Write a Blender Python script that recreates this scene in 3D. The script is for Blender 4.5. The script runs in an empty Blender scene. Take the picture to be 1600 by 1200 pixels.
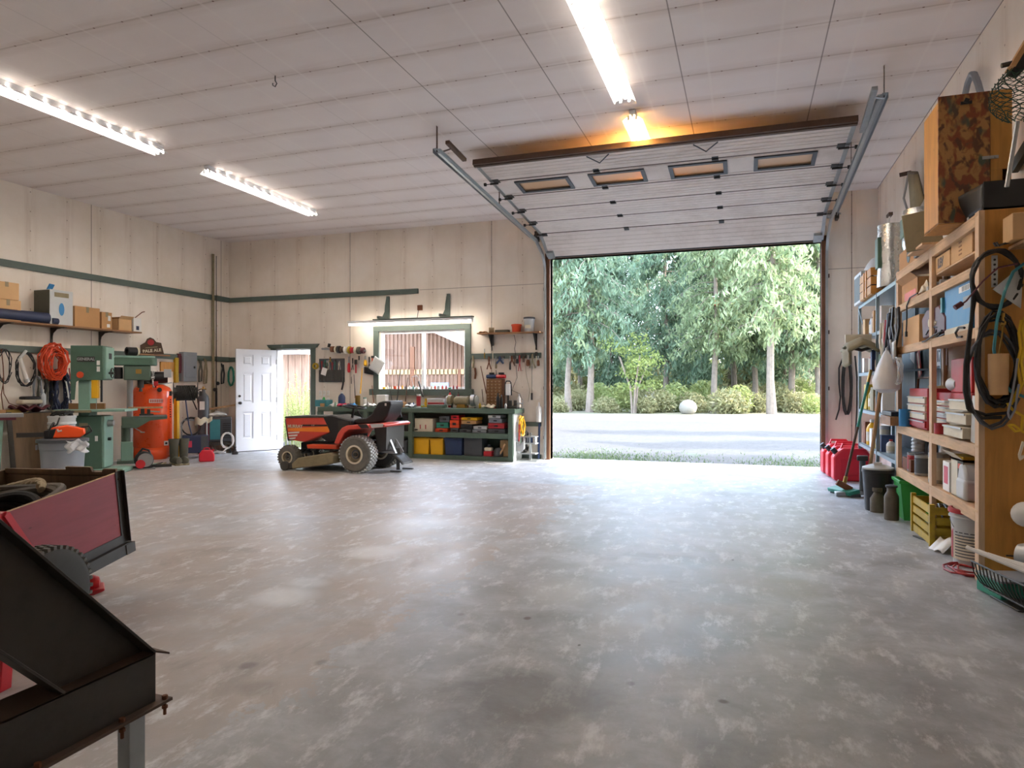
import bpy, math, random
from math import sin, cos, pi, radians as R
from mathutils import Vector, Matrix, Euler, Quaternion
random.seed(7)
SC = bpy.context.scene
COL = SC.collection

# ---------------------------------------------------------------- camera
YAW = 0.3292
EYE = 1.3347
FPX, HV = 1067.6, 603.53
cd = bpy.data.cameras.new('camera')
cd.sensor_fit = 'HORIZONTAL'; cd.sensor_width = 36.0
cd.lens = FPX / 1600 * 36.0
cd.shift_y = (HV - 600) / 1600
cd.clip_end = 400
cam = bpy.data.objects.new('camera', cd)
cam.location = (0, 0, EYE); cam.rotation_euler = (pi/2, 0, YAW)
COL.objects.link(cam); SC.camera = cam

# ---------------------------------------------------------------- exposure, sky, sun
SC.view_settings.view_transform = 'Standard'
SC.view_settings.look = 'None'
SC.view_settings.gamma = 1.0
SC.view_settings.use_curve_mapping = False
SC.view_settings.exposure = 1.97
SC.cycles.use_denoising = True
SC.cycles.max_bounces = 8
SC.cycles.diffuse_bounces = 5
SC.cycles.glossy_bounces = 3
SC.cycles.transparent_max_bounces = 12
SC.cycles.sample_clamp_indirect = 6.0
w = bpy.data.worlds.new('sky'); SC.world = w; w.use_nodes = True
nt = w.node_tree; nt.nodes.clear()
sky = nt.nodes.new('ShaderNodeTexSky'); sky.sky_type = 'NISHITA'
sky.sun_disc = False; sky.sun_elevation = R(38); sky.sun_rotation = R(75)
sky.dust_density = 3.0; sky.air_density = 1.0; sky.ozone_density = 1.0
mixn = nt.nodes.new('ShaderNodeMix'); mixn.data_type = 'RGBA'
mixn.inputs['Factor'].default_value = 0.45
bg = nt.nodes.new('ShaderNodeBackground'); bg.inputs['Strength'].default_value = 1.3
SKY_GAIN = 0.42
vm = nt.nodes.new('ShaderNodeVectorMath'); vm.operation = 'SCALE'; vm.inputs['Scale'].default_value = SKY_GAIN
nt.links.new(sky.outputs[0], vm.inputs[0])
nt.links.new(vm.outputs[0], mixn.inputs['A'])
mixn.inputs['B'].default_value = (2.6, 3.1, 3.9, 1)
nt.links.new(mixn.outputs['Result'], bg.inputs[0])
wo = nt.nodes.new('ShaderNodeOutputWorld'); nt.links.new(bg.outputs[0], wo.inputs[0])

sd = bpy.data.lights.new('sun', 'SUN'); sd.energy = 4.4; sd.angle = R(0.6); sd.color = (1.0, 0.95, 0.86)
sun = bpy.data.objects.new('sun', sd); COL.objects.link(sun)
# the sun stands beyond the back wall, to the right: direction the light travels
SUN_DIR = Vector((-0.80, -0.12, -0.60)).normalized()
sun.rotation_euler = SUN_DIR.to_track_quat('-Z', 'Y').to_euler()
sun.location = (20, 20, 20)

# ---------------------------------------------------------------- measuring helpers
_s, _c = sin(YAW), cos(YAW)
def ray(u, v):
    xc = (u-800)/FPX; zc = (HV-v)/FPX
    return Vector((xc*_c-_s, xc*_s+_c, zc))
def PY(u, v, y):
    a = ray(u, v); t = y/a.y; return Vector((t*a.x, y, EYE+t*a.z))
def PX(u, v, x):
    a = ray(u, v); t = x/a.x; return Vector((x, t*a.y, EYE+t*a.z))
def PZ(u, v, z=0.0):
    a = ray(u, v); t = (z-EYE)/a.z; return Vector((t*a.x, t*a.y, z))
def CAM(x, d, z):     # metres right of / ahead of / above the eye -> room
    return Vector((x*_c-d*_s, x*_s+d*_c, EYE+z))

# ---------------------------------------------------------------- mesh builder
class B:
    def __init__(s): s.v = []; s.f = []; s.mi = []; s.k = 0
    def add(s, vs, fs, k=None):
        n = len(s.v); s.v += [tuple(p) for p in vs]
        s.f += [tuple(i+n for i in f) for f in fs]; s.mi += [s.k if k is None else k]*len(fs); return s
    def box(s, x0, x1, y0, y1, z0, z1, k=None):
        vs = [(x, y, z) for z in (z0, z1) for y in (y0, y1) for x in (x0, x1)]
        return s.add(vs, [(0,2,3,1),(4,5,7,6),(0,1,5,4),(2,6,7,3),(0,4,6,2),(1,3,7,5)], k)
    def cb(s, c, d, rot=(0,0,0), k=None, taper=1.0):
        m = Euler(rot).to_matrix(); c = Vector(c); vs = []
        for z in (-.5, .5):
            q = taper if z > 0 else 1
            for y in (-.5, .5):
                for x in (-.5, .5): vs.append(c + m @ Vector((x*d[0]*q, y*d[1]*q, z*d[2])))
        return s.add(vs, [(0,2,3,1),(4,5,7,6),(0,1,5,4),(2,6,7,3),(0,4,6,2),(1,3,7,5)], k)
    def cyl(s, p0, p1, r0, r1=None, n=12, k=None, caps=True):
        p0 = Vector(p0); p1 = Vector(p1); r1 = r0 if r1 is None else r1
        d = (p1-p0).normalized(); a = d.orthogonal().normalized(); b = d.cross(a)
        vs = []
        for p, r in ((p0, r0), (p1, r1)):
            for i in range(n):
                t = 2*pi*i/n; vs.append(p + r*(cos(t)*a + sin(t)*b))
        fs = [(i, (i+1) % n, n+(i+1) % n, n+i) for i in range(n)]
        if caps: fs += [tuple(range(n-1, -1, -1)), tuple(range(n, 2*n))]
        return s.add(vs, fs, k)
    def tube(s, pts, r, n=6, closed=False, k=None):
        pts = [Vector(p) for p in pts]; m = len(pts); vs = []
        rr = r if isinstance(r, (list, tuple)) else [r]*m
        prev = None
        for i, p in enumerate(pts):
            if closed: d = pts[(i+1) % m]-pts[i-1]
            else: d = pts[min(i+1, m-1)]-pts[max(i-1, 0)]
            if d.length < 1e-9: d = Vector((0, 0, 1))
            d.normalize()
            a = d.orthogonal() if prev is None else prev - d*prev.dot(d)
            if a.length < 1e-6: a = d.orthogonal()
            a.normalize(); prev = a; b = d.cross(a)
            for j in range(n):
                t = 2*pi*j/n; vs.append(p + rr[i]*(cos(t)*a + sin(t)*b))
        fs = []
        for i in range(m if closed else m-1):
            for j in range(n):
                fs.append((i*n+j, i*n+(j+1) % n, ((i+1) % m)*n+(j+1) % n, ((i+1) % m)*n+j))
        if not closed: fs += [tuple(range(n-1, -1, -1)), tuple(range((m-1)*n, m*n))]
        return s.add(vs, fs, k)
    def lathe(s, prof, c=(0,0,0), ax='z', n=20, k=None, sx=1, sy=1):
        c = Vector(c); vs = []; m = len(prof)
        for (r, z) in prof:
            for i in range(n):
                t = 2*pi*i/n; x, y = r*cos(t)*sx, r*sin(t)*sy
                vs.append(c + Vector({'z': (x, y, z), 'y': (x, z, -y), 'x': (z, x, y)}[ax]))
        fs = [(j*n+i, j*n+(i+1) % n, (j+1)*n+(i+1) % n, (j+1)*n+i) for j in range(m-1) for i in range(n)]
        if m > 3 and prof[0] == prof[-1]: return s.add(vs, fs, k)
        if m > 3 and prof[0][0] > .001 and abs(prof[0][0]-prof[-1][0]) < 1e-6 and prof[0][1] == prof[1][1] and prof[-1][1] == prof[-2][1] and prof[1][0] > prof[0][0]:
            return s.add(vs, fs+[((m-1)*n+i, (m-1)*n+(i+1) % n, (i+1) % n, i) for i in range(n)], k)
        if prof[0][0] > 1e-5: fs.append(tuple(range(n-1, -1, -1)))
        if prof[-1][0] > 1e-5: fs.append(tuple(range((m-1)*n, m*n)))
        return s.add(vs, fs, k)
    def prism(s, poly, ax, a, b, k=None):
        n = len(poly); vs = []
        for t in (a, b):
            for (p, q) in poly: vs.append({'x': (t, p, q), 'y': (p, t, q), 'z': (p, q, t)}[ax])
        fs = [(i, (i+1) % n, n+(i+1) % n, n+i) for i in range(n)] + [tuple(range(n-1, -1, -1)), tuple(range(n, 2*n))]
        return s.add(vs, fs, k)
    def bar(s, p0, p1, w, h, up=(0,0,1), k=None):   # rectangular bar from p0 to p1
        p0 = Vector(p0); p1 = Vector(p1); d = (p1-p0).normalized(); up = Vector(up)
        a = d.cross(up)
        if a.length < 1e-4: a = d.orthogonal()
        a.normalize(); b = a.cross(d)
        vs = [p + a*x*w/2 + b*z*h/2 for p in (p0, p1) for (x, z) in ((-1,-1),(1,-1),(1,1),(-1,1))]
        return s.add(vs, [(0,1,5,4),(1,2,6,5),(2,3,7,6),(3,0,4,7),(3,2,1,0),(4,5,6,7)], k)
    def ball(s, c, r, n=10, k=None, sz=1.0, sx=1.0, sy=1.0):
        m = max(4, n//2)
        return s.lathe([(max(r*sin(pi*j/m), 1e-6), -r*cos(pi*j/m)*sz) for j in range(m+1)], c, 'z', n, k, sx, sy)
    def sheet(s, fn, nu, nv, k=None, thick=0.0):  # fn(a,b) in 0..1
        vs = [Vector(fn(i/nu, j/nv)) for j in range(nv+1) for i in range(nu+1)]
        W = nu+1
        fs = [(j*W+i, j*W+i+1, (j+1)*W+i+1, (j+1)*W+i) for j in range(nv) for i in range(nu)]
        s.add(vs, fs, k); return s
    def ob(s, name, mat, parent=None, bev=0, flat=False, solid=0, sub=0, loc=None):
        me = bpy.data.meshes.new(name); me.from_pydata(s.v, [], s.f)
        mats = mat if isinstance(mat, (list, tuple)) else [mat]
        for m in mats: me.materials.append(MAT(m) if isinstance(m, str) else m)
        if len(mats) > 1: me.polygons.foreach_set('material_index', s.mi)
        me.update(); me.validate()
        if not flat:
            me.shade_smooth(); me.set_sharp_from_angle(angle=R(38))
        o = bpy.data.objects.new(name, me); COL.objects.link(o)
        if parent is not None: o.parent = parent
        if loc is not None: o.location = loc
        if solid:
            md = o.modifiers.new('thick', 'SOLIDIFY'); md.thickness = solid; md.offset = 0
        if bev:
            md = o.modifiers.new('bevel', 'BEVEL'); md.width = bev; md.segments = 2; md.limit_method = 'ANGLE'; md.angle_limit = R(40)
            md.harden_normals = False
        if sub:
            md = o.modifiers.new('sub', 'SUBSURF'); md.levels = sub; md.render_levels = sub
        return o
def tag(o, label=None, cat=None, group=None, kind=None):
    if label: o['label'] = label
    if cat: o['category'] = cat
    if group: o['group'] = group
    if kind: o['kind'] = kind
    return o
ORD = ['first','second','third','fourth','fifth','sixth','seventh','eighth','ninth','tenth','eleventh','twelfth','thirteenth','fourteenth','fifteenth','sixteenth','seventeenth','eighteenth','nineteenth','twentieth','twenty-first','twenty-second','twenty-third','twenty-fourth','twenty-fifth','twenty-sixth','twenty-seventh','twenty-eighth']+['%s-%s' % (a, b) for a in ('thirty', 'forty') for b in ('zeroth','first','second','third','fourth','fifth','sixth','seventh','eighth','ninth')]; ORD[28:] = ['twenty-ninth', 'thirtieth']+ORD[29:38]+['fortieth']
def thing(name, label, cat, loc=(0,0,0), rz=0, group=None, rot=None):
    o = bpy.data.objects.new(name, None); COL.objects.link(o); o.empty_display_size = .1
    o.location = loc; o.rotation_euler = rot if rot else (0, 0, rz)
    return tag(o, label, cat, group)
def one(b, name, mat, label, cat, loc=(0,0,0), rz=0, group=None, rot=None, **kw):
    o = b.ob(name, mat, None, **kw); o.location = loc; o.rotation_euler = rot if rot else (0, 0, rz)
    return tag(o, label, cat, group)
def struct(b, name, mat, parent=None, **kw):
    o = b.ob(name, mat, parent, **kw)
    if parent is None: o['kind'] = 'structure'
    return o
def dup(o, loc=None, rz=None, label=None, rot=None, scale=None, parent=None):
    c = o.copy(); COL.objects.link(c)
    if parent is not None: c.parent = parent
    if loc is not None: c.location = loc
    if rz is not None: c.rotation_euler = (0, 0, rz)
    if rot is not None: c.rotation_euler = rot
    if scale is not None: c.scale = scale if hasattr(scale, '__len__') else (scale,)*3
    if label: c['label'] = label
    for ch in list(o.children): dup(ch, parent=c)
    return c
def text(s, size, mat, parent, loc, rot, name='lettering', ext=0.0015, align='CENTER', sx=1.0, bold=0.0):
    cu = bpy.data.curves.new(name, 'FONT'); cu.body = s; cu.size = size; cu.extrude = ext
    cu.align_x = align; cu.align_y = 'CENTER'; cu.offset = bold; cu.resolution_u = 2
    cu.materials.append(MAT(mat)); o = bpy.data.objects.new(name, cu); COL.objects.link(o)
    dg = bpy.context.evaluated_depsgraph_get(); me = bpy.data.meshes.new_from_object(o.evaluated_get(dg)); me.name = name
    bpy.data.objects.remove(o); o = bpy.data.objects.new(name, me); COL.objects.link(o)
    o.parent = parent; o.location = loc; o.rotation_euler = rot; o.scale = (sx, 1, 1); return o
WX = (pi/2, 0, pi/2)     # lettering that faces +x
WY = (pi/2, 0, 0)        # lettering that faces the camera (-y)
WNX = (pi/2, 0, -pi/2)   # lettering that faces -x

# ---------------------------------------------------------------- materials
def lin(h):
    h = h.lstrip('#'); c = [int(h[i:i+2], 16)/255 for i in (0, 2, 4)]
    return tuple(x/12.92 if x <= .04045 else ((x+.055)/1.055)**2.4 for x in c) + (1,)
MATS = {}
SPEC = {}
def D(name, hexc, rough=.6, metal=0, var=.12, scale=8, bump=0, kind='', **kw):
    SPEC[name] = dict(hexc=hexc, rough=rough, metal=metal, var=var, scale=scale, bump=bump, kind=kind, **kw)
class NT:
    def __init__(s, name):
        s.m = bpy.data.materials.new(name); s.m.use_nodes = True; s.t = s.m.node_tree; s.t.nodes.clear()
        s.out = s.n('OutputMaterial'); s.bs = s.n('BsdfPrincipled'); s.l(s.bs.outputs[0], s.out.inputs[0])
    def n(s, k, **kw):
        x = s.t.nodes.new('ShaderNode'+k)
        for a, b in kw.items(): setattr(x, a, b)
        return x
    def l(s, a, b): s.t.links.new(a, b)
    def math(s, op, a, b=None, c=None, clamp=False):
        x = s.n('Math', operation=op); x.use_clamp = clamp
        for i, q in enumerate((a, b, c)):
            if q is None: continue
            if isinstance(q, (int, float)): x.inputs[i].default_value = q
            else: s.l(q, x.inputs[i])
        return x.outputs[0]
    def mix(s, f, a, b, mode='MIX'):
        x = s.n('Mix', data_type='RGBA', blend_type=mode)
        for i, q in (('Factor', f), ('A', a), ('B', b)):
            if isinstance(q, (int, float)): x.inputs[i].default_value = q
            elif isinstance(q, tuple): x.inputs[i].default_value = q
            else: s.l(q, x.inputs[i])
        return x.outputs['Result']
    def coord(s, sc=(1,1,1), loc=(0,0,0)):
        tc = s.n('TexCoord'); mp = s.n('Mapping'); mp.inputs['Scale'].default_value = sc; mp.inputs['Location'].default_value = loc
        s.l(tc.outputs['Object'], mp.inputs[0]); return mp.outputs[0]
    def noise(s, vec, scale, detail=4, rough=.6, dist=0):
        x = s.n('TexNoise'); x.inputs['Scale'].default_value = scale; x.inputs['Detail'].default_value = detail
        x.inputs['Roughness'].default_value = rough; x.inputs['Distortion'].default_value = dist
        s.l(vec, x.inputs['Vector']); return x.outputs['Fac']
    def ramp(s, f, *st):
        x = s.n('ValToRGB'); e = x.color_ramp.elements
        while len(e) < len(st): e.new(.5)
        for q, (p, c) in zip(e, st): q.position = p; q.color = c if isinstance(c, tuple) else (c, c, c, 1)
        s.l(f, x.inputs[0]); return x.outputs[0]
    def xyz(s, vec):
        x = s.n('SeparateXYZ'); s.l(vec, x.inputs[0]); return x.outputs
    def bump(s, hgt, st=.3, dist=.01):
        x = s.n('Bump'); x.inputs['Strength'].default_value = st; x.inputs['Distance'].default_value = dist
        s.l(hgt, x.inputs['Height']); s.l(x.outputs[0], s.bs.inputs['Normal'])
    def line(s, c, period, off, width, soft):   # 1 near lines at off + k*period
        a = s.math('PINGPONG', s.math('SUBTRACT', c, off), period/2)
        return s.math('SUBTRACT', 1, s.math('DIVIDE', s.math('SUBTRACT', a, width), soft, clamp=True), clamp=True)
def dark(c, k): return (c[0]*k, c[1]*k, c[2]*k, 1)
def MAT(name):
    if name in MATS: return MATS[name]
    sp = SPEC[name]; c = lin(sp['hexc']); q = NT(name); b = q.bs
    b.inputs['Roughness'].default_value = sp['rough']; b.inputs['Metallic'].default_value = sp['metal']
    kind = sp['kind']; v = sp['var']
    if kind == 'emit':
        b.inputs['Base Color'].default_value = c
        b.inputs['Emission Color'].default_value = c; b.inputs['Emission Strength'].default_value = sp['power']
    elif kind == 'glass':
        b.inputs['Base Color'].default_value = c; b.inputs['Transmission Weight'].default_value = sp.get('trans', 1)
        b.inputs['IOR'].default_value = sp.get('ior', 1.45)
    elif kind == 'pane':
        t = q.n('BsdfTransparent'); g = q.n('BsdfGlossy'); g.inputs['Roughness'].default_value = .02
        t.inputs['Color'].default_value = c; mx = q.n('MixShader'); mx.inputs[0].default_value = .08
        q.l(t.outputs[0], mx.inputs[1]); q.l(g.outputs[0], mx.inputs[2]); q.l(mx.outputs[0], q.out.inputs[0])
    elif kind == 'film':
        t = q.n('BsdfTransparent'); mx = q.n('MixShader'); mx.inputs[0].default_value = sp.get('op', .5)
        b.inputs['Base Color'].default_value = c
        q.l(t.outputs[0], mx.inputs[1]); q.l(b.outputs[0], mx.inputs[2]); q.l(mx.outputs[0], q.out.inputs[0])
    elif kind == 'wood':
        ax = sp.get('grain', 'z'); st = {'x': (1, 9, 9), 'y': (9, 1, 9), 'z': (9, 9, 1)}[ax]
        vec = q.coord(st)
        f = q.noise(vec, sp['scale']*.35, 5, .6, .6)
        f2 = q.noise(q.coord(), 3, 3)
        col = q.ramp(f, (.25, dark(c, 1-v*2.2)), (.6, c), (.85, dark(c, 1+v*.6)))
        vo = q.n('TexVoronoi'); vo.inputs['Scale'].default_value = 5.5; q.l(q.coord(tuple(1.6 if k > 1 else .8 for k in st)), vo.inputs['Vector'])
        kn = q.ramp(vo.outputs['Distance'], (.03, 1.0), (.07, 0.0))
        col = q.mix(q.math('MULTIPLY', kn, .75), col, dark(c, .3))
        col = q.mix(f2, col, q.mix(.35, col, dark(c, .6)))
        q.l(col, b.inputs['Base Color'])
        if sp['bump']: q.bump(f, sp['bump'], .004)
    elif kind == 'leaf':
        oi = q.n('ObjectInfo')
        f = q.noise(q.coord(), 2.5, 3)
        c2 = lin(sp['hex2']); col = q.ramp(f, (.3, c), (.65, c2))
        q.l(col, b.inputs['Base Color'])
        tr = q.n('BsdfTranslucent'); q.l(col, tr.inputs[0]); mx = q.n('MixShader'); mx.inputs[0].default_value = sp.get('tr', .4)
        q.l(b.outputs[0], mx.inputs[1]); q.l(tr.outputs[0], mx.inputs[2]); q.l(mx.outputs[0], q.out.inputs[0])
    else:
        vec = q.coord()
        if v:
            f = q.noise(vec, sp['scale'], 5, .65)
            col = q.ramp(f, (.3, dark(c, 1-v)), (.5, c), (.75, dark(c, 1+v*.5)))
            if sp.get('dirt'):
                g = q.ramp(q.noise(vec, sp['scale']*.4, 6, .75), (.48, 0.0), (.68, 1.0))
                col = q.mix(q.math('MULTIPLY', g, sp['dirt']), col, lin(sp.get('dirtc', '4a3a2a')))
            q.l(col, b.inputs['Base Color'])
            rr = q.math('ADD', q.math('MULTIPLY', f, .25), sp['rough']-.12, clamp=True); q.l(rr, b.inputs['Roughness'])
            if sp['bump']: q.bump(q.noise(vec, sp['scale']*3, 5), sp['bump'], .004)
        else: b.inputs['Base Color'].default_value = c
        if sp.get('coat'): b.inputs['Coat Weight'].default_value = sp['coat']
    MATS[name] = q.m; return q.m

# plain finishes
D('green_trim', '56645d', .55, var=.1); D('black_steel', '48433d', .5, .35, var=.25, scale=10, dirt=.35, dirtc='3a2c20')
D('galv', 'b4b9ba', .35, .85, var=.12, scale=14); D('steel', 'a9abac', .42, .75, var=.1); D('dark_steel', '4a4947', .45, .7)
D('brown_steel', '5b4638', .6, .2, var=.3); D('white_paint', 'eef0f3', .5, var=.03); D('door_white', 'e9edf4', .4, var=.02)
D('machine_green', '4f6f5e', .4, var=.1, dirt=.15); D('machine_green_light', '84a899', .4, var=.06); D('machine_grey_green', '566a5c', .45)
D('orange_paint', 'ff5a22', .3, var=.02, coat=.5); D('orange_dull', 'd8491f', .45, var=.1, dirt=.15); D('yellow', 'f0b81c', .45, var=.06); D('yellow_dirty', 'b89a1e', .55, var=.2, dirt=.4)
D('red', 'c8202c', .35, var=.08, coat=.4); D('red_dull', 'a8262c', .5, var=.15); D('red_can', 'd8283a', .4, var=.05); D('pink_red', 'c93a55', .5)
D('maroon', '5c2530', .45); D('blue', '2f7fb8', .45, var=.05); D('dark_blue', '2c3f66', .5); D('navy', '2b3350', .5); D('teal', '2d8a76', .45); D('teal_hose', '3f8a94', .45)
D('green_plastic', '38a44a', .4, var=.05); D('black', '1d1d1f', .45, var=.2); D('black_rubber', '2a2826', .7, var=.2, bump=.3, scale=30); D('rubber_brown', '5b5347', .6, var=.25, scale=12)
D('grey', '8b9199', .5, var=.06); D('grey_dark', '4c5055', .5); D('grey_light', 'c4c7c8', .5, var=.05); D('white', 'e6e4e0', .5, var=.05); D('cream', 'd9cfb8', .6, var=.08)
D('paper', 'e4dccb', .8, var=.05); D('cardboard', 'b98d5f', .85, var=.08, scale=5); D('cardboard_light', 'cda678', .85, var=.07, scale=5); D('cardboard_dark', '8e6845', .85, var=.1)
D('khaki', '8f8468', .8, var=.2); D('olive', '57564a', .8, var=.2); D('rope', 'b3a283', .85, var=.2, scale=40); D('rust', '7a4a30', .8, .2, var=.3, dirt=.4); D('brass', 'b08d4a', .35, .8)
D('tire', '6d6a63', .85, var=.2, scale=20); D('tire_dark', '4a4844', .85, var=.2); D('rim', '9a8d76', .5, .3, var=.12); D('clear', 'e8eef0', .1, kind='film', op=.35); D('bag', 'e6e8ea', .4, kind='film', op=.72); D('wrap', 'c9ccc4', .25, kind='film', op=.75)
D('glass', 'ffffff', .02, kind='pane'); D('lamplit_pane', 'e0b890', .3, kind='film', op=.85)  # door pane tint has the glow of the lamp behind put into its colour
D('tube', 'fff4e6', .5, kind='emit', power=17); D('bench_tube', 'fff4e4', .5, kind='emit', power=9); D('orange', 'f28a2a', .4, var=.03); D('tube_warm', 'ffc470', .5, kind='emit', power=30); D('mower_red', 'd04536', .4, var=.06, coat=.3)
D('pine', 'cda57c', .7, var=.18, scale=9, kind='wood'); D('pine_y', 'd8b48c', .7, var=.14, scale=9, kind='wood', grain='y'); D('pine_z', 'dcbb98', .7, var=.12, scale=9, kind='wood', grain='z')
D('amber_ply', 'd09444', .55, var=.16, scale=6, kind='wood', grain='z'); D('ply_y', 'a97c4c', .6, var=.15, scale=6, kind='wood', grain='y'); D('ply_brown', '7d6348', .7, var=.2, scale=5, kind='wood', grain='z'); D('post_wood', '8a5a3c', .65, var=.25, scale=8, kind='wood', grain='z')
D('shelf_board', '9c7048', .6, var=.2, scale=8, kind='wood', grain='y'); D('plank', '9c7c68', .8, var=.25, scale=6, kind='wood', grain='z'); D('dark_plank', '7b5a48', .8, var=.3, scale=6, kind='wood', grain='z'); D('shelf_board_x', 'a4754a', .6, var=.2, scale=8, kind='wood', grain='x')
D('red_ply', '9b4248', .6, var=.09, scale=6, kind='wood', grain='y'); D('insul', 'ddd2c8', .7, var=.06, scale=3, dirt=.25, dirtc='967a66'); D('metal_shelf', '8fa0a8', .45, .3, var=.08); D('metal_shelf_dark', '506068', .5, .3)
D('bark', '7a6e62', .9, var=.3, scale=6, bump=.6); D('boulder', '7a756a', .9, var=.15)
D('needles', '5b704b', .7, kind='leaf', hex2='95a17a', tr=.5); D('needles_blue', '4b6553', .7, kind='leaf', hex2='809476', tr=.5); D('maple', '62793e', .6, kind='leaf', hex2='878f52', tr=.5)
D('shrub', '98916c', .7, kind='leaf', hex2='7d8058', tr=.45); D('weed', '74854f', .6, kind='leaf', hex2='9aa068', tr=.5); D('grass', '4a6240', .8, kind='leaf', hex2='5e6c4a', tr=.3)
D('foil', 'c5c8c8', .25, .85, var=.15, scale=20, bump=.5); D('net', '2f4a3c', .7); D('yellow_rope', 'dcb52c', .7)
# ================================================================ THE SHELL
XL, XR, YB, ZC, YF = -10.572, 1.964, 12.0, 4.436, -5.0
GX0, GX1, GZ = -3.36, 1.15, 3.66        # overhead door opening
DX0, DX1, DZ = -9.33, -8.47, 2.12       # man door opening
WX0, WX1, WZ0, WZ1 = -6.88, -5.03, 1.27, 2.42   # window opening

def wall_material(name, axis, off, seam):
    q = NT(name); vec = q.coord(); X = q.xyz(vec); c = X[axis]; z = X[2]
    base = lin('efe6db')
    n1 = q.noise(vec, 1.1, 5, .6); n2 = q.noise(q.coord((7, 7, .6)), 2, 4, .6)
    col = q.ramp(n1, (.3, lin('e3d8c9')), (.6, base), (.8, lin('f4ede4')))
    wob = q.math('ADD', c, q.math('MULTIPLY', q.math('SUBTRACT', n2, .5), .06))
    st = q.line(wob, .61, off, .012, .13)
    st = q.math('MULTIPLY', q.math('MULTIPLY', st, q.ramp(n2, (.38, 0.0), (.66, 1.0))), .3)
    col = q.mix(st, col, lin('ab8d72'))
    sm = q.line(c, seam[0], seam[1], .004, .006); col = q.mix(q.math('MULTIPLY', sm, .75), col, lin('6b5c50'))
    nail = q.math('MULTIPLY', q.line(c, .61, off, .006, .004), q.line(z, .305, .1, .006, .004)); col = q.mix(q.math('MULTIPLY', nail, .7), col, lin('705848'))
    if seam[2]:
        hs = q.math('MULTIPLY', q.line(z, 40, 3.21, .003, .006), q.math('GREATER_THAN', c, -6)); col = q.mix(q.math('MULTIPLY', hs, .6), col, lin('6b5c50'))
    q.l(col, q.bs.inputs['Base Color']); q.bs.inputs['Roughness'].default_value = .6
    q.bump(q.math('SUBTRACT', q.noise(vec, 60, 3), q.math('MULTIPLY', sm, 2)), .12, .004)
    MATS[name] = q.m
wall_material('painted_board_back', 0, -7.555, (3.05, -7.555, True))
wall_material('painted_board_side', 1, .35, (3.05, 8.72, False))

def ceiling_material():
    q = NT('ceiling_board'); vec = q.coord(); X = q.xyz(vec); x, y = X[0], X[1]
    n1 = q.noise(vec, .8, 5, .6); n2 = q.noise(q.coord((.7, 6, 1)), 1.6, 5, .65)
    col = q.ramp(n1, (.3, lin('e6dcd8')), (.6, lin('ece4e0')), (.85, lin('f2ecea')))
    st = q.line(q.math('ADD', y, q.math('MULTIPLY', q.math('SUBTRACT', n2, .5), .05)), .65, 5.73, .01, .13)
    st = q.math('MULTIPLY', q.math('MULTIPLY', st, q.ramp(n2, (.33, .08), (.62, 1.0))), .35)
    col = q.mix(st, col, lin('a3866c'))
    jn = q.line(y, .65, 5.73, .002, .012); col = q.mix(q.math('MULTIPLY', jn, .35), col, lin('8d7460'))
    s1 = q.line(x, 1.28, -3.16, .003, .005)
    right = q.math('GREATER_THAN', x, -3.4)
    col = q.mix(q.math('MULTIPLY', s1, q.math('ADD', .15, q.math('MULTIPLY', right, .55))), col, lin('5d4f45'))
    s2 = q.line(x, .64, -2.9, .008, .01); col = q.mix(q.math('MULTIPLY', s2, .4), col, lin('efe8e2'))
    nail = q.math('MULTIPLY', q.line(y, .65, 5.73, .006, .004), q.line(x, .32, .1, .006, .004)); col = q.mix(nail, col, lin('705040'))
    q.l(col, q.bs.inputs['Base Color']); q.bs.inputs['Roughness'].default_value = .65
    MATS['ceiling_board'] = q.m
ceiling_material()

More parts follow.
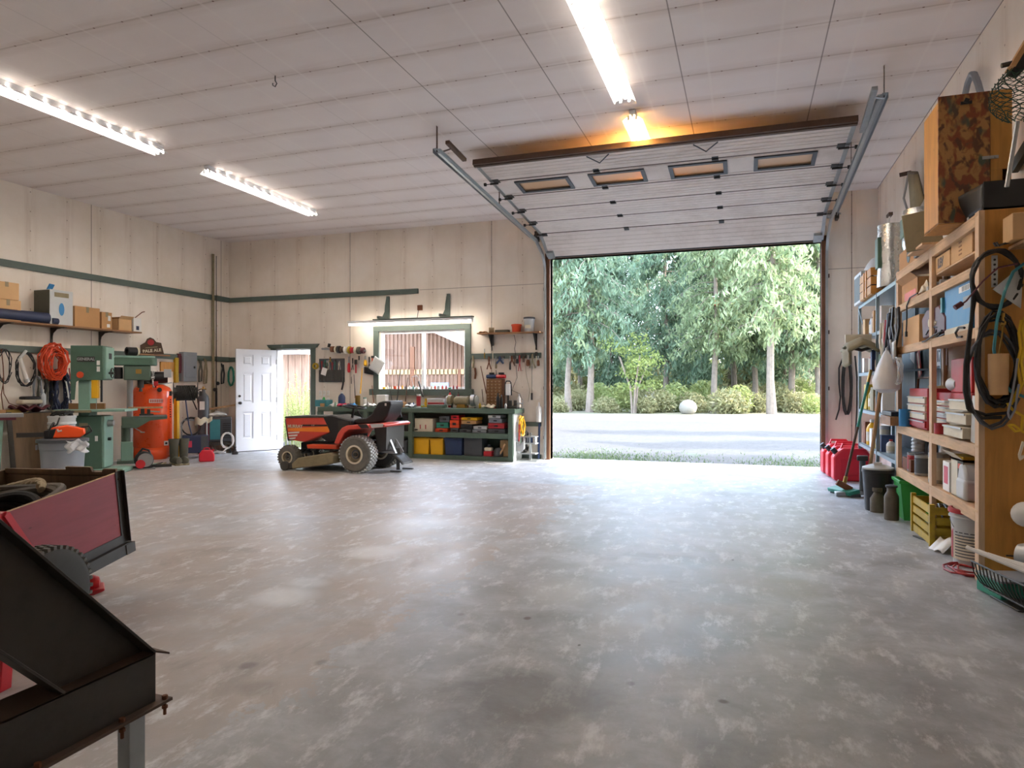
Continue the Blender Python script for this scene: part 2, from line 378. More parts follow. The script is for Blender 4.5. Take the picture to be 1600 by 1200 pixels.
def floor_material():
    q = NT('concrete'); vec = q.coord(); X = q.xyz(vec); x, y = X[0], X[1]
    n1 = q.noise(vec, .45, 7, .62, .4); n2 = q.noise(vec, 2.2, 8, .7, .3); n3 = q.noise(q.coord((1.4, .6, 1)), 5.5, 8, .75); n4 = q.noise(q.coord((1,1,1), (30,7,0)), .9, 7, .7, .5)
    col = q.ramp(n2, (.28, lin('828487')), (.5, lin('a6aaaf')), (.70, lin('c8ccd2')))
    col = q.mix(q.ramp(n1, (.42, 0.0), (.62, .3)), col, lin('a0968c'))
    tan = q.math('MULTIPLY', q.math('MULTIPLY', q.math('LESS_THAN', q.math('ADD', x, q.math('MULTIPLY', q.math('SUBTRACT', n2, .5), 1.2)), -1.9), q.math('LESS_THAN', y, 9)), q.ramp(n4, (.35, .1), (.55, .6)))
    col = q.mix(tan, col, lin('ad9c8f'))
    col = q.mix(q.ramp(n4, (.56, 0.0), (.64, .35)), col, lin('6e6864'))           # dark old stains
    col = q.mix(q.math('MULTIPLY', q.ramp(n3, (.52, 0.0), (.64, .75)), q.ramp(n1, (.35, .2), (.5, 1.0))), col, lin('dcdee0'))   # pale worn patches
    col = q.mix(q.ramp(q.noise(vec, 26, 6, .8), (.64, 0.0), (.72, .5)), col, lin('6a645f'))
    def blob(cx, cy, rx, ry, amt, c, col, edge=.35):
        dx = q.math('DIVIDE', q.math('SUBTRACT', x, cx), rx); dy = q.math('DIVIDE', q.math('SUBTRACT', y, cy), ry)
        d = q.math('SQRT', q.math('ADD', q.math('MULTIPLY', dx, dx), q.math('MULTIPLY', dy, dy)))
        d = q.math('ADD', d, q.math('MULTIPLY', q.math('SUBTRACT', n2, .5), 1.1))
        f = q.math('MULTIPLY', q.math('DIVIDE', q.math('SUBTRACT', 1+edge, d), edge*2, clamp=True), amt)
        return q.mix(f, col, lin(c))
    P = PZ
    for (u, v, du, dv, amt, c) in [(820,1085,130,40,.55,'5f5c5a'),(400,1075,30,10,.4,'6b6258'),(388,1040,12,5,.6,'565250'),(502,1035,9,4,.5,'6a6562'),(824,966,5,2.2,.8,'5a4a44'),(720,960,5,2,.6,'66605c'),
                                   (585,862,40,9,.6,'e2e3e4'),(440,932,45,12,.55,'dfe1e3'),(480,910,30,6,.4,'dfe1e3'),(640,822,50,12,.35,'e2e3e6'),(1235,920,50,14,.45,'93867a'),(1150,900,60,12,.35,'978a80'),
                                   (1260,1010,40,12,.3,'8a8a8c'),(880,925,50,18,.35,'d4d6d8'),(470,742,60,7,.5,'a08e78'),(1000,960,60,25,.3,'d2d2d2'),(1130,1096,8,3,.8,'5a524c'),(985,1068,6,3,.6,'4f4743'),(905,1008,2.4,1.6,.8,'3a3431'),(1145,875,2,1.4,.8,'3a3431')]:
        a = P(u, v); b2 = P(u+du, v); c2 = P(u, v-dv); col = blob(a.x, a.y, (b2-a).length, (c2-a).length, amt, c, col)
    q.l(col, q.bs.inputs['Base Color'])
    q.l(q.ramp(n2, (.3, .32), (.7, .52)), q.bs.inputs['Roughness'])
    q.bump(q.math('ADD', n3, n2), .12, .006)
    MATS['concrete'] = q.m
floor_material()

def ground_material():
    q = NT('gravel'); vec = q.coord(); y = q.xyz(vec)[1]
    n1 = q.noise(vec, .22, 5, .6); n2 = q.noise(vec, 9, 8, .8); n3 = q.noise(vec, 1.3, 5, .6)
    col = q.ramp(n2, (.3, lin('2a2927')), (.5, lin('373635')), (.7, lin('484746')))
    g = q.ramp(n3, (.56, 0.0), (.66, .55)); near = q.math('LESS_THAN', y, 15.5)
    col = q.mix(q.math('MULTIPLY', g, near), col, lin('3c4b36'))
    far = q.math('DIVIDE', q.math('SUBTRACT', q.math('ADD', y, q.math('MULTIPLY', n1, 5)), 30), 1.5, clamp=True)
    gr = q.ramp(q.noise(vec, 2, 6, .7), (.3, lin('625f4e')), (.6, lin('6c6956')), (.8, lin('535a41')))
    col = q.mix(far, col, gr)
    q.l(col, q.bs.inputs['Base Color']); q.bs.inputs['Roughness'].default_value = .95
    q.bump(n2, .5, .03); MATS['gravel'] = q.m
ground_material()

T = .16
b = B().box(XL-T, XR+T, YF-T, YB+.3, -.25, 0); struct(b, 'floor', 'concrete', flat=True)
b = B().box(-140, 120, YB+.3, 150, -.3, -.05); struct(b, 'ground_outside', 'gravel', flat=True)
b = B().box(XL-T, XR+T, YF-T, YB+T, ZC, ZC+.2); struct(b, 'ceiling', 'ceiling_board', flat=True)
b = B().box(XL-T, XL, YF-T, YB+T, 0, ZC); struct(b, 'wall_left', 'painted_board_side', flat=True)
b = B().box(XR, XR+T, YF-T, YB+T, 0, ZC); struct(b, 'wall_right', 'painted_board_side', flat=True)
b = B().box(XL, XR, YF-T, YF, 0, ZC); struct(b, 'wall_front', 'painted_board_back', flat=True)
b = B()
for x0, x1, z0, z1 in [(XL,DX0,0,ZC),(DX0,DX1,DZ,ZC),(DX1,WX0,0,ZC),(WX0,WX1,0,WZ0),(WX0,WX1,WZ1,ZC),(WX1,GX0,0,ZC),(GX0,GX1,GZ,ZC),(GX1,XR,0,ZC)]:
    b.box(x0, x1, YB, YB+T, z0, z1)
struct(b, 'wall_back', 'painted_board_back', flat=True)
# roof eaves seen from outside are out of frame; green trim battens on the walls
def trim(n, x0, x1, y0, y1, z0, z1, mat='green_trim'):
    b = B().box(x0, x1, y0, y1, z0, z1); return struct(b, 'trim_%d' % n, mat, bev=.003)
trim(1, XL, XL+.04, -4, YB, 3.14, 3.245)                    # upper batten, left wall
trim(2, XL+.04, -6.02, YB-.04, YB, 3.14, 3.235)             # upper batten, back wall
trim(3, XL, XL+.035, -4, YB, 1.86, 1.96)                    # tool batten, left wall
trim(4, XL+.035, -9.93, YB-.035, YB, 1.86, 1.955)
trim(5, -4.93, -3.53, YB-.035, YB, 1.85, 1.95)              # tool batten right of the window
trim(6, -4.2, -3.53, YB-.035, YB, .6, .68)
trim(7, -4.4, -3.53, YB-.035, YB, 0, .09)
trim(8, 1.35, XR, YB-.03, YB, .0, .09)
trim(9, -9.46, -8.36, YB-.05, YB+.0, 2.12, 2.205)           # man door casing
b = B(); b.prism([(-9.54,2.205),(-8.27,2.205),(-8.33,2.13),(-9.48,2.13)], 'y', YB-.06, YB); struct(b, 'trim_10', 'green_trim')
trim(11, -8.47, -8.37, YB-.035, YB, 0, 2.13); trim(12, -9.46, -9.345, YB-.035, YB, 0, 2.13)
trim(13, -7.0, -6.885, YB-.04, YB, 1.18, 2.52); trim(14, -5.03, -4.915, YB-.04, YB, 1.18, 2.52)
trim(15, -7.0, -4.915, YB-.045, YB, 2.42, 2.52); trim(16, -7.06, -4.86, YB-.10, YB, 1.16, 1.28)
# jambs
b = B().box(DX0, DX0+.03, YB-.01, YB+T, 0, DZ).box(DX1-.03, DX1, YB-.01, YB+T, 0, DZ).box(DX0, DX1, YB-.01, YB+T, DZ-.03, DZ).box(DX0, DX1, YB, YB+T+.03, 0, .03)
struct(b, 'trim_17', 'white_paint')
# window: vinyl frame, mullion, two panes
t = thing('window_1', 'wide two-pane white vinyl window with green wooden casing above the workbench', 'window', ((WX0+WX1)/2, YB+.08, WZ0)); t['kind'] = 'structure'
hw = (WX1-WX0)/2; hh = WZ1-WZ0
b = B().box(-hw, -hw+.05, -.04, .04, 0, hh).box(hw-.05, hw, -.04, .04, 0, hh).box(-hw+.05, hw-.05, -.04, .04, 0, .05).box(-hw+.05, hw-.05, -.04, .04, hh-.05, hh)
b.ob('window_frame', 'white_paint', t, bev=.004)
B().box(-.03, .03, -.03, .045, .05, hh-.05).ob('mullion', 'white_paint', t, bev=.004)
B().box(-hw+.05, -.03, .0, .006, .05, hh-.05).ob('pane', 'glass', t, flat=True); B().box(.03, hw-.05, .015, .021, .05, hh-.05).ob('pane', 'glass', t, flat=True)
# man door, open inwards
ang = math.atan2(11.30-12.0, -9.72+9.33)
t = thing('door_1', 'white six-panel entry door standing open into the shop', 'door', (-9.335, 11.99, .015), ang); t['kind'] = 'structure'
Wd, Hd = .84, 2.075
b = B()
xs = [0, .12, .35, .49, .72, Wd]; zs = [0, .25, .80, .98, 1.60, 1.74, 1.96, Hd]
panels = [(1, 1), (3, 1), (1, 3), (3, 3), (1, 5), (3, 5)]
for i in range(5):
    for j in range(7):
        if (i, j) in panels:
            x0, x1, z0, z1 = xs[i], xs[i+1], zs[j], zs[j+1]
            b.box(x0, x1, -.010, .010, z0, z1)
            for sgn in (-1, 1):
                y0, y1 = sgn*.010, sgn*.019
                m = .035; vs = [(x0+m,y0,z0+m),(x1-m,y0,z0+m),(x1-m,y0,z1-m),(x0+m,y0,z1-m),(x0+m+.02,y1,z0+m+.02),(x1-m-.02,y1,z0+m+.02),(x1-m-.02,y1,z1-m-.02),(x0+m+.02,y1,z1-m-.02)]
                b.add(vs, [(0,1,5,4),(1,2,6,5),(2,3,7,6),(3,0,4,7),(4,5,6,7)])
        else: b.box(xs[i], xs[i+1], -.022, .022, zs[j], zs[j+1])
b.ob('door_leaf', 'door_white', t, flat=True)
for s in (-1, 1):
    k = B().cyl((Wd-.07, s*.022, .98), (Wd-.07, s*.045, .98), .028).ball((Wd-.07, s*.075, .98), .03, 14).ob('door_knob', 'dark_steel', t)
    B().cyl((Wd-.07, s*.022, 1.12), (Wd-.07, s*.04, 1.12), .026, .022).ob('deadbolt', 'dark_steel', t)
for z in (.25, 1.04, 1.83): B().cyl((0, .03, z-.05), (0, .03, z+.05), .008).ob('hinge', 'steel', t)
B().box(.0, Wd, -.03, .03, -.012, .0).ob('door_sweep', 'black', t)
# overhead door frame posts, weatherstrip
b = B().box(GX0-.09, GX0+.0, YB-.04, YB+T, 0, GZ+.05); struct(b, 'trim_18', 'post_wood', bev=.003)
b = B().box(GX1, GX1+.09, YB-.04, YB+T, 0, GZ+.05); struct(b, 'trim_19', 'post_wood', bev=.003)
b = B().box(GX0-.09, GX1+.09, YB-.04, YB+T, GZ+.0, GZ+.09); struct(b, 'trim_20', 'post_wood', bev=.003)

# ---------------------------------------------------------------- overhead sectional door, rolled up
def track_pt(s):   # point on the section path (y, z): s metres back from the bottom edge of the door
    return None
S0 = (11.86, 3.66); S1 = (11.34, 3.975); S6 = (8.33, 4.25)
t = thing('overhead_door', 'white insulated sectional overhead door raised open under the ceiling, with four narrow windows', 'overhead door', ((GX0+GX1)/2, 11.86, 3.66))
ox, oy, oz = (GX0+GX1)/2, 11.86, 3.66
W2 = (GX1-GX0)/2 + .02
stations = [S0, S1]
for i in range(1, 6): stations.append((S1[0]+(S6[0]-S1[0])*i/5, S1[1]+(S6[1]-S1[1])*i/5))
for i in range(6):
    (ya, za), (yb, zb) = stations[i], stations[i+1]
    a = Vector((0, ya-oy, za-oz)); c = Vector((0, yb-oy, zb-oz)); d = (c-a); L = d.length; d.normalize(); nrm = Vector((0, -d.z, d.y))
    if nrm.z > 0: nrm = -nrm        # inner face looks down into the room
    def P(x, s, h): p = a + d*s; return Vector((x, p.y, p.z)) + nrm*h
    b = B()
    def slab(x0, x1, s0, s1, h0, h1, k=0):
        vs = [P(x, s, h) for h in (h0, h1) for s in (s0, s1) for x in (x0, x1)]
        b.add(vs, [(0,2,3,1),(4,5,7,6),(0,1,5,4),(2,6,7,3),(0,4,6,2),(1,3,7,5)], k)
    wins = [(-3.02, -2.31), (-1.98, -1.29), (-.92, -.25), (.13, .80)]
    ws0, ws1 = .12, .49
    if i == 4:   # section with windows: leave four holes
        slab(-W2, W2, .006, ws0, -.045, 0); slab(-W2, W2, ws1, L-.006, -.045, 0)
        e = [-W2] + [v-ox for q in wins for v in q] + [W2]
        for j in range(0, len(e), 2): slab(e[j], e[j+1], ws0, ws1, -.045, 0)
    else: slab(-W2, W2, .006, L-.006, -.045, 0)
    # shallow horizontal ribs of the pressed inner skin
    for s in ((.12, .2, .3, .4, .5) if i != 4 else (.07, .55)): slab(-W2+.05, W2-.05, s, s+.012, 0, .004)
    sec = b.ob('door_section', 'insul', t, flat=True)
    if i < 5: b = B(); slab(-W2, W2, L-.016, L+.016, -.03, .001); b.ob('seam_strip', 'brown_steel', sec)
    b = B(); 
    for sg in (-1, 1): slab(sg*W2-.05 if sg > 0 else -W2, sg*W2 if sg > 0 else -W2+.05, .006, L-.006, .0, .006)
    b.ob('end_stile', 'galv', sec)
    if i == 4:
        for (x0, x1) in wins:
            b = B(); x0 -= ox; x1 -= ox
            slab(x0-.03, x0+.02, ws0-.03, ws1+.03, 0, .018); slab(x1-.02, x1+.03, ws0-.03, ws1+.03, 0, .018)
            slab(x0, x1, ws0-.03, ws0+.02, 0, .018); slab(x0, x1, ws1-.02, ws1+.03, 0, .018)
            fr = b.ob('door_window', 'grey_dark', sec); b = B(); slab(x0, x1, ws0, ws1, -.02, -.014); b.ob('pane', 'lamplit_pane', fr, flat=True)
    # hinges at the seam above this section
    if i < 5:
        for hx in (-1.87-ox, -.36-ox):
            b = B(); slab(hx-.04, hx+.04, L-.07, L+.05, 0, .006); p = P(hx, L, .015); b.cyl((p.x-.04, p.y, p.z), (p.x+.04, p.y, p.z), .011, n=8); b.ob('hinge', 'dark_steel', sec)
        for hx, sg in ((-W2+.07, -1), (W2-.07, 1)):
            b = B(); slab(hx-.07, hx+.07, L-.07, L+.05, 0, .006); p = P(hx, L, .04); b.cyl((p.x-.06, p.y, p.z), (p.x+.06, p.y, p.z), .014, n=8)
            b.cyl((p.x, p.y, p.z), (hx+sg*.12, p.y, p.z), .006, n=6).cyl((hx+sg*.12, p.y, p.z), (hx+sg*.15, p.y, p.z), .024, n=10); b.ob('roller_hinge', 'dark_steel', sec)
    if i == 0:
        b = B(); slab(-W2, W2, -.03, .006, -.045, .0); b.ob('bottom_seal', 'black_rubber', sec)
        for sg in (-1, 1):
            b = B(); slab(sg*(W2-.09)-.06, sg*(W2-.09)+.06, .0, .16, 0, .05); b.ob('bottom_bracket', 'galv', sec)
    if i == 5:
        b = B(); slab(-W2, W2, L-.006, L+.035, -.05, .02); b.ob('top_strip', 'brown_steel', sec)
        b = B(); slab(-W2, W2, L-.055, L-.006, .0, .03); b.ob('strut', 'brown_steel', sec)
        for hx in (-1.75, -.45):
            b = B(); pts = [P(hx-ox-.14, L-.1, .02), P(hx-ox, L-.24, .06), P(hx-ox+.14, L-.1, .02)]; b.tube(pts, .008, 6); b.ob('lift_handle', 'grey_dark', sec)
# tracks
for sg, X0, nm in ((-1, GX0-.09, 'left'), (1, GX1+.09, 'right')):
    t2 = thing('door_track', 'galvanised %s-hand track of the overhead door curving from post to ceiling' % nm, 'door track', (X0, YB-.08, 0), group=None)
    pts = [(YB-.09, .02), (YB-.09, 3.35)]
    for i in range(1, 8):
        a = pi/2*i/8*.93; pts.append((YB-.09-.36*(1-cos(a)), 3.35+.36*sin(a)*1.1))
    pts += [(11.35, 3.86), (7.38, 4.12)]
    b = B()
    P3 = [Vector((0, y-(YB-.08), z)) for y, z in pts]
    for p, q in zip(P3[:-1], P3[1:]):
        up = Vector((1, 0, 0))
        b.bar(p, q, .055, .006, up=up); d = (q-p).normalized(); n_ = d.cross(up)
        for s in (-1, 1): b.bar(p+n_*s*.027-up*sg*.015, q+n_*s*.027-up*sg*.015, .005, .034, up=up)
    b.ob('track', 'galv', t2, flat=True)
    b = B().bar((sg*.03, 11.2-(YB-.08), 3.93), (sg*.03, 7.36-(YB-.08), 4.15), .05, .005).bar((sg*.055, 11.2-(YB-.08), 3.905), (sg*.055, 7.36-(YB-.08), 4.125), .005, .05); b.ob('stiffener_angle', 'steel', t2)
    for y in (9.6, 7.42):
        b = B().bar((sg*.03, y-(YB-.08), 4.04+(9.6-y)*.04), (sg*.03, y-(YB-.08), ZC), .035, .004, up=(1,0,0)); b.ob('hanger', 'brown_steel', t2)
    for z in (.4, 1.3, 2.2, 3.1):
        b = B().box(-.03, .03, .03, .08, z-.03, z+.03); b.ob('track_bracket', 'brown_steel', t2)
    # cable and shaft drum
    for zz in (0,):
        b = B().tube([(sg*-.02, .03, .05), (sg*-.02, .03, 3.9)], .003, 4); b.ob('lift_cable', 'dark_steel', t2)
for sg, x_, a_, c_, m_ in ((1, 1.13, (1347, 205), (1367, 138), 'galv'), (-1, -3.30, (726, 250), (699, 222), 'brown_steel')):
    p_, q_ = PX(a_[0], a_[1], x_), PX(c_[0], c_[1], x_); b = B().bar(p_, q_, .05, .04); 
    r_ = bpy.data.objects['door_track.001' if sg > 0 else 'door_track']; w_ = r_.location; b.bar(q_+Vector((0,.2,0)), Vector((w_.x, q_.y+.2, q_.z-.03)), .03, .006); b.v = [(v[0]-w_.x, v[1]-w_.y, v[2]-w_.z) for v in b.v]; b.ob('spring_rail', m_, r_)
# torsion shaft
t2 = thing('torsion_shaft', 'steel torsion shaft with springs and cable drums above the overhead door', 'door shaft', (ox, YB-.16, 4.05))
B().cyl((-W2-.25, 0, 0), (W2+.25, 0, 0), .016, n=10).ob('shaft', 'steel', t2)
for sg in (-1, 1):
    B().cyl((sg*(W2+.05), 0, 0), (sg*(W2+.13), 0, 0), .06, .07, n=16).ob('drum', 'steel', t2)
    B().box(sg*(W2+.2)-.02, sg*(W2+.2)+.02, -.05, .14, -.08, .08).ob('bearing_plate', 'dark_steel', t2)
    b = B()
    b.tube([(sg*.3+sg*.9*i/240, .03*cos(i*.7), .03*sin(i*.7)) for i in range(240)], .004, 4); b.ob('torsion_spring', 'dark_steel', t2)

# ---------------------------------------------------------------- strip lights on the ceiling
def strip_light(x, y, L, label, top=ZC, w=.2, tubes=((-.05,), (.05,)), group='ceiling strip lights', tm='tube'):
    t = thing('strip_light', label, 'light fixture', (x, y, top-.004), group=group)
    b = B(); b.prism([(-.035,0),(.035,0),(.03,-.055),(-.03,-.055)], 'y', -L/2, L/2); b.ob('housing', 'white_paint', t)
    b = B()
    for s in (-1, 1):
        n_ = 13
        for j in range(n_):
            y0, y1 = -L/2+L*j/n_, -L/2+L*(j+.88)/n_
            b.add([(s*.03, y0, -.055), (s*.115, y0, -.11), (s*.115, y1, -.11), (s*.03, y1, -.055)], [(0,1,2,3)])
        b.add([(s*.10, -L/2, -.1), (s*.115, -L/2, -.11), (s*.115, L/2, -.11), (s*.10, L/2, -.1)], [(0,1,2,3)])
    b.ob('reflector', 'white_paint', t, solid=.003, flat=True)
    B().box(-.012, .012, -L/2, L/2, -.075, -.055).ob('centre_rib', 'white_paint', t)
    for s in (-.045, .045):
        for k in range(2):
            y0 = -L/2+.02+k*L/2; y1 = y0+L/2-.04
            B().cyl((s, y0, -.088), (s, y1, -.088), .013, n=8).ob('fluorescent_tube', tm, t)
            B().box(s-.012, s+.012, y0-.012, y0, -.11, -.055).ob('lamp_holder', 'white', t); B().box(s-.012, s+.012, y1, y1+.012, -.11, -.055).ob('lamp_holder', 'white', t)
    return t
L0 = strip_light(-7.15, 8.95, 2.55, 'lit double-tube ceiling strip light on the left, the farther one towards the man door')
for (x, y, lab) in [(-7.12, 5.6, 'lit double-tube strip light on the ceiling at the left edge of the picture'),
                    (-1.2, 5.93, 'lit double-tube strip light on the ceiling in front of the raised door'),
                    (-7.12, 1.6, 'unseen double-tube strip light added on the left to even out the room light')]:  # outside the view, extra fixture added for ambient fill
    dup(L0, (x, y, ZC-.004), label=lab)
strip_light(-1.2, 8.95, 2.55, 'lit warm strip light above the raised overhead door, half hidden behind it', tm='tube_warm')
b = B(); b.tube([(0,0,0),(0,0,-.05),(.02,0,-.08),(0,0,-.11),(-.03,0,-.09),(-.03,0,-.07)], .006, 6); p = PZ(430, 124, 4.40)
one(b, 'ceiling_hook', 'dark_steel', 'small dark iron hook screwed into the ceiling', 'hook', (p.x, p.y, ZC))
# ================================================================ OUTSIDE
def leafcloud(b, c, r, n, size, rnd, droop=0.0, flat=1.0, long=2.0):
    c = Vector(c)
    for _ in range(n):
        while True:
            p = Vector((rnd.uniform(-1,1), rnd.uniform(-1,1), rnd.uniform(-1,1)))
            if p.length < 1: break
        p = Vector((p.x*r[0], p.y*r[1], p.z*r[2]*flat)) + c
        s = size*rnd.uniform(.5, 1.3)
        d = Vector((rnd.uniform(-1,1), rnd.uniform(-1,1), rnd.uniform(-1,1)-droop)).normalized()
        a = d.orthogonal().normalized(); a.rotate(Quaternion(d, rnd.uniform(0, 6.28)))
        b.add([p-a*s*.32, p+d*s*long*.5, p+a*s*.32, p-d*s*long*.5], [(0,1,2,3)])
def conifer(seed, H, r0, bare, mat, spread=2.6):
    rnd = random.Random(seed)
    root = thing('conifer_tree', 'conifer', 'tree')
    b = B(); n = 9; pts = []
    for i in range(n+1):
        z = H*i/n; pts.append((.15*sin(i*1.3+seed)*(i > 0)*.6, .12*cos(i*.9+seed)*(i > 0)*.6, z-.1))
    b.tube(pts, [r0*(1.35 if i == 0 else 1)*(1-.75*i/n) for i in range(n+1)], 9); b.ob('trunk', 'bark', root)
    f = B(); br = B()
    z = bare
    while z < H*1.0:
        k = (z-bare)/(H-bare); 
        for _ in range(3):
            az = rnd.uniform(0, 2*pi); L = spread*(1.05-.62*k)*rnd.uniform(.6, 1.1)*min(1, .55+k*4)
            d = Vector((cos(az), sin(az), 0)); prev = None
            P = [Vector((0, 0, z)) + d*L*q + Vector((0, 0, .25*q*L*.6 - .55*q*q*L)) for q in (0, .35, .7, 1)]
            br.tube(P, [.035, .025, .015, .006], 3)
            for q in (.22, .38, .54, .7, .85, 1.0):
                p = Vector((0, 0, z)) + d*L*q + Vector((0, 0, .15*q*L - .55*q*q*L))
                w = .28+.28*q*(1.3-q)*L*.6
                leafcloud(f, p-Vector((0,0,.18)), (w, w, .28), 15, .16, rnd, droop=1.1, long=2.2)
        z += rnd.uniform(.22, .34)
    br.ob('branches', 'bark', root); f.ob('foliage', mat, root, flat=True)
    return root
protos = [conifer(1, 13.5, .17, 3.1, 'needles'), conifer(2, 14.5, .19, 3.3, 'needles_blue', 2.9), conifer(3, 14, .19, 3.8, 'needles', 3.0), conifer(4, 12.5, .16, 2.0, 'needles_blue', 2.3)]
# trunk x in the photo, distance ahead, prototype, what singles it out
TR = [(888, 37, 0, 'slim conifer at the left edge of the door opening'), (921.5, 36.5, 1, 'conifer with a straight grey trunk, second from the left in the door opening'),
      (1096, 41, 3, 'short dark conifer behind the pale bushes, left of the trunk with the bird box'), (1117, 37, 2, 'tall conifer whose trunk carries a small bird box'),
      (1178, 40, 0, 'conifer with a pale trunk between the bird box tree and the tall bare trunk'), (1206, 34, 2, 'tall conifer with a long bare straight trunk right of centre'),
      (1238, 38, 1, 'thick-trunked conifer near the right edge of the opening'), (1277, 37, 0, 'conifer cut by the right door post'),
      (955, 46, 3, None), (1010, 56, 3, None), (1040, 44, 1, None), (1065, 45, 3, None), (1148, 46, 1, None), (860, 45, 3, None), (905, 48, 1, None), (1140, 52, 0, None), (1225, 47, 3, None), (1262, 49, 1, None), (985, 52, 3, None), (1300, 44, 3, None), (820, 42, 1, None), (780, 45, 0, None), (1345, 42, 1, None), (1190, 51, 3, None),  (1310, 39, 0, None), (870, 52, 2, None), (930, 54, 0, None), (1080, 58, 2, None)]
first = set(); rr = random.Random(11)
for i, (u, d, k, lab) in enumerate(TR):
    g = None if lab else 'conifers standing deeper in the wood'
    lab = lab or 'green conifer deeper in the wood, %s from the left behind the front row' % ORD[sorted(q[0] for q in TR if not q[3]).index(u)]
    x = (u-800)/FPX*d; p = CAM(x, d, 0); p.z = -.05
    if k not in first: o = protos[k]; first.add(k)
    else: o = dup(protos[k])
    if 'group' in o: del o['group']
    tag(o, lab, 'tree', g); o.location = p; o.rotation_euler = (0, 0, rr.uniform(0, 6)); s = rr.uniform(.92, 1.08); o.scale = (s, s, s*rr.uniform(.97, 1.1))
for i, (x, y) in enumerate([(13, 15), (17, 19.5), (22, 15.5), (12.5, 23), (26, 22), (30, 17), (34, 27), (20, 28)]):
    o = dup(protos[i % 4]); o.location = (x, y, -.05); o.rotation_euler = (0, 0, i*1.7); tag(o, 'conifer standing beside the yard outside, right of the door opening', 'tree', 'conifers beside the yard')
p = CAM((1117-800)/FPX*36.7, 36.6, (603.5-477)/FPX*36.7)
bb = thing('bird_box', 'small orange and white bird box fixed high on a conifer trunk', 'bird box', p)
B().box(-.13, .13, -.12, .12, 0, .42).ob('box_body', 'orange_dull', bb); B().box(-.17, .17, -.18, .14, .42, .46).ob('box_roof', 'white', bb)
# maple between
rnd = random.Random(5)
m = thing('young_maple_tree', 'short young maple with lime green leaves in front of the conifers', 'tree', CAM((990-800)/FPX*35, 35, 0)); m.location.z = -.05
b = B(); f = B()
for i in range(5):
    a = i*1.3; b.tube([(0.08*cos(a), .08*sin(a), 0), (.2*cos(a), .2*sin(a), 1.3), (.9*cos(a), .9*sin(a), 2.9)], [.07, .05, .02], 6)
for i in range(26):
    a = rnd.uniform(0, 6.28); r = rnd.uniform(.1, 1.7); leafcloud(f, (r*cos(a), r*sin(a), rnd.uniform(1.3, 3.9)), (.6, .6, .3), 60, .15, rnd, .3, long=1.2)
b.ob('trunk', 'bark', m); f.ob('foliage', 'maple', m, flat=True)
# pale shrubs along the tree line
b = B(); leafcloud(b, (0, 0, .75), (1.1, .9, .85), 900, .16, rnd, 0); leafcloud(b, (.5, .2, .45), (.9, .9, .5), 400, .14, rnd, 0)
sh = b.ob('pale_shrub', 'shrub', None, flat=True); b = B(); leafcloud(b, (0, 0, .9), (.9, .9, 1.0), 900, .15, rnd, 0); sh2 = b.ob('yellow_shrub', 'weed', None, flat=True)
SHR = []
for i, (u, d, s) in enumerate([(945, 35.5, .8), (970, 36.5, 1.2), (1010, 35, .8), (1030, 36, 1.1), (1055, 37, 1.2), (1080, 36, 1.0), (1135, 34.5, 1.15), (1155, 35.5, 1.1), (1180, 36, 1.0), (1250, 36, 1.0), (1270, 34.5, .8), (1300, 36, 1), (870, 36, .7), (1100, 38, 1.3), (1222, 37.5, 1.2), (900, 39, 1.1), (935, 40, 1.2), (1000, 41, 1.4), (1165, 41, 1.4), (1070, 43, 1.5), (1120, 44, 1.5), (1210, 44, 1.5), (1255, 42, 1.4), (890, 45, 1.5), (960, 47, 1.6), (1030, 48, 1.6), (850, 37, 1), (875, 52, 3), (912, 54, 3.2), (950, 56, 3), (1045, 55, 3.2), (1090, 54, 3), (1130, 56, 3.2), (1160, 53, 3), (1195, 55, 3), (1232, 54, 3.2), (1265, 56, 3), (1005, 57, 3)]):
    k = sh2 if i % 3 == 1 else sh
    o = k if i < 2 else dup(k)
    o.location = CAM((u-800)/FPX*d, d, 0); o.location.z = -.1; o.rotation_euler = (0, 0, i*1.1); o.scale = (s*.8, s*.8, s*.72)
    tag(o, 'shrub', 'shrub', 'shrubs along the tree line'); SHR.append((u, o, i % 3 == 1))
for i, (u, o, y_) in enumerate(sorted(SHR, key=lambda q: q[0])): o['label'] = '%s shrub below the conifers, %s from the left in the undergrowth' % ('yellow-green' if y_ else 'pale straw coloured', ORD[i])
for (u, d, r) in [(1075, 34, .45), (1022, 38, .7)]:
    b = B().ball((0,0,0), r, 12, sz=.9); one(b, 'boulder', 'boulder', 'pale rounded boulder %s' % ('among shrubs near the bird box tree' if d < 35 else 'behind the pale shrubs left of centre'), 'boulder', CAM((u-800)/FPX*d, d, -EYE+r*.6))
# grass strips by the slab edge
b = B()
for _ in range(2600):
    x = rnd.choice([rnd.gauss(-3.0, .45), rnd.gauss(.9, .5), rnd.gauss(-2.0, .8)]); y = 12.5+abs(rnd.gauss(0, .9)); a = rnd.uniform(0, 6.28); h = rnd.uniform(.02, .06)
    b.add([(x-.01*cos(a), y-.01*sin(a), -.05), (x+.01*cos(a), y+.01*sin(a), -.05), (x+.03*cos(a+1), y+.03*sin(a+1), -.05+h)], [(0,1,2)])
one(b, 'grass_tufts', 'grass', 'short green weeds growing in the gravel along the concrete slab', 'grass', flat=True)['kind'] = 'stuff'
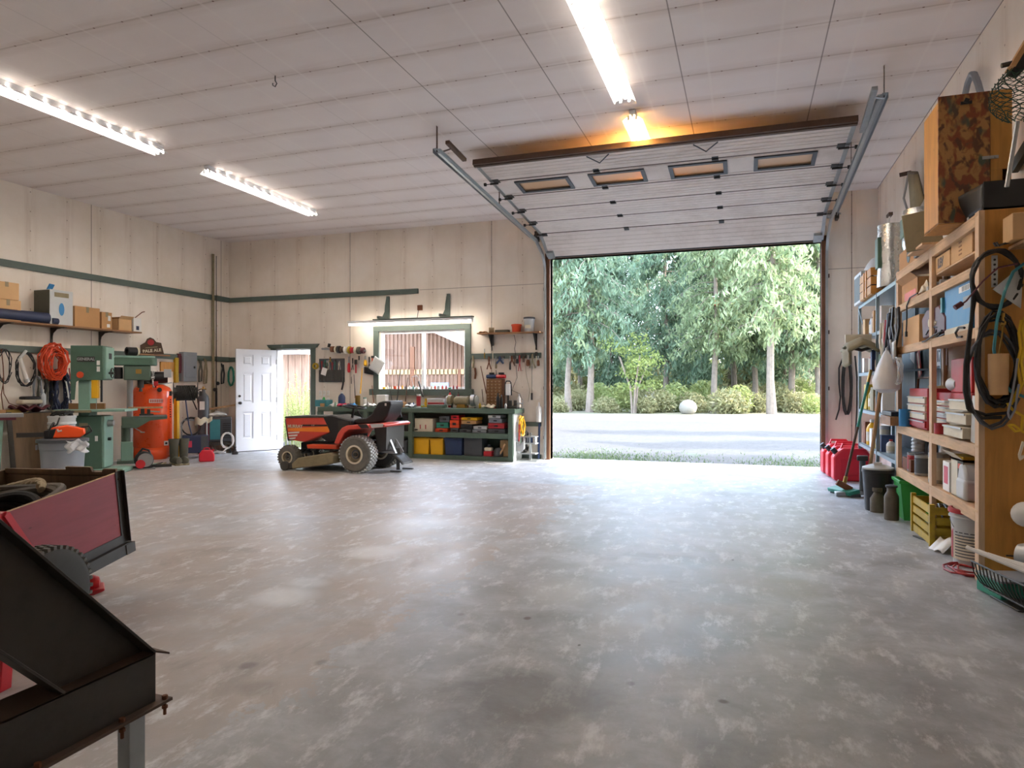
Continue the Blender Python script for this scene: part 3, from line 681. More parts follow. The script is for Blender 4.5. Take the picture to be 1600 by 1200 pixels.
# outbuildings seen through the window and the man door
t = thing('wooden_fence_wall', 'outbuilding wall of brown vertical planks beyond the man door', 'outbuilding', (-11.5, 15.2, -.05))
b = B(); x = -4.2
while x < .55:
    w_ = rnd.uniform(.17, .23); b.box(x, x+w_, -.02+rnd.uniform(-.006, .006), .02, 0, 2.22); x += w_+.012
b.ob('plank_wall', 'plank', t, flat=True); B().box(-4.2, .7, -.5, .3, 2.22, 2.36).ob('soffit', 'white_paint', t)
B().box(-4.2, .7, .03, 2.0, 0, 2.3).ob('building_body', 'dark_plank', t, flat=True)
t = thing('plank_shed', 'weathered plank shed with a sloping roof seen through the workbench window', 'shed', (-11.4, 19.0, -.05))
b = B(); x = -2
while x < 4.4:
    h = 4.9-.43*(x+2); b.box(x, x+.11, 0, .03, 0, h); b.box(x+.0, x+.035, -.05, .0, 0, h); x += .135
b.ob('plank_wall', 'plank', t, flat=True)
B().bar((-2.2, -.3, 5.15), (4.9, -.3, 2.1), .9, .12).ob('roof', 'white_paint', t)
B().box(-2, 4.4, -.05, .0, 1.75, 1.9).ob('rail', 'cardboard_light', t); B().box(1.6, 1.75, -.06, .0, 0, 2.6).box(3.2, 3.3, -.06, .0, 0, 1.9).ob('post', 'post_wood', t)
B().box(2.3, 2.9, -.06, .0, .6, 1.5).ob('shed_window', 'grey', t)
B().prism([(-2,0),(4.3,0),(4.3,2.2),(-2,4.8)], 'y', .05, 4).ob('building_body', 'dark_plank', t, flat=True)
# tall weeds outside the man door
b0 = B()
for i in range(9):
    x, y = rnd.uniform(-.22, .22), rnd.uniform(-.18, .18); h = rnd.uniform(.8, 1.35)
    b0.tube([(x, y, 0), (x*1.3, y*1.3, h*.6), (x*1.7, y*1.5, h)], .006, 4)
    for j in range(46):
        q = j/46; z = h*(.12+.88*q); a = j*2.4; L = .11*(1.15-q*.7)
        d = Vector((cos(a), sin(a), .5)).normalized(); s_ = Vector((-sin(a), cos(a), 0)); p = Vector((x*(1+.7*q), y*(1+.5*q), z))
        b0.add([p, p+d*L*.5+s_*.014, p+d*L, p+d*L*.5-s_*.014], [(0,1,2,3)])
wd = b0.ob('tall_weed', 'weed', None, flat=True)
for i, (u, y, s) in enumerate([(445, 13.2, .8), (458, 13.5, 1.12), (470, 13.2, .95), (482, 13.0, 1.25), (476, 13.9, 1.15), (450, 14.1, 1.0), (490, 13.7, 1.3)]):
    o = wd if i == 0 else dup(wd); p = PY(u, 700, y); o.location = (p.x, y, -.05); o.rotation_euler = (0,0,i); o.scale = (s,)*3
    tag(o, 'tall yellow-green weed clump outside the man door, %s from the left' % ORD[sorted([445,458,470,482,476,450,490]).index(u)], 'weed', 'weeds outside the man door')
# ================================================================ FRAMES AND SHARED BUILDERS
class Fr:     # a spot on the floor seen at photo point (u, v), with axes turned towards the eye
    def __init__(s, u, v=None, t=None, turn=0.0, z=0.0):
        s.t = t if t else (EYE-z)*FPX/(v-HV); s.u = u; s.k = FPX/s.t
        s.loc = ray(u, HV)*s.t; s.loc.z = z; s.z0 = z
        s.rz = YAW - math.atan((u-800)/FPX) + turn
    def x(s, u): return (u-s.u)/s.k*cos(math.atan((s.u-800)/FPX))
    def z(s, v): return EYE+(HV-v)/s.k - s.z0
    def thing(s, name, label, cat, group=None): return thing(name, label, cat, s.loc, s.rz, group)
def shift(b, o): b.v = [(x-o[0], y-o[1], z-o[2]) for x, y, z in b.v]; return b
def base_of(b):
    xs, ys, zs = zip(*b.v); return Vector(((min(xs)+max(xs))/2, (min(ys)+max(ys))/2, min(zs)))
def onew(b, name, mat, label, cat, group=None, **kw):   # mesh given in room coordinates
    o = base_of(b); return one(shift(b, o), name, mat, label, cat, o, 0, group, **kw)
def pw(b, name, mat, root, **kw):                        # part given in room coordinates
    return shift(b, root.location).ob(name, mat, root, **kw)
def coil(c, a, b_, ra, rb, turns, jit, seed, n=16, thick=.03, drop=0):
    rnd = random.Random(seed); c, a, b_ = Vector(c), Vector(a), Vector(b_); nn = a.cross(b_); pts = []
    for i in range(int(turns*n)):
        th = 2*pi*i/n; j = 1+jit*sin(i*.37+seed)+rnd.uniform(-jit, jit)*.4
        yy = sin(th)*rb*j
        pts.append(c + a*cos(th)*ra*j + b_*(yy - drop*(yy < 0)*abs(sin(th))) + nn*(thick*sin(i*.9+seed)))
    return pts
EX, EY, EZ = Vector((1,0,0)), Vector((0,1,0)), Vector((0,0,1))
def carton(name, label, c, d, rz=0, mat='cardboard', cat='cardboard box', group=None, tape=True, open_=False, rot=None, tapem='khaki'):
    """c = centre of the base, d = width, depth, height"""
    t = thing(name, label, cat, c, rz, group, rot)
    w_, dp, h = d
    b = B()
    if open_:
        b.box(-w_/2, w_/2, -dp/2, -dp/2+.006, 0, h).box(-w_/2, w_/2, dp/2-.006, dp/2, 0, h).box(-w_/2, -w_/2+.006, -dp/2, dp/2, 0, h).box(w_/2-.006, w_/2, -dp/2, dp/2, 0, h).box(-w_/2, w_/2, -dp/2, dp/2, 0, .006)
        b.ob('box_body', mat, t)
        for s in (-1, 1):
            B().bar((s*w_/2, 0, h), (s*(w_/2+.06), 0, h+.05), dp*.95, .004, up=EY if False else EZ).ob('flap', mat, t)
    else:
        b.box(-w_/2, w_/2, -dp/2, dp/2, 0, h); b.ob('box_body', mat, t, bev=.004)
        B().box(-w_/2-.001, w_/2+.001, -.003, .003, h, h+.0015).ob('lid_seam', 'cardboard_dark', t, flat=True)
        if tape: B().box(-w_/2-.0015, w_/2+.0015, -.025, .025, h*.72, h+.002).ob('tape', tapem, t, flat=True)
    return t
def tub(name, label, c, d, mat, lid=None, rz=0, cat='bin', group=None, taper=.9):
    t = thing(name, label, cat, c, rz, group); w_, dp, h = d; b = B()
    q = taper; o_ = .005
    P = [(-w_/2*q,-dp/2*q,0),(w_/2*q,-dp/2*q,0),(w_/2*q,dp/2*q,0),(-w_/2*q,dp/2*q,0),(-w_/2,-dp/2,h),(w_/2,-dp/2,h),(w_/2,dp/2,h),(-w_/2,dp/2,h)]
    I = [(x*.95, y*.95, z+(.01 if z < .01 else 0)) for x, y, z in P]
    b.add(P+I, [(3,2,1,0),(0,1,5,4),(1,2,6,5),(2,3,7,6),(3,0,4,7),(8,9,10,11),(8,12,13,9),(9,13,14,10),(10,14,15,11),(11,15,12,8),(4,5,13,12),(5,6,14,13),(6,7,15,14),(7,4,12,15)])
    b.ob('bin_body', mat, t, bev=.006)
    b = B().box(-w_/2-.012, w_/2+.012, -dp/2-.012, -dp/2+.004, h-.03, h).box(-w_/2-.012, w_/2+.012, dp/2-.004, dp/2+.012, h-.03, h).box(-w_/2-.012, -w_/2+.004, -dp/2, dp/2, h-.03, h).box(w_/2-.004, w_/2+.012, -dp/2, dp/2, h-.03, h)
    b.ob('rim', mat, t, bev=.003)
    if lid: B().box(-w_/2-.014, w_/2+.014, -dp/2-.014, dp/2+.014, h, h+.025).ob('lid', lid, t, bev=.006)
    return t
def pail(name, label, c, r, h, mat, rimmat=None, lid=None, group=None, cat='bucket', handle=True, rz=0):
    t = thing(name, label, cat, c, rz, group)
    B().lathe([(r*.84,0),(r*.86,.004),(r*.98,h*.86),(r*1.06,h*.87),(r*1.06,h*.9),(r,h*.91),(r*1.02,h),(r*.97,h),(r*.83,.01),(.001,.01)], n=24).ob('bucket_body', mat, t)
    B().lathe([(r*1.02,h*.97),(r*1.07,h*.97),(r*1.07,h+.004),(r*.98,h+.004)], n=24).ob('rim', rimmat or mat, t)
    if lid: B().lathe([(r*1.08,h-.02),(r*1.08,h+.008),(r*.95,h+.012),(r*.93,h+.004),(.001,h+.004)], n=24).ob('lid', lid, t)
    if handle:
        pts = [(r*1.05*cos(a), -r*.25*sin(a)-.02, h*.85-r*.85*sin(a)) for a in [pi*i/14 for i in range(15)]]
        B().tube(pts, .003, 5).ob('handle', 'steel', t)
    return t
def bottle(name, label, c, r, h, mat, cap='white', group=None, cat='bottle', rz=0, lab=None):
    t = thing(name, label, cat, c, rz, group)
    B().lathe([(r*.9,0),(r,.01),(r,h*.62),(r*.8,h*.75),(r*.33,h*.86),(r*.33,h*.9)], n=14).ob('bottle_body', mat, t)
    B().lathe([(r*.38,h*.88),(r*.38,h),(.001,h)], n=12).ob('cap', cap, t)
    if lab: B().lathe([(r*1.01,h*.15),(r*1.01,h*.52)], n=14).ob('paper_label', lab, t)
    return t
def can(name, label, c, r, h, mat, lab=None, group=None, cat='can', rot=None, bail=False):
    t = thing(name, label, cat, c, 0, group, rot)
    B().lathe([(r*.97,0),(r,.004),(r,h-.008),(r*1.02,h-.006),(r*1.02,h),(r*.93,h),(r*.93,h-.006),(.001,h-.006)], n=18).ob('can_body', mat, t)
    if lab: B().lathe([(r*1.006,h*.12),(r*1.006,h*.86)], n=18).ob('paper_label', lab, t)
    if bail: B().tube([(r*cos(a), -r*.5*sin(a)-.01, h*.8-r*.8*sin(a)) for a in [pi*i/10 for i in range(11)]], .002, 4).ob('bail_handle', 'steel', t)
    return t

# ================================================================ LEFT WALL: SHELF AND WHAT STANDS ON IT
XS = -10.20     # front edge of the long shelf
zs = PX(222, 521, XS).z; y1 = PX(222, 521, XS).y
t = thing('wall_shelf', 'long brown wooden shelf on black brackets high on the left wall', 'shelf', (XL+.18, 7.0, zs))
B().box(-.175, .19, -2.2, y1-7.0, 0, .025).ob('shelf_board', 'shelf_board', t, bev=.002)
for u in (3, 87, 162):
    y = PX(u, 540, XL+.1).y-7.0
    b = B().box(-.178, -.165, y-.018, y+.018, -.42, 0).box(-.17, .14, y-.018, y+.018, -.014, 0); b.prism([(-.165,-.20),(-.13,-.09),(-.05,-.03),(.1,-.014),(-.165,-.014)], 'y', y-.004, y+.004)
    b.ob('shelf_bracket', 'black_steel', t)
ZT = zs+.026
def onshelf(u0, u1, vt, dep, x=XS+.0):   # box whose +x face spans u0..u1 in the photo
    a = PX(u0, 500, x-.03).y; b_ = PX(u1, 500, x-.03).y; h = PX((u0+u1)/2, vt, x-.03).z-ZT
    return (x-.03-dep/2, (a+b_)/2, ZT), (dep, b_-a, h)
c, d = onshelf(-8, 33, 468, .3); c1 = carton('cardboard_box', 'wide cardboard box with printed panel at the left end of the shelf', c, d, mat='cardboard_light')
B().box(d[0]/2, d[0]/2+.002, -d[1]/2+.03, d[1]/2-.05, .03, d[2]*.55).ob('printing', 'cardboard_dark', c1, flat=True)
b = B()
for i in range(5): b.box(d[0]/2+.002, d[0]/2+.003, -d[1]/2+.06+i*.045, -d[1]/2+.09+i*.045, .05, .12)
b.ob('printing', 'cardboard_light', c1, flat=True)
c2 = carton('cardboard_box', 'plain cardboard box stacked on the wide printed box, topmost at the shelf end', (c[0], c[1]-.02, ZT+d[2]+.003), (d[0], d[1]*.95, PX(16, 441, XS).z-ZT-d[2]), mat='cardboard_light')
c, d = onshelf(78, 114, 454, .36)
t = thing('printed_box', 'tall white box printed with a blue oval and dark pictures on its side', 'box', c)
B().box(-d[0]/2, d[0]/2, -d[1]/2, d[1]/2, 0, d[2]).ob('box_body', 'grey_light', t, bev=.004)
B().box(-d[0]/2+.01, d[0]/2-.01, -d[1]/2-.002, -d[1]/2, .02, d[2]-.01).ob('picture', 'olive', t, flat=True)
b = B().lathe([(.001,.002),(.1,.002),(.1,0)], (d[0]/2, 0, d[2]*.45), 'x', 20, sx=.45, sy=1.0); b.ob('logo', 'blue', t)
B().box(d[0]/2, d[0]/2+.002, -.12, .12, d[2]*.8, d[2]*.93).ob('printing', 'khaki', t, flat=True)
B().cb((0, -.05, d[2]+.05), (.02, .1, .12), (0,.5,.3)).ob('flap', 'blue', t)
for i, (u0, u1, vt, dep, lab, m, op) in enumerate([(117, 156, 480, .3, 'square-cornered plain cardboard box right of the white printed box', 'cardboard', False), (159, 175, 488, .22, 'small cardboard box with labels between two larger boxes on the shelf', 'cardboard', False), (185, 206, 499, .26, 'small open cardboard box with raised flaps near the shelf end', 'cardboard_light', True)]):
    c, d = onshelf(u0, u1, vt, dep); q = carton('cardboard_box', lab, c, d, mat=m, open_=op, tape=not op)
    if i == 1: B().box(d[0]/2, d[0]/2+.002, .02, .07, d[2]*.5, d[2]*.8).box(d[0]/2, d[0]/2+.002, .0, .06, d[2]*.1, d[2]*.3).ob('paper_label', 'white', q, flat=True)
    if i == 2:
        B().box(-d[0]/2+.02, d[0]/2-.03, -.06, .03, d[2]*.5, d[2]*1.2).ob('contents', 'cardboard_dark', q)
c, d = onshelf(209, 221, 497, .1); c3 = carton('carton', 'white printed carton at the right end of the left wall shelf', c, d, mat='white', tape=False, cat='carton')
B().box(d[0]/2, d[0]/2+.001, -.03, .03, .03, .1).ob('printing', 'navy', c3, flat=True)
p = PX(207, 500, XS-.1); onew(B().tube([p, p+Vector((0,.1,.08)), PX(222, 488, XS-.1), PX(226, 487, XS-.1)], .008, 6), 'bent_rod', 'rust', 'rusty bent rod sticking up behind the white carton on the shelf', 'rod')
# rolled mats
p = PX(70, 499, XS-.12)
b = B(); L_ = 2.2
b.lathe([(.035,0),(.085,0),(.085,L_),(.035,L_)], (XS-.07, p.y-L_, ZT+.086), 'y', 20); r_ = onew(b, 'rolled_mat', 'navy', 'dark blue-grey foam mat rolled up along the front of the shelf', 'rolled mat')
b = B().lathe([(.02,0),(.05,0),(.05,.1),(.02,.1)], (XS-.05, p.y+.05, ZT+.051), 'y', 16); onew(b, 'tape_roll', 'navy', 'small dark roll lying beside the end of the rolled mat', 'roll')

# ================================================================ LEFT WALL: HANGING GEAR
XW = XL+.09
def peg(u, v, lab='nail'):
    p = PX(u, v, XL+.036); return p
def hung(name, mat, lab, cat, u, v, ru, rv, r, turns=5, jit=.05, seed=1, thick=.03, x=XW, group=None, n=16):
    c = PX(u, v, x); ra = abs(PX(u+ru, v, x).y-c.y); rb = abs(PX(u, v+rv, x).z-c.z)
    return onew(B().tube(coil(c, EY, EZ, ra, rb, turns, jit, seed, n, thick), r, 5), name, mat, lab, cat, group)
hung('cable_coil', 'black', 'thin black cable looped on the wall at the left edge of the picture', 'cable', 6, 570, 10, 26, .007, 3, .12, 3)
onew(B().tube([PX(a, b_, XW) for a, b_ in [(2, 545), (5, 572), (6, 595), (2, 617), (5, 640)]], .007, 5).tube([PX(a, b_, XW) for a, b_ in [(4, 590), (6, 615), (14, 630), (30, 636)]], .006, 5), 'trailing_cable', 'rust', 'brown cable trailing down the left wall to the bench', 'cable')
hung('power_cable_coil', 'black', 'black cable coiled in an oval around a white lamp tube', 'cable', 41, 577, 14, 26, .010, 3, .06, 5)
t = thing('hand_lamp', 'white tubular hand lamp hanging inside a black cable coil', 'work lamp', PX(42, 597, XW+.05))
t.location.z = PX(42, 597, XW+.05).z; q = t.location
pw(B().cyl(PX(31, 560, XW+.05), PX(41, 592, XW+.05), .03, n=10), 'lamp_tube', 'white', t); pw(B().cyl(PX(41, 548, XW+.05), PX(31, 560, XW+.05), .022, n=8).cyl(PX(41, 592, XW+.05), PX(43, 597, XW+.05), .04, n=10), 'end_cap', 'grey_light', t)
c = PX(84, 566, XW+.05)
onew(B().tube(coil(c, EY, EZ, .18, .25, 14, .26, 2, 11, .06), .010, 5).tube(coil(c+Vector((.04,0,-.03)), EY, EZ, .14, .22, 9, .32, 9, 9, .05), .009, 5), 'extension_cord', 'orange_dull', 'thick bundle of bright orange extension cord hanging on the wall', 'extension cord')
onew(B().sheet(lambda a, b_: PX(59+6*a, 556+38*b_, XL+.05), 2, 4), 'cloth_strip', 'olive', 'olive strip of cloth hanging behind the orange cord', 'cloth', solid=.01)
for i, (u, ru, m, lab) in enumerate([(58, 6, 'grey', 'grey rubber hose loop hanging left of the orange cord'), (66, 7, 'olive', 'olive drive belt hanging under the orange cord'), (76, 6, 'black_rubber', 'black drive belt hanging between the orange cord and blue cable')]):
    hung('drive_belt', m, lab, 'hose', u, 614, ru, 26, .012, 2, .04, 6+i, thick=.02, group=None)
hung('blue_cable_bundle', 'navy', 'heavy bundle of dark blue cable hanging low beside the band saw', 'cable', 95, 612, 11, 32, .012, 12, .2, 12, thick=.07)
bottle('oil_bottle', 'slim white bottle standing against the wall under the hanging belts', (XL+.1, PX(67, 640, XL+.1).y, .957), .045, .33, 'grey_light')
onew(B().tube([PX(a, b_, XW+.06) for a, b_ in [(103, 596), (106, 612), (109, 634), (110, 640)]], .012, 6), 'white_hose', 'white', 'short white hose hanging beside the band saw', 'hose')
onew(B().tube([PX(a, b_, XW+.03) for a, b_ in [(108, 575), (111, 600), (107, 622), (112, 632)]], .009, 6), 'red_air_line', 'red_dull', 'red air line hanging behind the band saw', 'hose')
# ledge bench with clutter
ya, yb = 5.6, PX(92, 640, XL+.2).y
t = thing('wall_bench', 'narrow dark bench ledge fixed along the left wall', 'bench', (XL+.12, (ya+yb)/2, .9))
B().box(-.12, .12, (ya-yb)/2, (yb-ya)/2, 0, .035).ob('bench_top', 'black_steel', t, bev=.003)
for y in (-1.0, 0, .7): B().bar((-.11, y, -.25), (.1, y, 0), .03, .02).ob('brace', 'black_steel', t)
for i, (u, l, m, lab) in enumerate([(8, .3, 'cardboard', 'pale wood offcut lying on the left wall ledge'), (24, .35, 'brass', 'brown wooden block lying on the left wall ledge')]):
    p = PX(u, 640, XL+.15); one(B().box(-.05, .05, -l/2, l/2, 0, .05), 'wood_block', m, lab, 'wood block', (p.x, p.y, .936), rz=.1*i, bev=.004)
p = PX(46, 640, XL+.15)
t = thing('shop_cloth', 'crumpled dark red cloth on the left wall ledge', 'cloth', (p.x, p.y, .936))
B().sheet(lambda a, b_: ((a-.5)*.3, (b_-.5)*.45, .05+.03*sin(a*9)+.03*cos(b_*13)), 10, 12).ob('cloth', 'maroon', t, solid=.02)
t = thing('sanding_pad', 'cream pad with dark top resting on the dark red cloth', 'pad', (p.x, p.y, 1.06)); B().box(-.08, .08, -.16, .16, 0, .07).ob('pad_body', 'cream', t, bev=.02); B().box(-.07, .07, -.12, .14, .07, .12).ob('pad_top', 'black', t, bev=.02)
# leaning plywood
p0 = PX(7, 700, XL+.2); p1 = PX(84, 700, XL+.2)
one(B().box(-.009, .009, 0, p1.y-p0.y, 0, .93), 'plywood_sheet', 'ply_brown', 'brown plywood sheet leaning against the left wall under the ledge', 'plywood', (XL+.42, p0.y, 0), rot=(0, -.12, 0))
one(B().box(-.009, .009, -.02, .05, 0, .96), 'steel_strip', 'black_steel', 'black strip leaning at the left edge of the plywood sheet', 'strip', (XL+.45, p0.y-.05, 0), rot=(0, -.12, 0))
# jointer, cut by the left edge
f = Fr(8, t=9.2); t = f.thing('jointer', 'aqua machine base with a bare steel table, cut by the left edge', 'jointer')
B().box(-.8, f.x(37), -.14, .14, f.z(652), f.z(646)).ob('machine_table', 'steel', t, bev=.006)
B().prism([(-.7, .0), (f.x(6)-.05, 0), (f.x(6), f.z(653)), (-.7, f.z(653))], 'y', -.12, .12).ob('machine_base', 'machine_green_light', t)
B().box(-.5, f.x(25), -.16, -.14, f.z(656), f.z(652)).ob('table_edge', 'maroon', t)

# trash can, chainsaw, bag
f = Fr(98, t=9.1); t = f.thing('rubbish_bin', 'large grey round plastic rubbish bin beside the green band saw', 'bin')
R0 = .275; hz = f.z(688)
B().lathe([(R0*.80,0),(R0*.82,.005),(R0*.93,hz*.8),(R0*.97,hz*.82),(R0*.99,hz*.96),(R0*1.05,hz*.97),(R0*1.05,hz),(R0*.97,hz),(R0*.8,.02),(.001,.02)], n=32).ob('bin_body', 'grey', t)
for s in (-1, 1): B().box(s*R0*1.04-.012, s*R0*1.04+.012, -.06, .06, hz*.82, hz*.92).ob('handle', 'grey', t, bev=.004)
B().lathe([(R0*1.0,hz-.02),(R0*1.09,hz-.02),(R0*1.09,hz+.02),(R0*.98,hz+.025),(R0*.4,hz+.03),(.001,hz+.03)], n=32).ob('lid', 'grey_dark', t)
t = thing('chainsaw', 'orange chainsaw lying on top of the grey rubbish bin with its bar pointing left', 'chainsaw', f.loc+Vector((0,0,hz+.035)), f.rz-.1)
b = B(); b.prism([(-.16,.0),(.2,.0),(.26,.05),(.25,.12),(.05,.17),(-.12,.14)], 'y', -.09, .09); b.ob('engine_cover', 'orange_paint', t, bev=.015)
B().prism([(-.2,0),(-.1,0),(-.06,.13),(-.2,.1)], 'y', -.1, .1).ob('front_housing', 'black', t, bev=.01)
B().bar((-.18,-.05,.05), (-.5,-.05,.05), .006, .05).ob('guide_bar', 'dark_steel', t, bev=.002)
b = B()
for i in range(22): b.box(-.5+i*.0148, -.49+i*.0148, -.056, -.044, .073, .082).box(-.5+i*.0148, -.49+i*.0148, -.056, -.044, .018, .027)
b.ob('chain', 'dark_steel', t)
B().tube([(-.16,-.1,.03),(-.12,-.1,.16),(-.1,-.05,.2),(-.1,.05,.2),(-.12,.1,.14),(-.14,.1,.04)], .011, 8).ob('front_handle', 'black', t)
B().tube([(.15,0,.12),(.3,0,.15),(.33,0,.08),(.24,0,.02)], .013, 8).ob('rear_handle', 'black', t)
b = B(); b.tube([(-.05,-.095,.12),(-.04,-.1,.09),(.0,-.1,.1)], .012, 6); b.ob('hand_guard', 'white', t)
q = f.loc + Vector((0,0,0)); fx = Fr(120, t=8.88)
b = B(); rnd = random.Random(4)
b.sheet(lambda a, c: ((a-.5)*.24+.02*sin(c*9+a*5), -.02+.035*sin(a*11+c*3), -.02-.15*c-.02*sin(a*9)), 12, 8)
o = one(b, 'plastic_bag', 'bag', 'clear plastic bag hanging over the rim of the grey rubbish bin', 'plastic bag', (fx.loc.x, fx.loc.y, hz+.04), fx.rz, solid=.004)
# white bucket behind with hose
f = Fr(97, t=10.0); t = pail('white_bucket', 'white bucket stuffed with black hose behind the chainsaw', f.loc+Vector((0,0,.02)), .17, f.z(650), 'grey_light', rz=f.rz)
t.location.z = 0
onew(B().tube(coil(f.loc+Vector((0,0,f.z(647))), EX, EY, .13, .13, 4, .1, 4, 12, .04), .012, 6).tube([f.loc+Vector((.1,-.1,f.z(648))), f.loc+Vector((.16,-.2,f.z(662))), f.loc+Vector((0,-.24,f.z(672)))], .011, 6), 'black_hose', 'black_rubber', 'black hose coiled in the mouth of the white bucket', 'hose')

# ================================================================ BAND SAW
f = Fr(145, 738); t = thing('band_saw', 'tall green floor-standing band saw with a yellow blade guard', 'band saw', f.loc, f.rz-.35)
G, GL = 'machine_grey_green', 'machine_green_light'
zt = f.z(541); zu = f.z(594); zb = f.z(640)
bx = (-.235, .215)
b = B(); b.prism([(bx[0], zu-.3), (bx[0], zt), (bx[1], zt), (bx[1], zu+.0), (-.12, zu), (-.16, zu-.03), (-.18, zu-.3)], 'y', -.2, -.18); b.ob('wheel_cover', 'machine_green', t, bev=.006)
B().box(bx[0], bx[1], -.18, .2, zu, zt).ob('upper_housing', 'machine_green', t, bev=.012)
B().box(-.16, .0, -.12, .18, zb-.1, zu).ob('column', GL, t, bev=.01)
B().box(bx[0]+.02, bx[1]-.02, -.19, .2, .07, zb-.09).ob('lower_housing', 'machine_green', t, bev=.012)
B().box(bx[1]-.02, bx[1]+.01, -.18, .19, .09, zb-.1).ob('side_panel', GL, t, bev=.004); B().box(bx[1], bx[1]+.03, -.16, .17, zu+.02, zt-.02).ob('side_panel', GL, t, bev=.004)  # paler green on the side faces stands in for light falling on them
B().box(bx[0]-.02, .5, -.22, .24, 0, .07).ob('base_plate', GL, t, bev=.008)
B().box(-.42, .56, -.32, .26, zb-.025, zb+.01).ob('saw_table', GL, t, bev=.005)
B().box(-.44, .1, -.35, -.32, zb-.035, zb+.0).ob('fence_rail', 'khaki', t, bev=.003)
B().box(-.3, .2, -.1, -.05, zb+.01, zb+.10).ob('rip_fence', 'cardboard_dark', t, bev=.003)
B().box(.05, .14, -.2, -.12, f.z(622), zu).ob('blade_guard', 'yellow', t, bev=.006)
B().cyl((.18,-.16, f.z(628)), (.18,-.16, zu), .016).ob('guide_post', 'black', t)
B().cyl((.1, -.14, zb), (.1, -.14, zu), .004, n=6).ob('blade', 'steel', t)
def wheel_hand(c, r, ax, mat, par, nm='hand_wheel'):
    b = B(); c = Vector(c)
    u_, v_ = {'x': (EY, EZ), 'y': (EX, EZ), 'z': (EX, EY)}[ax]
    b.tube([c+u_*r*cos(a)+v_*r*sin(a) for a in [2*pi*i/18 for i in range(18)]], r*.12, 6, closed=True)
    for i in range(3): a = 2*pi*i/3; b.cyl(c, c+u_*r*cos(a)+v_*r*sin(a), r*.08, n=6)
    nrm = u_.cross(v_); b.cyl(c-nrm*r*.2, c+nrm*r*.2, r*.25, n=10); b.ob(nm, mat, par); return b
wheel_hand((bx[1]+.08, -.05, f.z(583)), .075, 'x', 'dark_steel', t)
B().cyl((bx[1]+.02,-.05,f.z(583)), (bx[1]+.08,-.05,f.z(583)), .018).ob('wheel_shaft', 'dark_steel', t)
B().cyl((bx[1]+.01,-.02,f.z(661)), (bx[1]+.09,-.02,f.z(661)), .055, .045, n=16).ob('tension_knob', 'steel', t); B().cyl((bx[1]+.01,-.02,f.z(686)), (bx[1]+.05,-.02,f.z(686)), .025).ob('lower_knob', 'black', t)
B().box(-.14, .1, -.212, -.2, f.z(566), f.z(558)).ob('name_plate', 'dark_steel', t, bev=.002)
text('GENERAL', .058, 'steel', t, (-.02, -.213, f.z(562)), WY, bold=.002)
for (x, v0, v1) in ((.15, 571, 564), (.15, 581, 573)): B().box(x-.022, x+.022, -.204, -.2, f.z(v0), f.z(v1)).ob('warning_label', 'white', t)
B().box(bx[1]+.03, bx[1]+.034, -.05, .06, f.z(561), f.z(552)).ob('switch_plate', 'black', t); B().box(-.12, .0, -.195, -.19, f.z(672), f.z(660)).ob('spec_plate', 'khaki', t)
B().box(.1, .14, -.195, -.19, f.z(688), f.z(680)).ob('warning_label', 'white', t); B().cyl((-.1,-.21,f.z(586)), (-.1,-.2,f.z(586)), .05, n=16).ob('round_sticker', 'orange_dull', t)

# ================================================================ DRILL PRESS
f = Fr(200, 723); t = thing('drill_press', 'green floor-standing drill press with a long belt cover in front of the orange tank', 'drill press', f.loc, f.rz)
X, Z = f.x, f.z
B().box(X(189), X(208), -.1, .18, 0, Z(690)).ob('pedestal', 'machine_green_light', t, bev=.01)
B().box(X(183), X(225), -.2, .2, 0, .05).ob('base_plate', 'machine_grey_green', t, bev=.006)
B().cyl((X(203), .05, Z(692)), (X(203), .05, Z(560)), .05, n=18).ob('column', 'steel', t)
B().cyl((X(197), .05, Z(692)), (X(197), .05, Z(665)), .075, n=18).ob('lower_column', 'machine_grey_green', t)
b = B(); rr_ = [(X(180)+.0, 0)]
outl = [(X(178), -.16), (X(232), -.16)] + [(X(232)+.14*sin(a), -.02-.14*cos(a)) for a in [pi*i/8 for i in range(9)]][1:] + [(X(178), .12)]
b.prism(outl, 'z', Z(571), Z(559)); b.ob('belt_cover', 'machine_green', t, bev=.012)
b = B(); b.prism([(p_*.93, q_*.93) for p_, q_ in outl], 'z', Z(559), Z(556)); b.ob('cover_lid', 'machine_green_light', t)
B().box(X(193), X(236), -.13, .1, Z(594), Z(571)).ob('drill_head', 'machine_grey_green', t, bev=.02)
B().cyl((X(220), -.02, Z(606)), (X(220), -.02, Z(594)), .05, n=14).cyl((X(220), -.02, Z(612)), (X(220), -.02, Z(606)), .03, .02, n=12).ob('chuck', 'dark_steel', t)
B().cyl((X(183), .0, Z(592)), (X(183), .0, Z(574)), .09, n=16).ob('motor', 'black', t)
for a in (.4, 2.5, 4.6):
    b = B(); c0 = Vector((X(237), -.12, Z(590))); e = c0+Vector((.03, .12*cos(a), .16*sin(a))); b.cyl(c0, e, .008, n=6).ball(e, .02, 8); b.ob('feed_handle', 'steel', t)
B().cyl((X(236), -.12, Z(590)), (X(242), -.12, Z(590)), .03).ob('feed_hub', 'steel', t)
B().box(X(212), X(221), -.135, -.13, Z(584), Z(577)).ob('badge', 'brass', t)
b = B(); b.prism([(X(190), Z(668)), (X(190), Z(651)), (X(262), Z(651)), (X(262), Z(655)), (X(235), Z(657)), (X(215), Z(668))], 'y', -.19, .19); b.ob('drill_table', 'machine_grey_green', t, bev=.006)
B().box(X(218), X(262), -.2, .2, Z(651), Z(650)+.006).ob('table_top', 'steel', t)
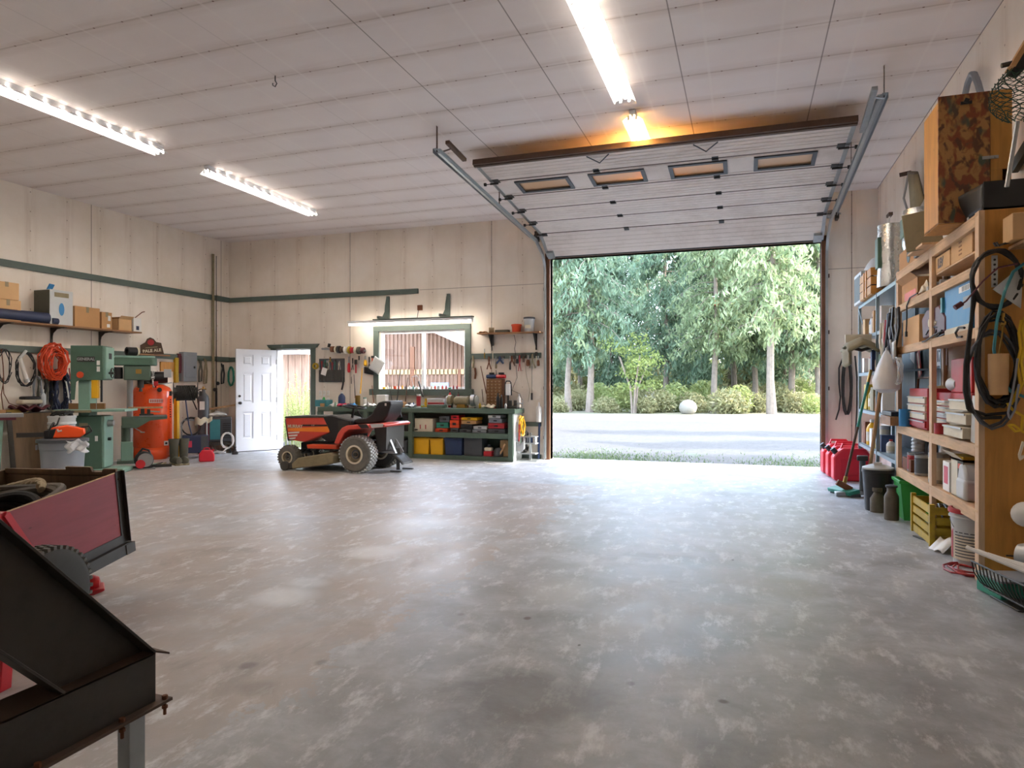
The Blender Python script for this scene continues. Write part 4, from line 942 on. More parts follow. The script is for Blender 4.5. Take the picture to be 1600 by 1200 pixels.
B().cyl((X(205), -.12, Z(665)), (X(222), -.22, Z(675)), .008).cyl((X(219), -.22, Z(675)), (X(226), -.22, Z(675)), .01).ob('table_crank', 'steel', t)
ft = f
def at(f_, x, y, z): return f_.loc + Matrix.Rotation(f_.rz, 3, 'Z') @ Vector((x, y, z))
v_ = thing('machine_vise', 'grey drill press vise on the drill press table', 'vise', at(f, X(228), -.05, Z(650)+.006), f.rz)
B().box(-.1, .12, -.05, .05, 0, .03).box(-.08, -.02, -.05, .05, .03, .12).ob('vise_body', 'dark_steel', v_, bev=.006); B().box(.02, .07, -.05, .05, .03, .11).ob('vise_jaw', 'dark_steel', v_, bev=.006); B().cyl((.07,0,.07),(.22,0,.06),.012,n=8).cyl((.2,-.06,.06),(.2,.06,.06),.006,n=6).ob('vise_screw', 'steel', v_)
o = one(B().box(-.27, .27, -.03, .03, 0, .03), 'wood_stick', 'pine', 'pale wooden stick laid across the drill press vise', 'wood stick', at(f, X(228), .0, Z(650)+.128), f.rz, bev=.003)
o = one(B().lathe([(.05,0),(.075,.0),(.075,.16),(.05,.16)], (0,0,0), 'x', 18), 'tape_roll', 'black', 'black round canister lying on top of the drill press cover', 'roll', at(f, X(198), .0, Z(556)+.08), f.rz+.5)
o = one(B().lathe([(.076,0.16),(.078,.16),(.078,.19),(.05,.19)], (0,0,0), 'x', 18), 'lid_ring', 'cream', 'cream ring capping the black canister on the drill press', 'ring', at(f, X(198), .0, Z(556)+.08), f.rz+.5)
# sign
fs = Fr(238, t=f.t+.75); p = fs.loc
t = thing('tavern_sign', 'dark shaped tavern sign lettered PALE ALE above the drill press', 'sign', Vector((p.x, p.y, fs.z(552))), fs.rz, rot=(0, -.12, fs.rz))
k = 1/fs.k
b = B(); ol = [(-17, -1), (17, -3), (15, 15), (8, 17), (5, 22), (0, 25), (-5, 23), (-8, 18), (-16, 14)]; b.prism([(x*k*.95, z*k) for x, z in ol], 'y', 0, .02); b.ob('sign_board', 'brown_steel', t, bev=.003)
text('PALE ALE', .075, 'cream', t, (0, -.002, 4*k), WY, bold=.003); B().cyl((0, -.004, 17*k), (0, 0, 17*k), .055, n=18).ob('emblem', 'red_dull', t); B().box(-.1, .1, -.003, 0, 8.5*k, 10*k).ob('script_line', 'khaki', t)
onew(B().box(XL+.001, XL+.18, p.y-.35, p.y+.4, fs.z(553)-.03, fs.z(553)-.003), 'sign_shelf', 'shelf_board', 'tiny wooden shelf on the left wall holding the tavern sign', 'shelf')

# ================================================================ COMPRESSOR
f = Fr(238, 716); t = thing('air_compressor', 'bright orange upright air compressor tank with pump on top', 'air compressor', f.loc, f.rz); X, Z = f.x, f.z
r = (X(270)-X(206))/2*.98; zt = Z(606); z0 = Z(697)
B().lathe([(.001,z0-.12),(r*.5,z0-.10),(r*.86,z0-.05),(r,z0+.02),(r,zt-.07),(r*.9,zt+.0),(r*.6,zt+.06),(r*.3,zt+.08),(.001,zt+.085)], (0,0,0), n=40).ob('tank', 'orange_paint', t)
b = B(); n = 40; vs = []; 
for i in range(n):
    a = 2*pi*i/n; c_ = 0.10*max(0, cos(a*3+.6))**1.5
    vs += [(r*.93*cos(a), r*.93*sin(a), z0+.0), (r*.93*cos(a), r*.93*sin(a), c_)]
b.add(vs, [(2*i, 2*((i+1)%n), 2*((i+1)%n)+1, 2*i+1) for i in range(n)]); b.ob('tank_skirt', 'orange_paint', t, solid=.006)
B().box(X(233), X(254), -r-.004, -r+.06, Z(629), Z(623)).ob('maker_plate', 'white', t)
b = B()
for i in range(8): b.box(X(234.5)+i*.028, X(234.5)+i*.028+.017, -r-.0055, -r-.004, Z(628), Z(624))
b.ob('plate_lettering', 'orange_dull', t)
B().box(X(256), X(263), -r*.8-.02, -r*.8+.02, Z(695), Z(688)).ob('warning_label', 'white', t); B().cyl((X(259.5), -r*.8-.024, Z(691.5)), (X(259.5), -r*.8-.02, Z(691.5)), .02).ob('label_mark', 'black', t)
B().cyl((X(228), 0, Z(603)), (X(228), 0, Z(580)), .1, n=16).ob('pump_cylinder', 'dark_steel', t)
b = B()
for i in range(7): b.cyl((X(228), 0, Z(600)+.03*i), (X(228), 0, Z(600)+.03*i+.008), .125, n=16)
b.ob('cooling_fins', 'dark_steel', t)
B().cyl((X(240), -.05, Z(590)), (X(262), -.05, Z(590)), .11, n=18).ob('motor', 'black', t)
B().box(X(256), X(268), -.16, -.06, Z(590), Z(577)).ob('pressure_switch', 'grey_light', t, bev=.006)
B().cyl((X(249), -r-.01, Z(609)), (X(249), -r+.03, Z(609)), .04, n=16).ob('gauge', 'dark_steel', t)
B().tube([(X(230), -.1, Z(598)), (X(238), -.3, Z(600)), (X(255), -.32, Z(600)), (X(268), -.2, Z(598))], .012, 6).ob('air_pipe', 'steel', t)
B().cyl((X(243), -r, Z(605)), (X(243), -r-.08, Z(600)), .015).box(X(240), X(247), -r-.1, -r-.07, Z(603), Z(596)).ob('valve', 'red', t)
b = B(); 
for i in range(8): b.cyl((X(266), -.15, Z(652)+i*.045), (X(266), -.15, Z(652)+i*.045+.02), .014, n=8)
b.ob('drain_fitting', 'dark_steel', t)
# hose reel on the wall side
f = Fr(290, t=12.1); p = f.loc; X, Z = f.x, f.z
t = thing('hose_reel', 'black hose reel on a wall bracket right of the orange tank', 'hose reel', Vector((p.x, p.y, Z(614))), f.rz)
b = B(); zc = 0
b.lathe([(.06,-.2),(.19,-.2),(.19,-.19),(.1,-.18),(.1,.18),(.19,.19),(.19,.2),(.06,.2)], (0,0,zc), 'x', 24); b.ob('reel_drum', 'dark_steel', t)
b = B().tube([(-.16+.32*((i*.043) % 1), .125*cos(i*.5), .125*sin(i*.5)) for i in range(150)], .014, 5); b.ob('wound_hose', 'black_rubber', t)
B().cyl((-.24,0,0),(.24,0,0),.02).ob('axle', 'steel', t); B().box(-.26,-.22,-.05,.5,-.05,.03).box(.22,.26,-.05,.5,-.05,.03).ob('reel_frame', 'dark_steel', t)
B().tube([(0,-.1,-.12),(.02,-.1,-.3),(.05,-.1,-.55),(.1,-.1,-.75)], .011, 6).ob('hose_tail', 'dark_blue', t)
# yellow pole & level
p = PX(276, 660, XL+.55); onew(B().box(p.x-.04, p.x+.04, p.y-.03, p.y+.03, 0.02, PX(272, 618, XL+.55).z), 'yellow_post', 'yellow', 'yellow square post standing behind the orange tank', 'post', bev=.005)
a = PX(277, 598, XL+.05); b_ = PX(277, 559, XL+.05); onew(B().box(XL+.002, XL+.06, a.y-.05, a.y+.03, a.z, b_.z), 'spirit_level', 'yellow_dirty', 'yellow spirit level hanging on the left wall above the tank', 'spirit level', bev=.004)
a = PX(252, 580, XL+.04); b_ = PX(273, 566, XL+.04); onew(B().box(XL+.001, XL+.03, a.y, b_.y, a.z, b_.z), 'wooden_board', 'amber_ply', 'small orange-brown board fixed on the wall behind the compressor', 'board')
# electric panel and friends
def wallbox(u0, u1, v0, v1, dep, name, mat, lab, cat, x=XL):
    a = PX(u0, v1, x+dep); b_ = PX(u1, v0, x+dep); t_ = thing(name, lab, cat, (x+.001, (a.y+b_.y)/2, a.z)); w = abs(b_.y-a.y); h = b_.z-a.z
    B().box(0, dep, -w/2, w/2, 0, h).ob('box_body', mat, t_, bev=.006); return t_, w, h
t, w_, h = wallbox(287, 308, 551, 596, .12, 'breaker_panel', 'grey', 'grey electrical breaker panel on the left wall', 'electrical panel')
B().box(.12, .13, -w_/2+.04, w_/2-.04, .08, h-.08).ob('panel_door', 'grey', t, bev=.004); B().box(.13, .145, w_/2-.1, w_/2-.07, h*.45, h*.52).ob('latch', 'black', t)
t, w_, h = wallbox(279, 289, 553, 583, .06, 'fuse_box', 'maroon', 'dull red electrical box beside the grey breaker panel', 'electrical box'); B().box(.06, .07, -w_/2+.03, w_/2-.03, .04, h-.04).ob('cover', 'maroon', t)
for (u0, v0, v1, m, lab) in [(311, 562, 597, 'olive', 'dark strap bundle hanging right of the breaker panel'), (319, 560, 600, 'khaki', 'khaki strap hanging beside the dark strap bundle'), (346, 568, 600, 'black', 'black cord hanging beside the fishing rods')]:
    a = PX(u0, v0, XL+.05); b_ = PX(u0, v1, XL+.05)
    onew(B().tube([a, a+Vector((0,.04,-.1)), a*.5+b_*.5, b_, b_+Vector((0,.06,.02)), a*.5+b_*.5+Vector((0,.08,0)), a+Vector((0,.05,-.02))], .016, 6), 'hanging_strap', m, lab, 'strap')
for i, (u, vt, vb) in enumerate([(333, 397, 650), (338, 400, 640)]):
    a = PX(u, vt, XL+.06); c_ = PX(u, vb, XL+.06)
    t = thing('fishing_rod', ['long thin fishing rod standing upright against the left wall, left of the pair', 'long thin fishing rod standing upright against the left wall, right of the pair'][i], 'fishing rod', (XL+.06, c_.y, c_.z))
    B().cyl((0,0,0), (0,0,a.z-c_.z), (.03, .012)[i], (.026, .006)[i], n=8).ob('rod_blank', ['khaki', 'dark_steel'][i], t); B().cyl((0,0,.0), (0,0,.45), .02, n=10).ob('grip', 'black', t)
    b = B()
    for j in range(6): b.tube([(.02+.015*cos(q_), .015*sin(q_), .8+j*.32) for q_ in [2*pi*s_/8 for s_ in range(8)]], .003, 4, closed=True)
    b.ob('line_guides', 'brass', t); B().ball((.04,0,.55), .04, 10).ob('fishing_reel', 'black', t)
p = PX(358, 590, XL+.1); p = PY(361, 605, 11.93)
onew(B().tube(coil(PY(361, 588, 11.93), EX, EZ, .07, .2, 3, .05, 3, 12, .02), .014, 6), 'bike_helmet_strap', 'teal', 'dark green bundle hanging on the back wall beside the open door', 'bundle')

# ================================================================ CORNER CLUTTER
f = Fr(318, t=13.55); X, Z = f.x, f.z
t = thing('gas_cylinder', 'dark gas cylinder with a hose beside the welder cart', 'gas cylinder', f.loc, f.rz)
B().lathe([(.1,0),(.105,.02),(.105,Z(624)),(.09,Z(619)),(.04,Z(614)),(.03,Z(612)),(.03,Z(608)),(.001,Z(608))], n=20).ob('cylinder_body', 'grey_dark', t)
B().cyl((0,0,Z(609)),(0,0,Z(604)),.02).cyl((-.05,0,Z(608)),(.05,0,Z(608)),.014).ob('valve', 'brass', t); B().box(-.07,.02,-.108,-.1,Z(640),Z(627)).ob('paper_label', 'white', t)
B().tube([(-.05,-.02,Z(608)),(-.16,-.03,Z(612)),(-.19,-.03,Z(626)),(-.12,-.04,Z(640))], .012, 6).ob('gas_hose', 'black_rubber', t)
f = Fr(300, t=12.75); X, Z = f.x, f.z
t = thing('battery_charger', 'navy wheeled battery charger with a tall tube handle', 'battery charger', f.loc, f.rz)
B().box(X(285), X(326), -.15, .2, Z(707), Z(680)).ob('charger_case', 'navy', t, bev=.012); B().box(X(314), X(325), -.155, -.15, Z(702), Z(681)).ob('front_panel', 'grey_dark', t); B().box(X(290), X(300), -.155, -.15, Z(698), Z(688)).ob('decal', 'pink_red', t)
B().tube([(X(284),-.1,Z(705)),(X(284),-.1,Z(660)),(X(287),-.1,Z(656)),(X(318),-.1,Z(656)),(X(323),-.1,Z(660)),(X(323),-.1,Z(700))], .014, 8).ob('handle', 'galv', t)
for s in (X(287), X(322)): B().cyl((s-.02,.18,.07),(s+.02,.18,.07),.07,n=16).ob('wheel', 'black_rubber', t)
B().box(X(286), X(290), -.13, -.09, 0, Z(706)).ob('foot', 'black_steel', t); B().box(X(318), X(323), -.13, -.09, 0, Z(706)).ob('foot', 'black_steel', t)
c = at(f, X(298), -.08, Z(666)); onew(B().tube(coil(c, Vector((cos(f.rz), sin(f.rz), 0)), EZ, .16, .16, 4, .06, 2, 16, .02), .012, 6), 'charger_cable', 'black_rubber', 'black cable coiled on the battery charger handle', 'cable')
onew(B().sheet(lambda a, b_: at(f, X(305)+.28*a, -.12-.06*sin(a*6), Z(653)-.14*b_*(1-.5*a)+.02*sin(a*14)), 10, 5), 'work_gloves', 'cream', 'cream work gloves draped over the battery charger handle', 'gloves', solid=.03)
f = Fr(340, 708); X, Z = f.x, f.z
t = thing('welder_cart', 'teal and black welding machine on a cart next to the white door', 'welder', f.loc, f.rz)
B().box(X(324), X(362), -.1, .4, Z(690), Z(652)).ob('welder_case', 'grey_dark', t, bev=.012); B().box(X(328), X(344), -.11, -.1, Z(686), Z(655)).ob('front_panel', 'teal_hose', t); B().box(X(321), X(328), -.11, -.1, Z(688), Z(654)).ob('side_strip', 'maroon', t)
b = B()
for i in range(8): b.box(X(348), X(361), -.106, -.1, Z(684)+i*.04, Z(684)+i*.04+.012)
b.ob('vent_slots', 'black', t); b = B().box(X(324), X(362), -.12, .42, Z(695), Z(690)); b.ob('cart_tray', 'black_steel', t)
for s in (X(328), X(360)): B().cyl((s-.02,.35,.09),(s+.02,.35,.09),.09,n=16).cyl((s-.015,-.06,.05),(s+.015,-.06,.05),.05,n=12).ob('wheel', 'black_rubber', t); 
B().box(X(326), X(330), -.08, -.03, .06, Z(694)).box(X(357), X(361), -.08, -.03, .06, Z(694)).box(X(326), X(330), .3, .34, .1, Z(694)).box(X(357), X(361), .3, .34, .1, Z(694)).ob('cart_leg', 'black_steel', t)
c = at(f, X(355), -.16, Z(688)); onew(B().tube(coil(c, Vector((cos(f.rz), sin(f.rz), 0)), EZ, .11, .15, 4, .06, 2, 14, .02), .013, 6).tube([c+Vector((0,0,-.15)), c+Vector((-.1,-.1,-.26)), c+Vector((-.2,-.05,-.2)), c+Vector((-.35,0,-.12))], .013, 6), 'white_hose_coil', 'white', 'white hose coiled on the front of the welder', 'hose')
onew(B().sheet(lambda a, b_: at(f, X(326)+.34*a, -.05+.3*b_, Z(651)+.03+.07*sin(a*3.1)*sin(b_*3)+.01*sin(a*17)), 10, 6), 'grey_blanket', 'grey_light', 'pale crumpled cloth lying on top of the welder', 'cloth', solid=.02)
a = at(f, X(327), .45, Z(640)); b_ = at(f, X(370), .5, Z(634)); onew(B().bar(a, b_, .12, .035), 'pale_plank', 'pine', 'pale plank laid above the welder against the corner', 'plank')
onew(B().tube([at(f, X(333), -.2, .03), at(f, X(340), -.25, .05), at(f, X(348), -.25, .03), at(f, X(352), -.22, .02)], .022, 6), 'spout', 'grey_light', 'pale bent spout lying on the floor by the welder', 'spout')
f = Fr(367, 710); t = f.thing('door_stop_jar', 'small dark metal weight holding the white door open', 'door stop')
B().lathe([(.055,0),(.06,.01),(.06,.05),(.03,.07),(.022,.12),(.03,.15),(.001,.17)], n=16).ob('weight', 'dark_steel', t)
# boots
def boot(lab, c, rz):
    t = thing('rubber_boot', lab, 'boot', c, rz, 'pair of rubber boots'); b = B()
    b.lathe([(.05,.04),(.055,.12),(.06,.25),(.075,.36),(.07,.36),(.05,.2)], (0,.06,0), n=14); b.lathe([(.001,-.18),(.04,-.17),(.052,-.12),(.05,-.03),(.05,.08),(.045,.12),(.001,.125)], (0,0,.06), 'y', 14, sy=1.1); b.ob('boot_upper', 'olive', t)
    B().prism([(-.05,-.17),(.0,-.19),(.05,-.17),(.055,-.05),(.045,.12),(-.045,.12),(-.055,-.05)], 'z', 0, .025).ob('sole', 'khaki', t); return t
f = Fr(274, 726); boot('olive rubber boot on the floor, left of the pair', f.loc, f.rz+.3).scale = (1.2,)*3
f = Fr(288, 725); boot('olive rubber boot on the floor, right of the pair', f.loc, f.rz+.1).scale = (1.2,)*3
# small red gas can by the door
def jerry(lab, c, rz, s=1.0, mat='red_can', slim=False):
    t = thing('fuel_can', lab, 'fuel can', c, rz); t.scale = (s,)*3; b = B()
    b.prism([(-.14,0),(.14,0),(.15,.03),(.15,.15),(.09,.24),(-.09,.24),(-.15,.15),(-.15,.03)], 'y', -.09, .09); b.ob('can_body', mat, t, bev=.02)
    B().tube([(-.06,0,.23),(-.05,0,.275),(0,0,.285),(.05,0,.275),(.06,0,.23)], .013, 8).ob('handle', mat, t); B().cyl((.1,0,.2),(.125,0,.25),.025).ob('cap', mat, t); return t
f = Fr(323, 721); jerry('small red plastic fuel can on the floor between boots and white door', f.loc, f.rz, .85)
# mitre saw on floor
f = Fr(225, 733); X, Z = f.x, f.z
t = thing('circular_saw', 'black and red circular saw on the floor in front of the orange tank', 'saw', f.loc, f.rz)
B().lathe([(.001,-.05),(.12,-.05),(.14,-.03),(.14,.03),(.12,.05),(.001,.05)], (0,0,.15), 'y', 24).ob('motor_housing', 'black', t); B().cyl((-.05,-.09,.09),(-.05,-.04,.09),.07,n=16).ob('red_cover', 'red', t)
B().tube([(-.08,0,.25),(-.02,0,.33),(.07,0,.3),(.1,0,.2)], .018, 8).ob('handle', 'black', t); B().box(-.14,.16,-.1,.1,0,.015).ob('base_plate', 'steel', t); B().cyl((.02,-.065,.15),(.02,-.06,.15),.11,n=28).ob('saw_blade', 'steel', t)
f = Fr(245, 729); t = f.thing('metal_scrap_tray', 'low grey metal tray of scraps on the floor below the tank', 'tray'); B().box(-.18,.22,-.12,.12,0,.02).box(-.18,.22,-.12,-.11,.02,.05).ob('tray', 'dark_steel', t)
for i in range(4): B().bar((-.14+.07*i,-.08,.04),(-.02+.05*i,.09,.05),.03,.02).ob('scrap', ['steel','machine_green_light','dark_steel','khaki'][i], t)
f = Fr(192, 733); onew(B().tube([f.loc+Vector(v) for v in [(0,0,.012),(.12,.1,.02),(.3,.05,.012),(.4,.2,.03),(.2,.3,.012),(0,.15,.02)]], .012, 6), 'floor_cable', 'black_rubber', 'black cable lying on the floor around the drill press base', 'cable')
# ================================================================ RIDING MOWER
o0 = PZ(560, 738); YN = o0.y
t = thing('riding_mower', 'red and black riding lawn mower parked in front of the workbench', 'riding mower', o0, 0)
def mx(u): return PY(u, 600, YN).x - o0.x
def mz(v, u=540): return PY(u, v, YN).z
def M2(pts): return [(mx(u), mz(v, u)) for u, v in pts]
BW = .86   # overall width, far side at +y
def tyre(c, r, w, rim, par, name='wheel', near=True, blocks=34, dark='tire'):
    wt = B().lathe([(rim,-w*.42),(rim+.01,-w*.5),(r*.86,-w*.5),(r*.97,-w*.38),(r,-w*.2),(r,w*.2),(r*.97,w*.38),(r*.86,w*.5),(rim+.01,w*.5),(rim,w*.42),(rim,-w*.42)], c, 'y', 36).ob(name, dark, par)
    b = B(); c = Vector(c)
    for i in range(blocks):
        for j in range(5):
            a = 2*pi*(i+.5*(j % 2))/blocks; y = (j-2)*w*.17; rr_ = r*(1.005 if abs(j-2) < 2 else .985)
            p = c+Vector((rr_*cos(a), y, rr_*sin(a))); b.cb(p, (.016, w*.15, 2*pi*r/blocks*.55), (0, -a, 0))
    b.ob('tread', 'grey_light' if dark == 'tire' and r > .2 else 'tire', wt, flat=True)
    b = B().lathe([(.001,-w*.30),(rim*.35,-w*.30),(rim*.5,-w*.22),(rim*.8,-w*.22),(rim*.97,-w*.45),(rim*1.03,-w*.47),(rim*1.03,-w*.42),(rim*1.0,-w*.4),(rim*1.0,w*.4),(rim*1.03,w*.47),(rim*.8,w*.3),(.001,w*.3)], c, 'y', 28).ob('rim', 'rim', wt)
    B().lathe([(rim*.86,-w*.50),(rim*1.05,-w*.50),(rim*1.05,-w*.44),(rim*.86,-w*.44)], c, 'y', 28).ob('rim_lip', 'cream', wt); B().lathe([(rim*.34,-w*.33),(rim*.5,-w*.33),(rim*.5,-w*.30),(rim*.34,-w*.30)], c, 'y', 28).ob('inner_ring', 'grey_dark', wt)
    B().cyl(c+Vector((0,-w*.38,0)), c+Vector((0,-w*.28,0)), rim*.22, n=12).ob('hub_cap', 'dark_steel', wt)
    return wt
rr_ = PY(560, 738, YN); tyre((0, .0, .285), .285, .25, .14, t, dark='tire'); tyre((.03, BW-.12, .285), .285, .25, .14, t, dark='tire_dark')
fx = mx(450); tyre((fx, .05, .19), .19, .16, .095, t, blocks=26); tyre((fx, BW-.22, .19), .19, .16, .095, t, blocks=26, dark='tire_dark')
y0, y1 = .12, .62
hood = M2([(438,654),(440,652),(497,652),(511,663),(508,677),(469,692),(443,688)])
b = B(); b.prism(hood, 'y', y0, y1); b.ob('hood', 'mower_red', t, bev=.02)
B().prism(M2([(437,654),(439,651),(499,650),(503,653)]), 'y', y0-.01, y1+.01).ob('hood_top', 'tire_dark', t, bev=.008)
B().prism(M2([(443,670),(508,667),(507,676),(443,674)]), 'y', y0-.004, y0).ob('orange_stripe', 'orange', t); B().prism(M2([(464,664),(507,664),(507,666.5),(464,666.5)]), 'y', y0-.004, y0).ob('black_stripe', 'black', t)
text('MURRAY', .072, 'cream', t, (mx(454), y0-.005, mz(667, 454)), WY, bold=.002); text('12 HP', .025, 'cream', t, (mx(482), y0-.006, mz(665.3, 482)), WY)
b = B()
for i, v in enumerate((676, 680.5, 685)): b.prism(M2([(443+i,v),(461-i*3,v-1),(460-i*3,v+1.6),(443.5+i,v+2.4)]), 'y', y0-.006, y0)
b.ob('grille', 'white', t)
B().prism(M2([(436.5,656),(438,655),(443,690),(441,690)]), 'y', y0+.02, y1-.02).ob('front_grille', 'black', t)
B().prism(M2([(497,651),(512,649),(541,657),(545,668),(541,690),(507,693),(494,684),(509,676)]), 'y', y0-.01, y1+.01).ob('dash_body', 'black', t, bev=.02)
B().prism(M2([(522,658),(539,658),(539,690),(524,690)]), 'y', y0-.016, y0-.01).ob('side_cover', 'dark_steel', t)
B().cyl((mx(530), .37, mz(655)), (mx(533), .37, mz(637)), .02).ob('steering_column', 'black', t)
b = B(); c = Vector((mx(534), .37, mz(637))); ax1 = Vector((cos(.15), 0, -sin(.15)))
b.tube([c+ax1*.18*cos(a)+EY*.18*sin(a) for a in [2*pi*i/24 for i in range(24)]], .014, 8, closed=True)
for i in range(3): a = 2.1*i; b.bar(c, c+ax1*.18*cos(a)+EY*.18*sin(a), .03, .012)
b.cyl(c-EZ*.02, c+EZ*.02, .04); b.ob('steering_wheel', 'black', t)
# seat
b = B()
prof = M2([(543,657),(549,655),(562,654),(571,648),(577,637),(582,629),(590,627),(601,627),(602,633),(597,650),(590,659),(570,663),(550,664),(543,661)])
b.prism(prof, 'y', .17, .60); st = b.ob('seat', 'black', t, bev=.025)
B().cb((mx(593), .62, mz(645)), (.06,.02,.18), (0,-.25,0)).ob('seat_side', 'grey_dark', st)
B().box(mx(594)-.015, mx(594)+.015, .164, .17, mz(634), mz(630)).ob('seat_label', 'white', st)
B().tube([(mx(555), .3, mz(664)), (mx(553), .2, mz(650)), (mx(551), .16, mz(644))], .008, 6).ball((mx(551), .16, mz(643)), .02, 8).ob('shift_lever', 'black', t)
# fenders
fend = M2([(529,692),(535,676),(541,668),(549,664),(604,661),(608,664),(605,667),(552,671),(545,676),(536,693)])
B().prism(fend, 'y', -.13, .72).ob('fender', 'mower_red', t, bev=.012)
B().prism(M2([(566,662.6),(580,662),(584,668),(572,669)]), 'y', -.135, -.13).ob('stripe', 'black', t); B().prism(M2([(585,661.8),(606,661),(605,666.5),(588,668)]), 'y', -.136, -.129).ob('pale_panel', 'grey_light', t)
B().prism(M2([(578,668),(598,666),(597,705),(584,706)]), 'y', .12, .7).ob('rear_plate', 'dark_steel', t, bev=.006)
B().prism(M2([(485,694),(531,695),(531,701),(486,700)]), 'y', -.1, .05).ob('footrest', 'orange_dull', t, bev=.006); B().prism(M2([(485,694),(531,695),(531,701),(486,700)]), 'y', .7, .85).ob('footrest', 'orange_dull', t, bev=.006)
B().prism(M2([(455,693),(585,690),(585,703),(470,705),(455,702)]), 'y', .25, .5).ob('chassis', 'black', t, bev=.01)
B().bar((fx, .0, .24), (fx, BW-.2, .24), .05, .05).bar((fx, .35, .24), (fx+.15, .35, mz(698)), .08, .05).ob('front_axle', 'black', t)
B().bar((0, .1, .285), (.03, BW-.15, .285), .07, .07).ob('rear_axle', 'black', t)
dk = B().prism(M2([(465,723),(475,714),(522,706),(531,710),(530,722),(518,725),(466,731)]), 'y', -.16, .8).ob('mower_deck', 'khaki', t, bev=.015)
for y in (-.2, .82): B().cyl((mx(456), y, .075), (mx(456), y+.05, .075), .072, n=18).box(mx(456), mx(470), y+.05, y+.07, .06, .12).ob('gauge_wheel', 'tire_dark', dk)
b = B().tube([(mx(480), .1, mz(707)), (mx(500), .05, mz(698)), (mx(520), .08, mz(706))], .015, 6).tube([(mx(495), .1, mz(712)), (mx(535), .1, mz(702))], .012, 6).cyl((mx(510), .2, mz(712)), (mx(510), .2, mz(702)), .07); b.ob('deck_linkage', 'dark_steel', dk)
B().cyl((mx(542), .15, mz(706)), (mx(542), .15, mz(700)), .06).ob('pulley', 'dark_steel', t)
# implement hitched behind
h = thing('rear_implement', 'grey steel tow frame with a curved blade hitched behind the red mower', 'implement', PY(600, 640, YN+.35)); h.location.z = 0; o1 = h.location
def hx(u): return PY(u, 600, YN+.35).x-o1.x
def hz_(v, u=610): return PY(u, v, YN+.35).z
b = B()
for y in (-.12, .12): b.bar((hx(588), y, hz_(704)), (hx(608), y*.6, hz_(676)), .03, .03).bar((hx(608), y*.6, hz_(676)), (hx(624), y, hz_(707)), .035, .03).bar((hx(588), y, hz_(704)), (hx(622), y, hz_(706)), .03, .03)
b.bar((hx(608), -.1, hz_(676)), (hx(608), .1, hz_(676)), .04, .04); b.ob('frame', 'steel', h)
B().bar((hx(590), 0, hz_(705)), (hx(612), 0, hz_(688)), .04, .03).ob('diagonal_brace', 'grey_light', h)
b = B(); b.sheet(lambda a, c: (hx(622+15*a), -.18+.36*c, hz_(707)-.10*a-.04*a*a-.02), 8, 4); b.ob('blade', 'dark_steel', h, solid=.012)
B().bar((hx(620), -.2, .02), (hx(636), -.2, .02), .04, .02).ob('skid', 'dark_steel', h); B().bar((hx(620), .2, .02), (hx(636), .2, .02), .04, .02).ob('skid', 'dark_steel', h)
B().bar((hx(622), 0, .02), (hx(622), 0, hz_(700)), .05, .03).ob('upright', 'dark_steel', h)

# ================================================================ WORKBENCH
YT = 11.40
def bx_(u): return PY(u, 600, YT).x
def bz(v, u=700): return PY(u, v, YT).z
xa, xb = bx_(496), bx_(801); zt = bz(638)
wb = thing('workbench', 'long green wooden workbench with two open shelves under the window', 'workbench', ((xa+xb)/2, YT+.3, 0)); o2 = wb.location
def bp(b, name, mat, par=None, **k): return shift(b, o2).ob(name, mat, par or wb, **k)
bp(B().box(xa, xb+.04, YT, YB-.05, zt-.085, zt), 'bench_top', 'machine_grey_green', bev=.005)
zm = bz(676); zl = bz(712)
bp(B().box(xa, xb-.01, YT+.03, YB-.06, zm-.03, zm), 'shelf', 'machine_grey_green'); bp(B().box(xa, xb-.01, YT+.03, YB-.06, zl-.03, zl), 'shelf', 'machine_grey_green')
bp(B().box(xa, xb, YT+.01, YT+.035, zm-.09, zm+.002), 'shelf_edge', 'machine_grey_green', bev=.003); bp(B().box(xa, xb, YT+.01, YT+.035, zl-.11, zl+.002), 'shelf_edge', 'machine_grey_green', bev=.003)
for u0, u1 in ((496, 503), (568, 574), (638, 644.5), (794, 801)):
    bp(B().box(bx_(u0), bx_(u1), YT-.01, YT+.06, 0.0, zt-.086), 'leg', 'machine_grey_green', bev=.004)
bp(B().box(xa, xb, YB-.07, YB-.055, .05, zt-.09), 'back_panel', 'machine_grey_green'); bp(B().box(xb-.02, xb, YT+.06, YB-.08, .0, zt-.09), 'end_panel', 'grey_light')
YI = YT+.08
def onb(u0, u1, v, z, dep, y=YI):
    x0 = PY(u0, 600, y).x; x1 = PY(u1, 600, y).x; h = PY((u0+u1)/2, v, y).z-z; return ((x0+x1)/2, y+dep/2, z+.001), (x1-x0, dep, h)
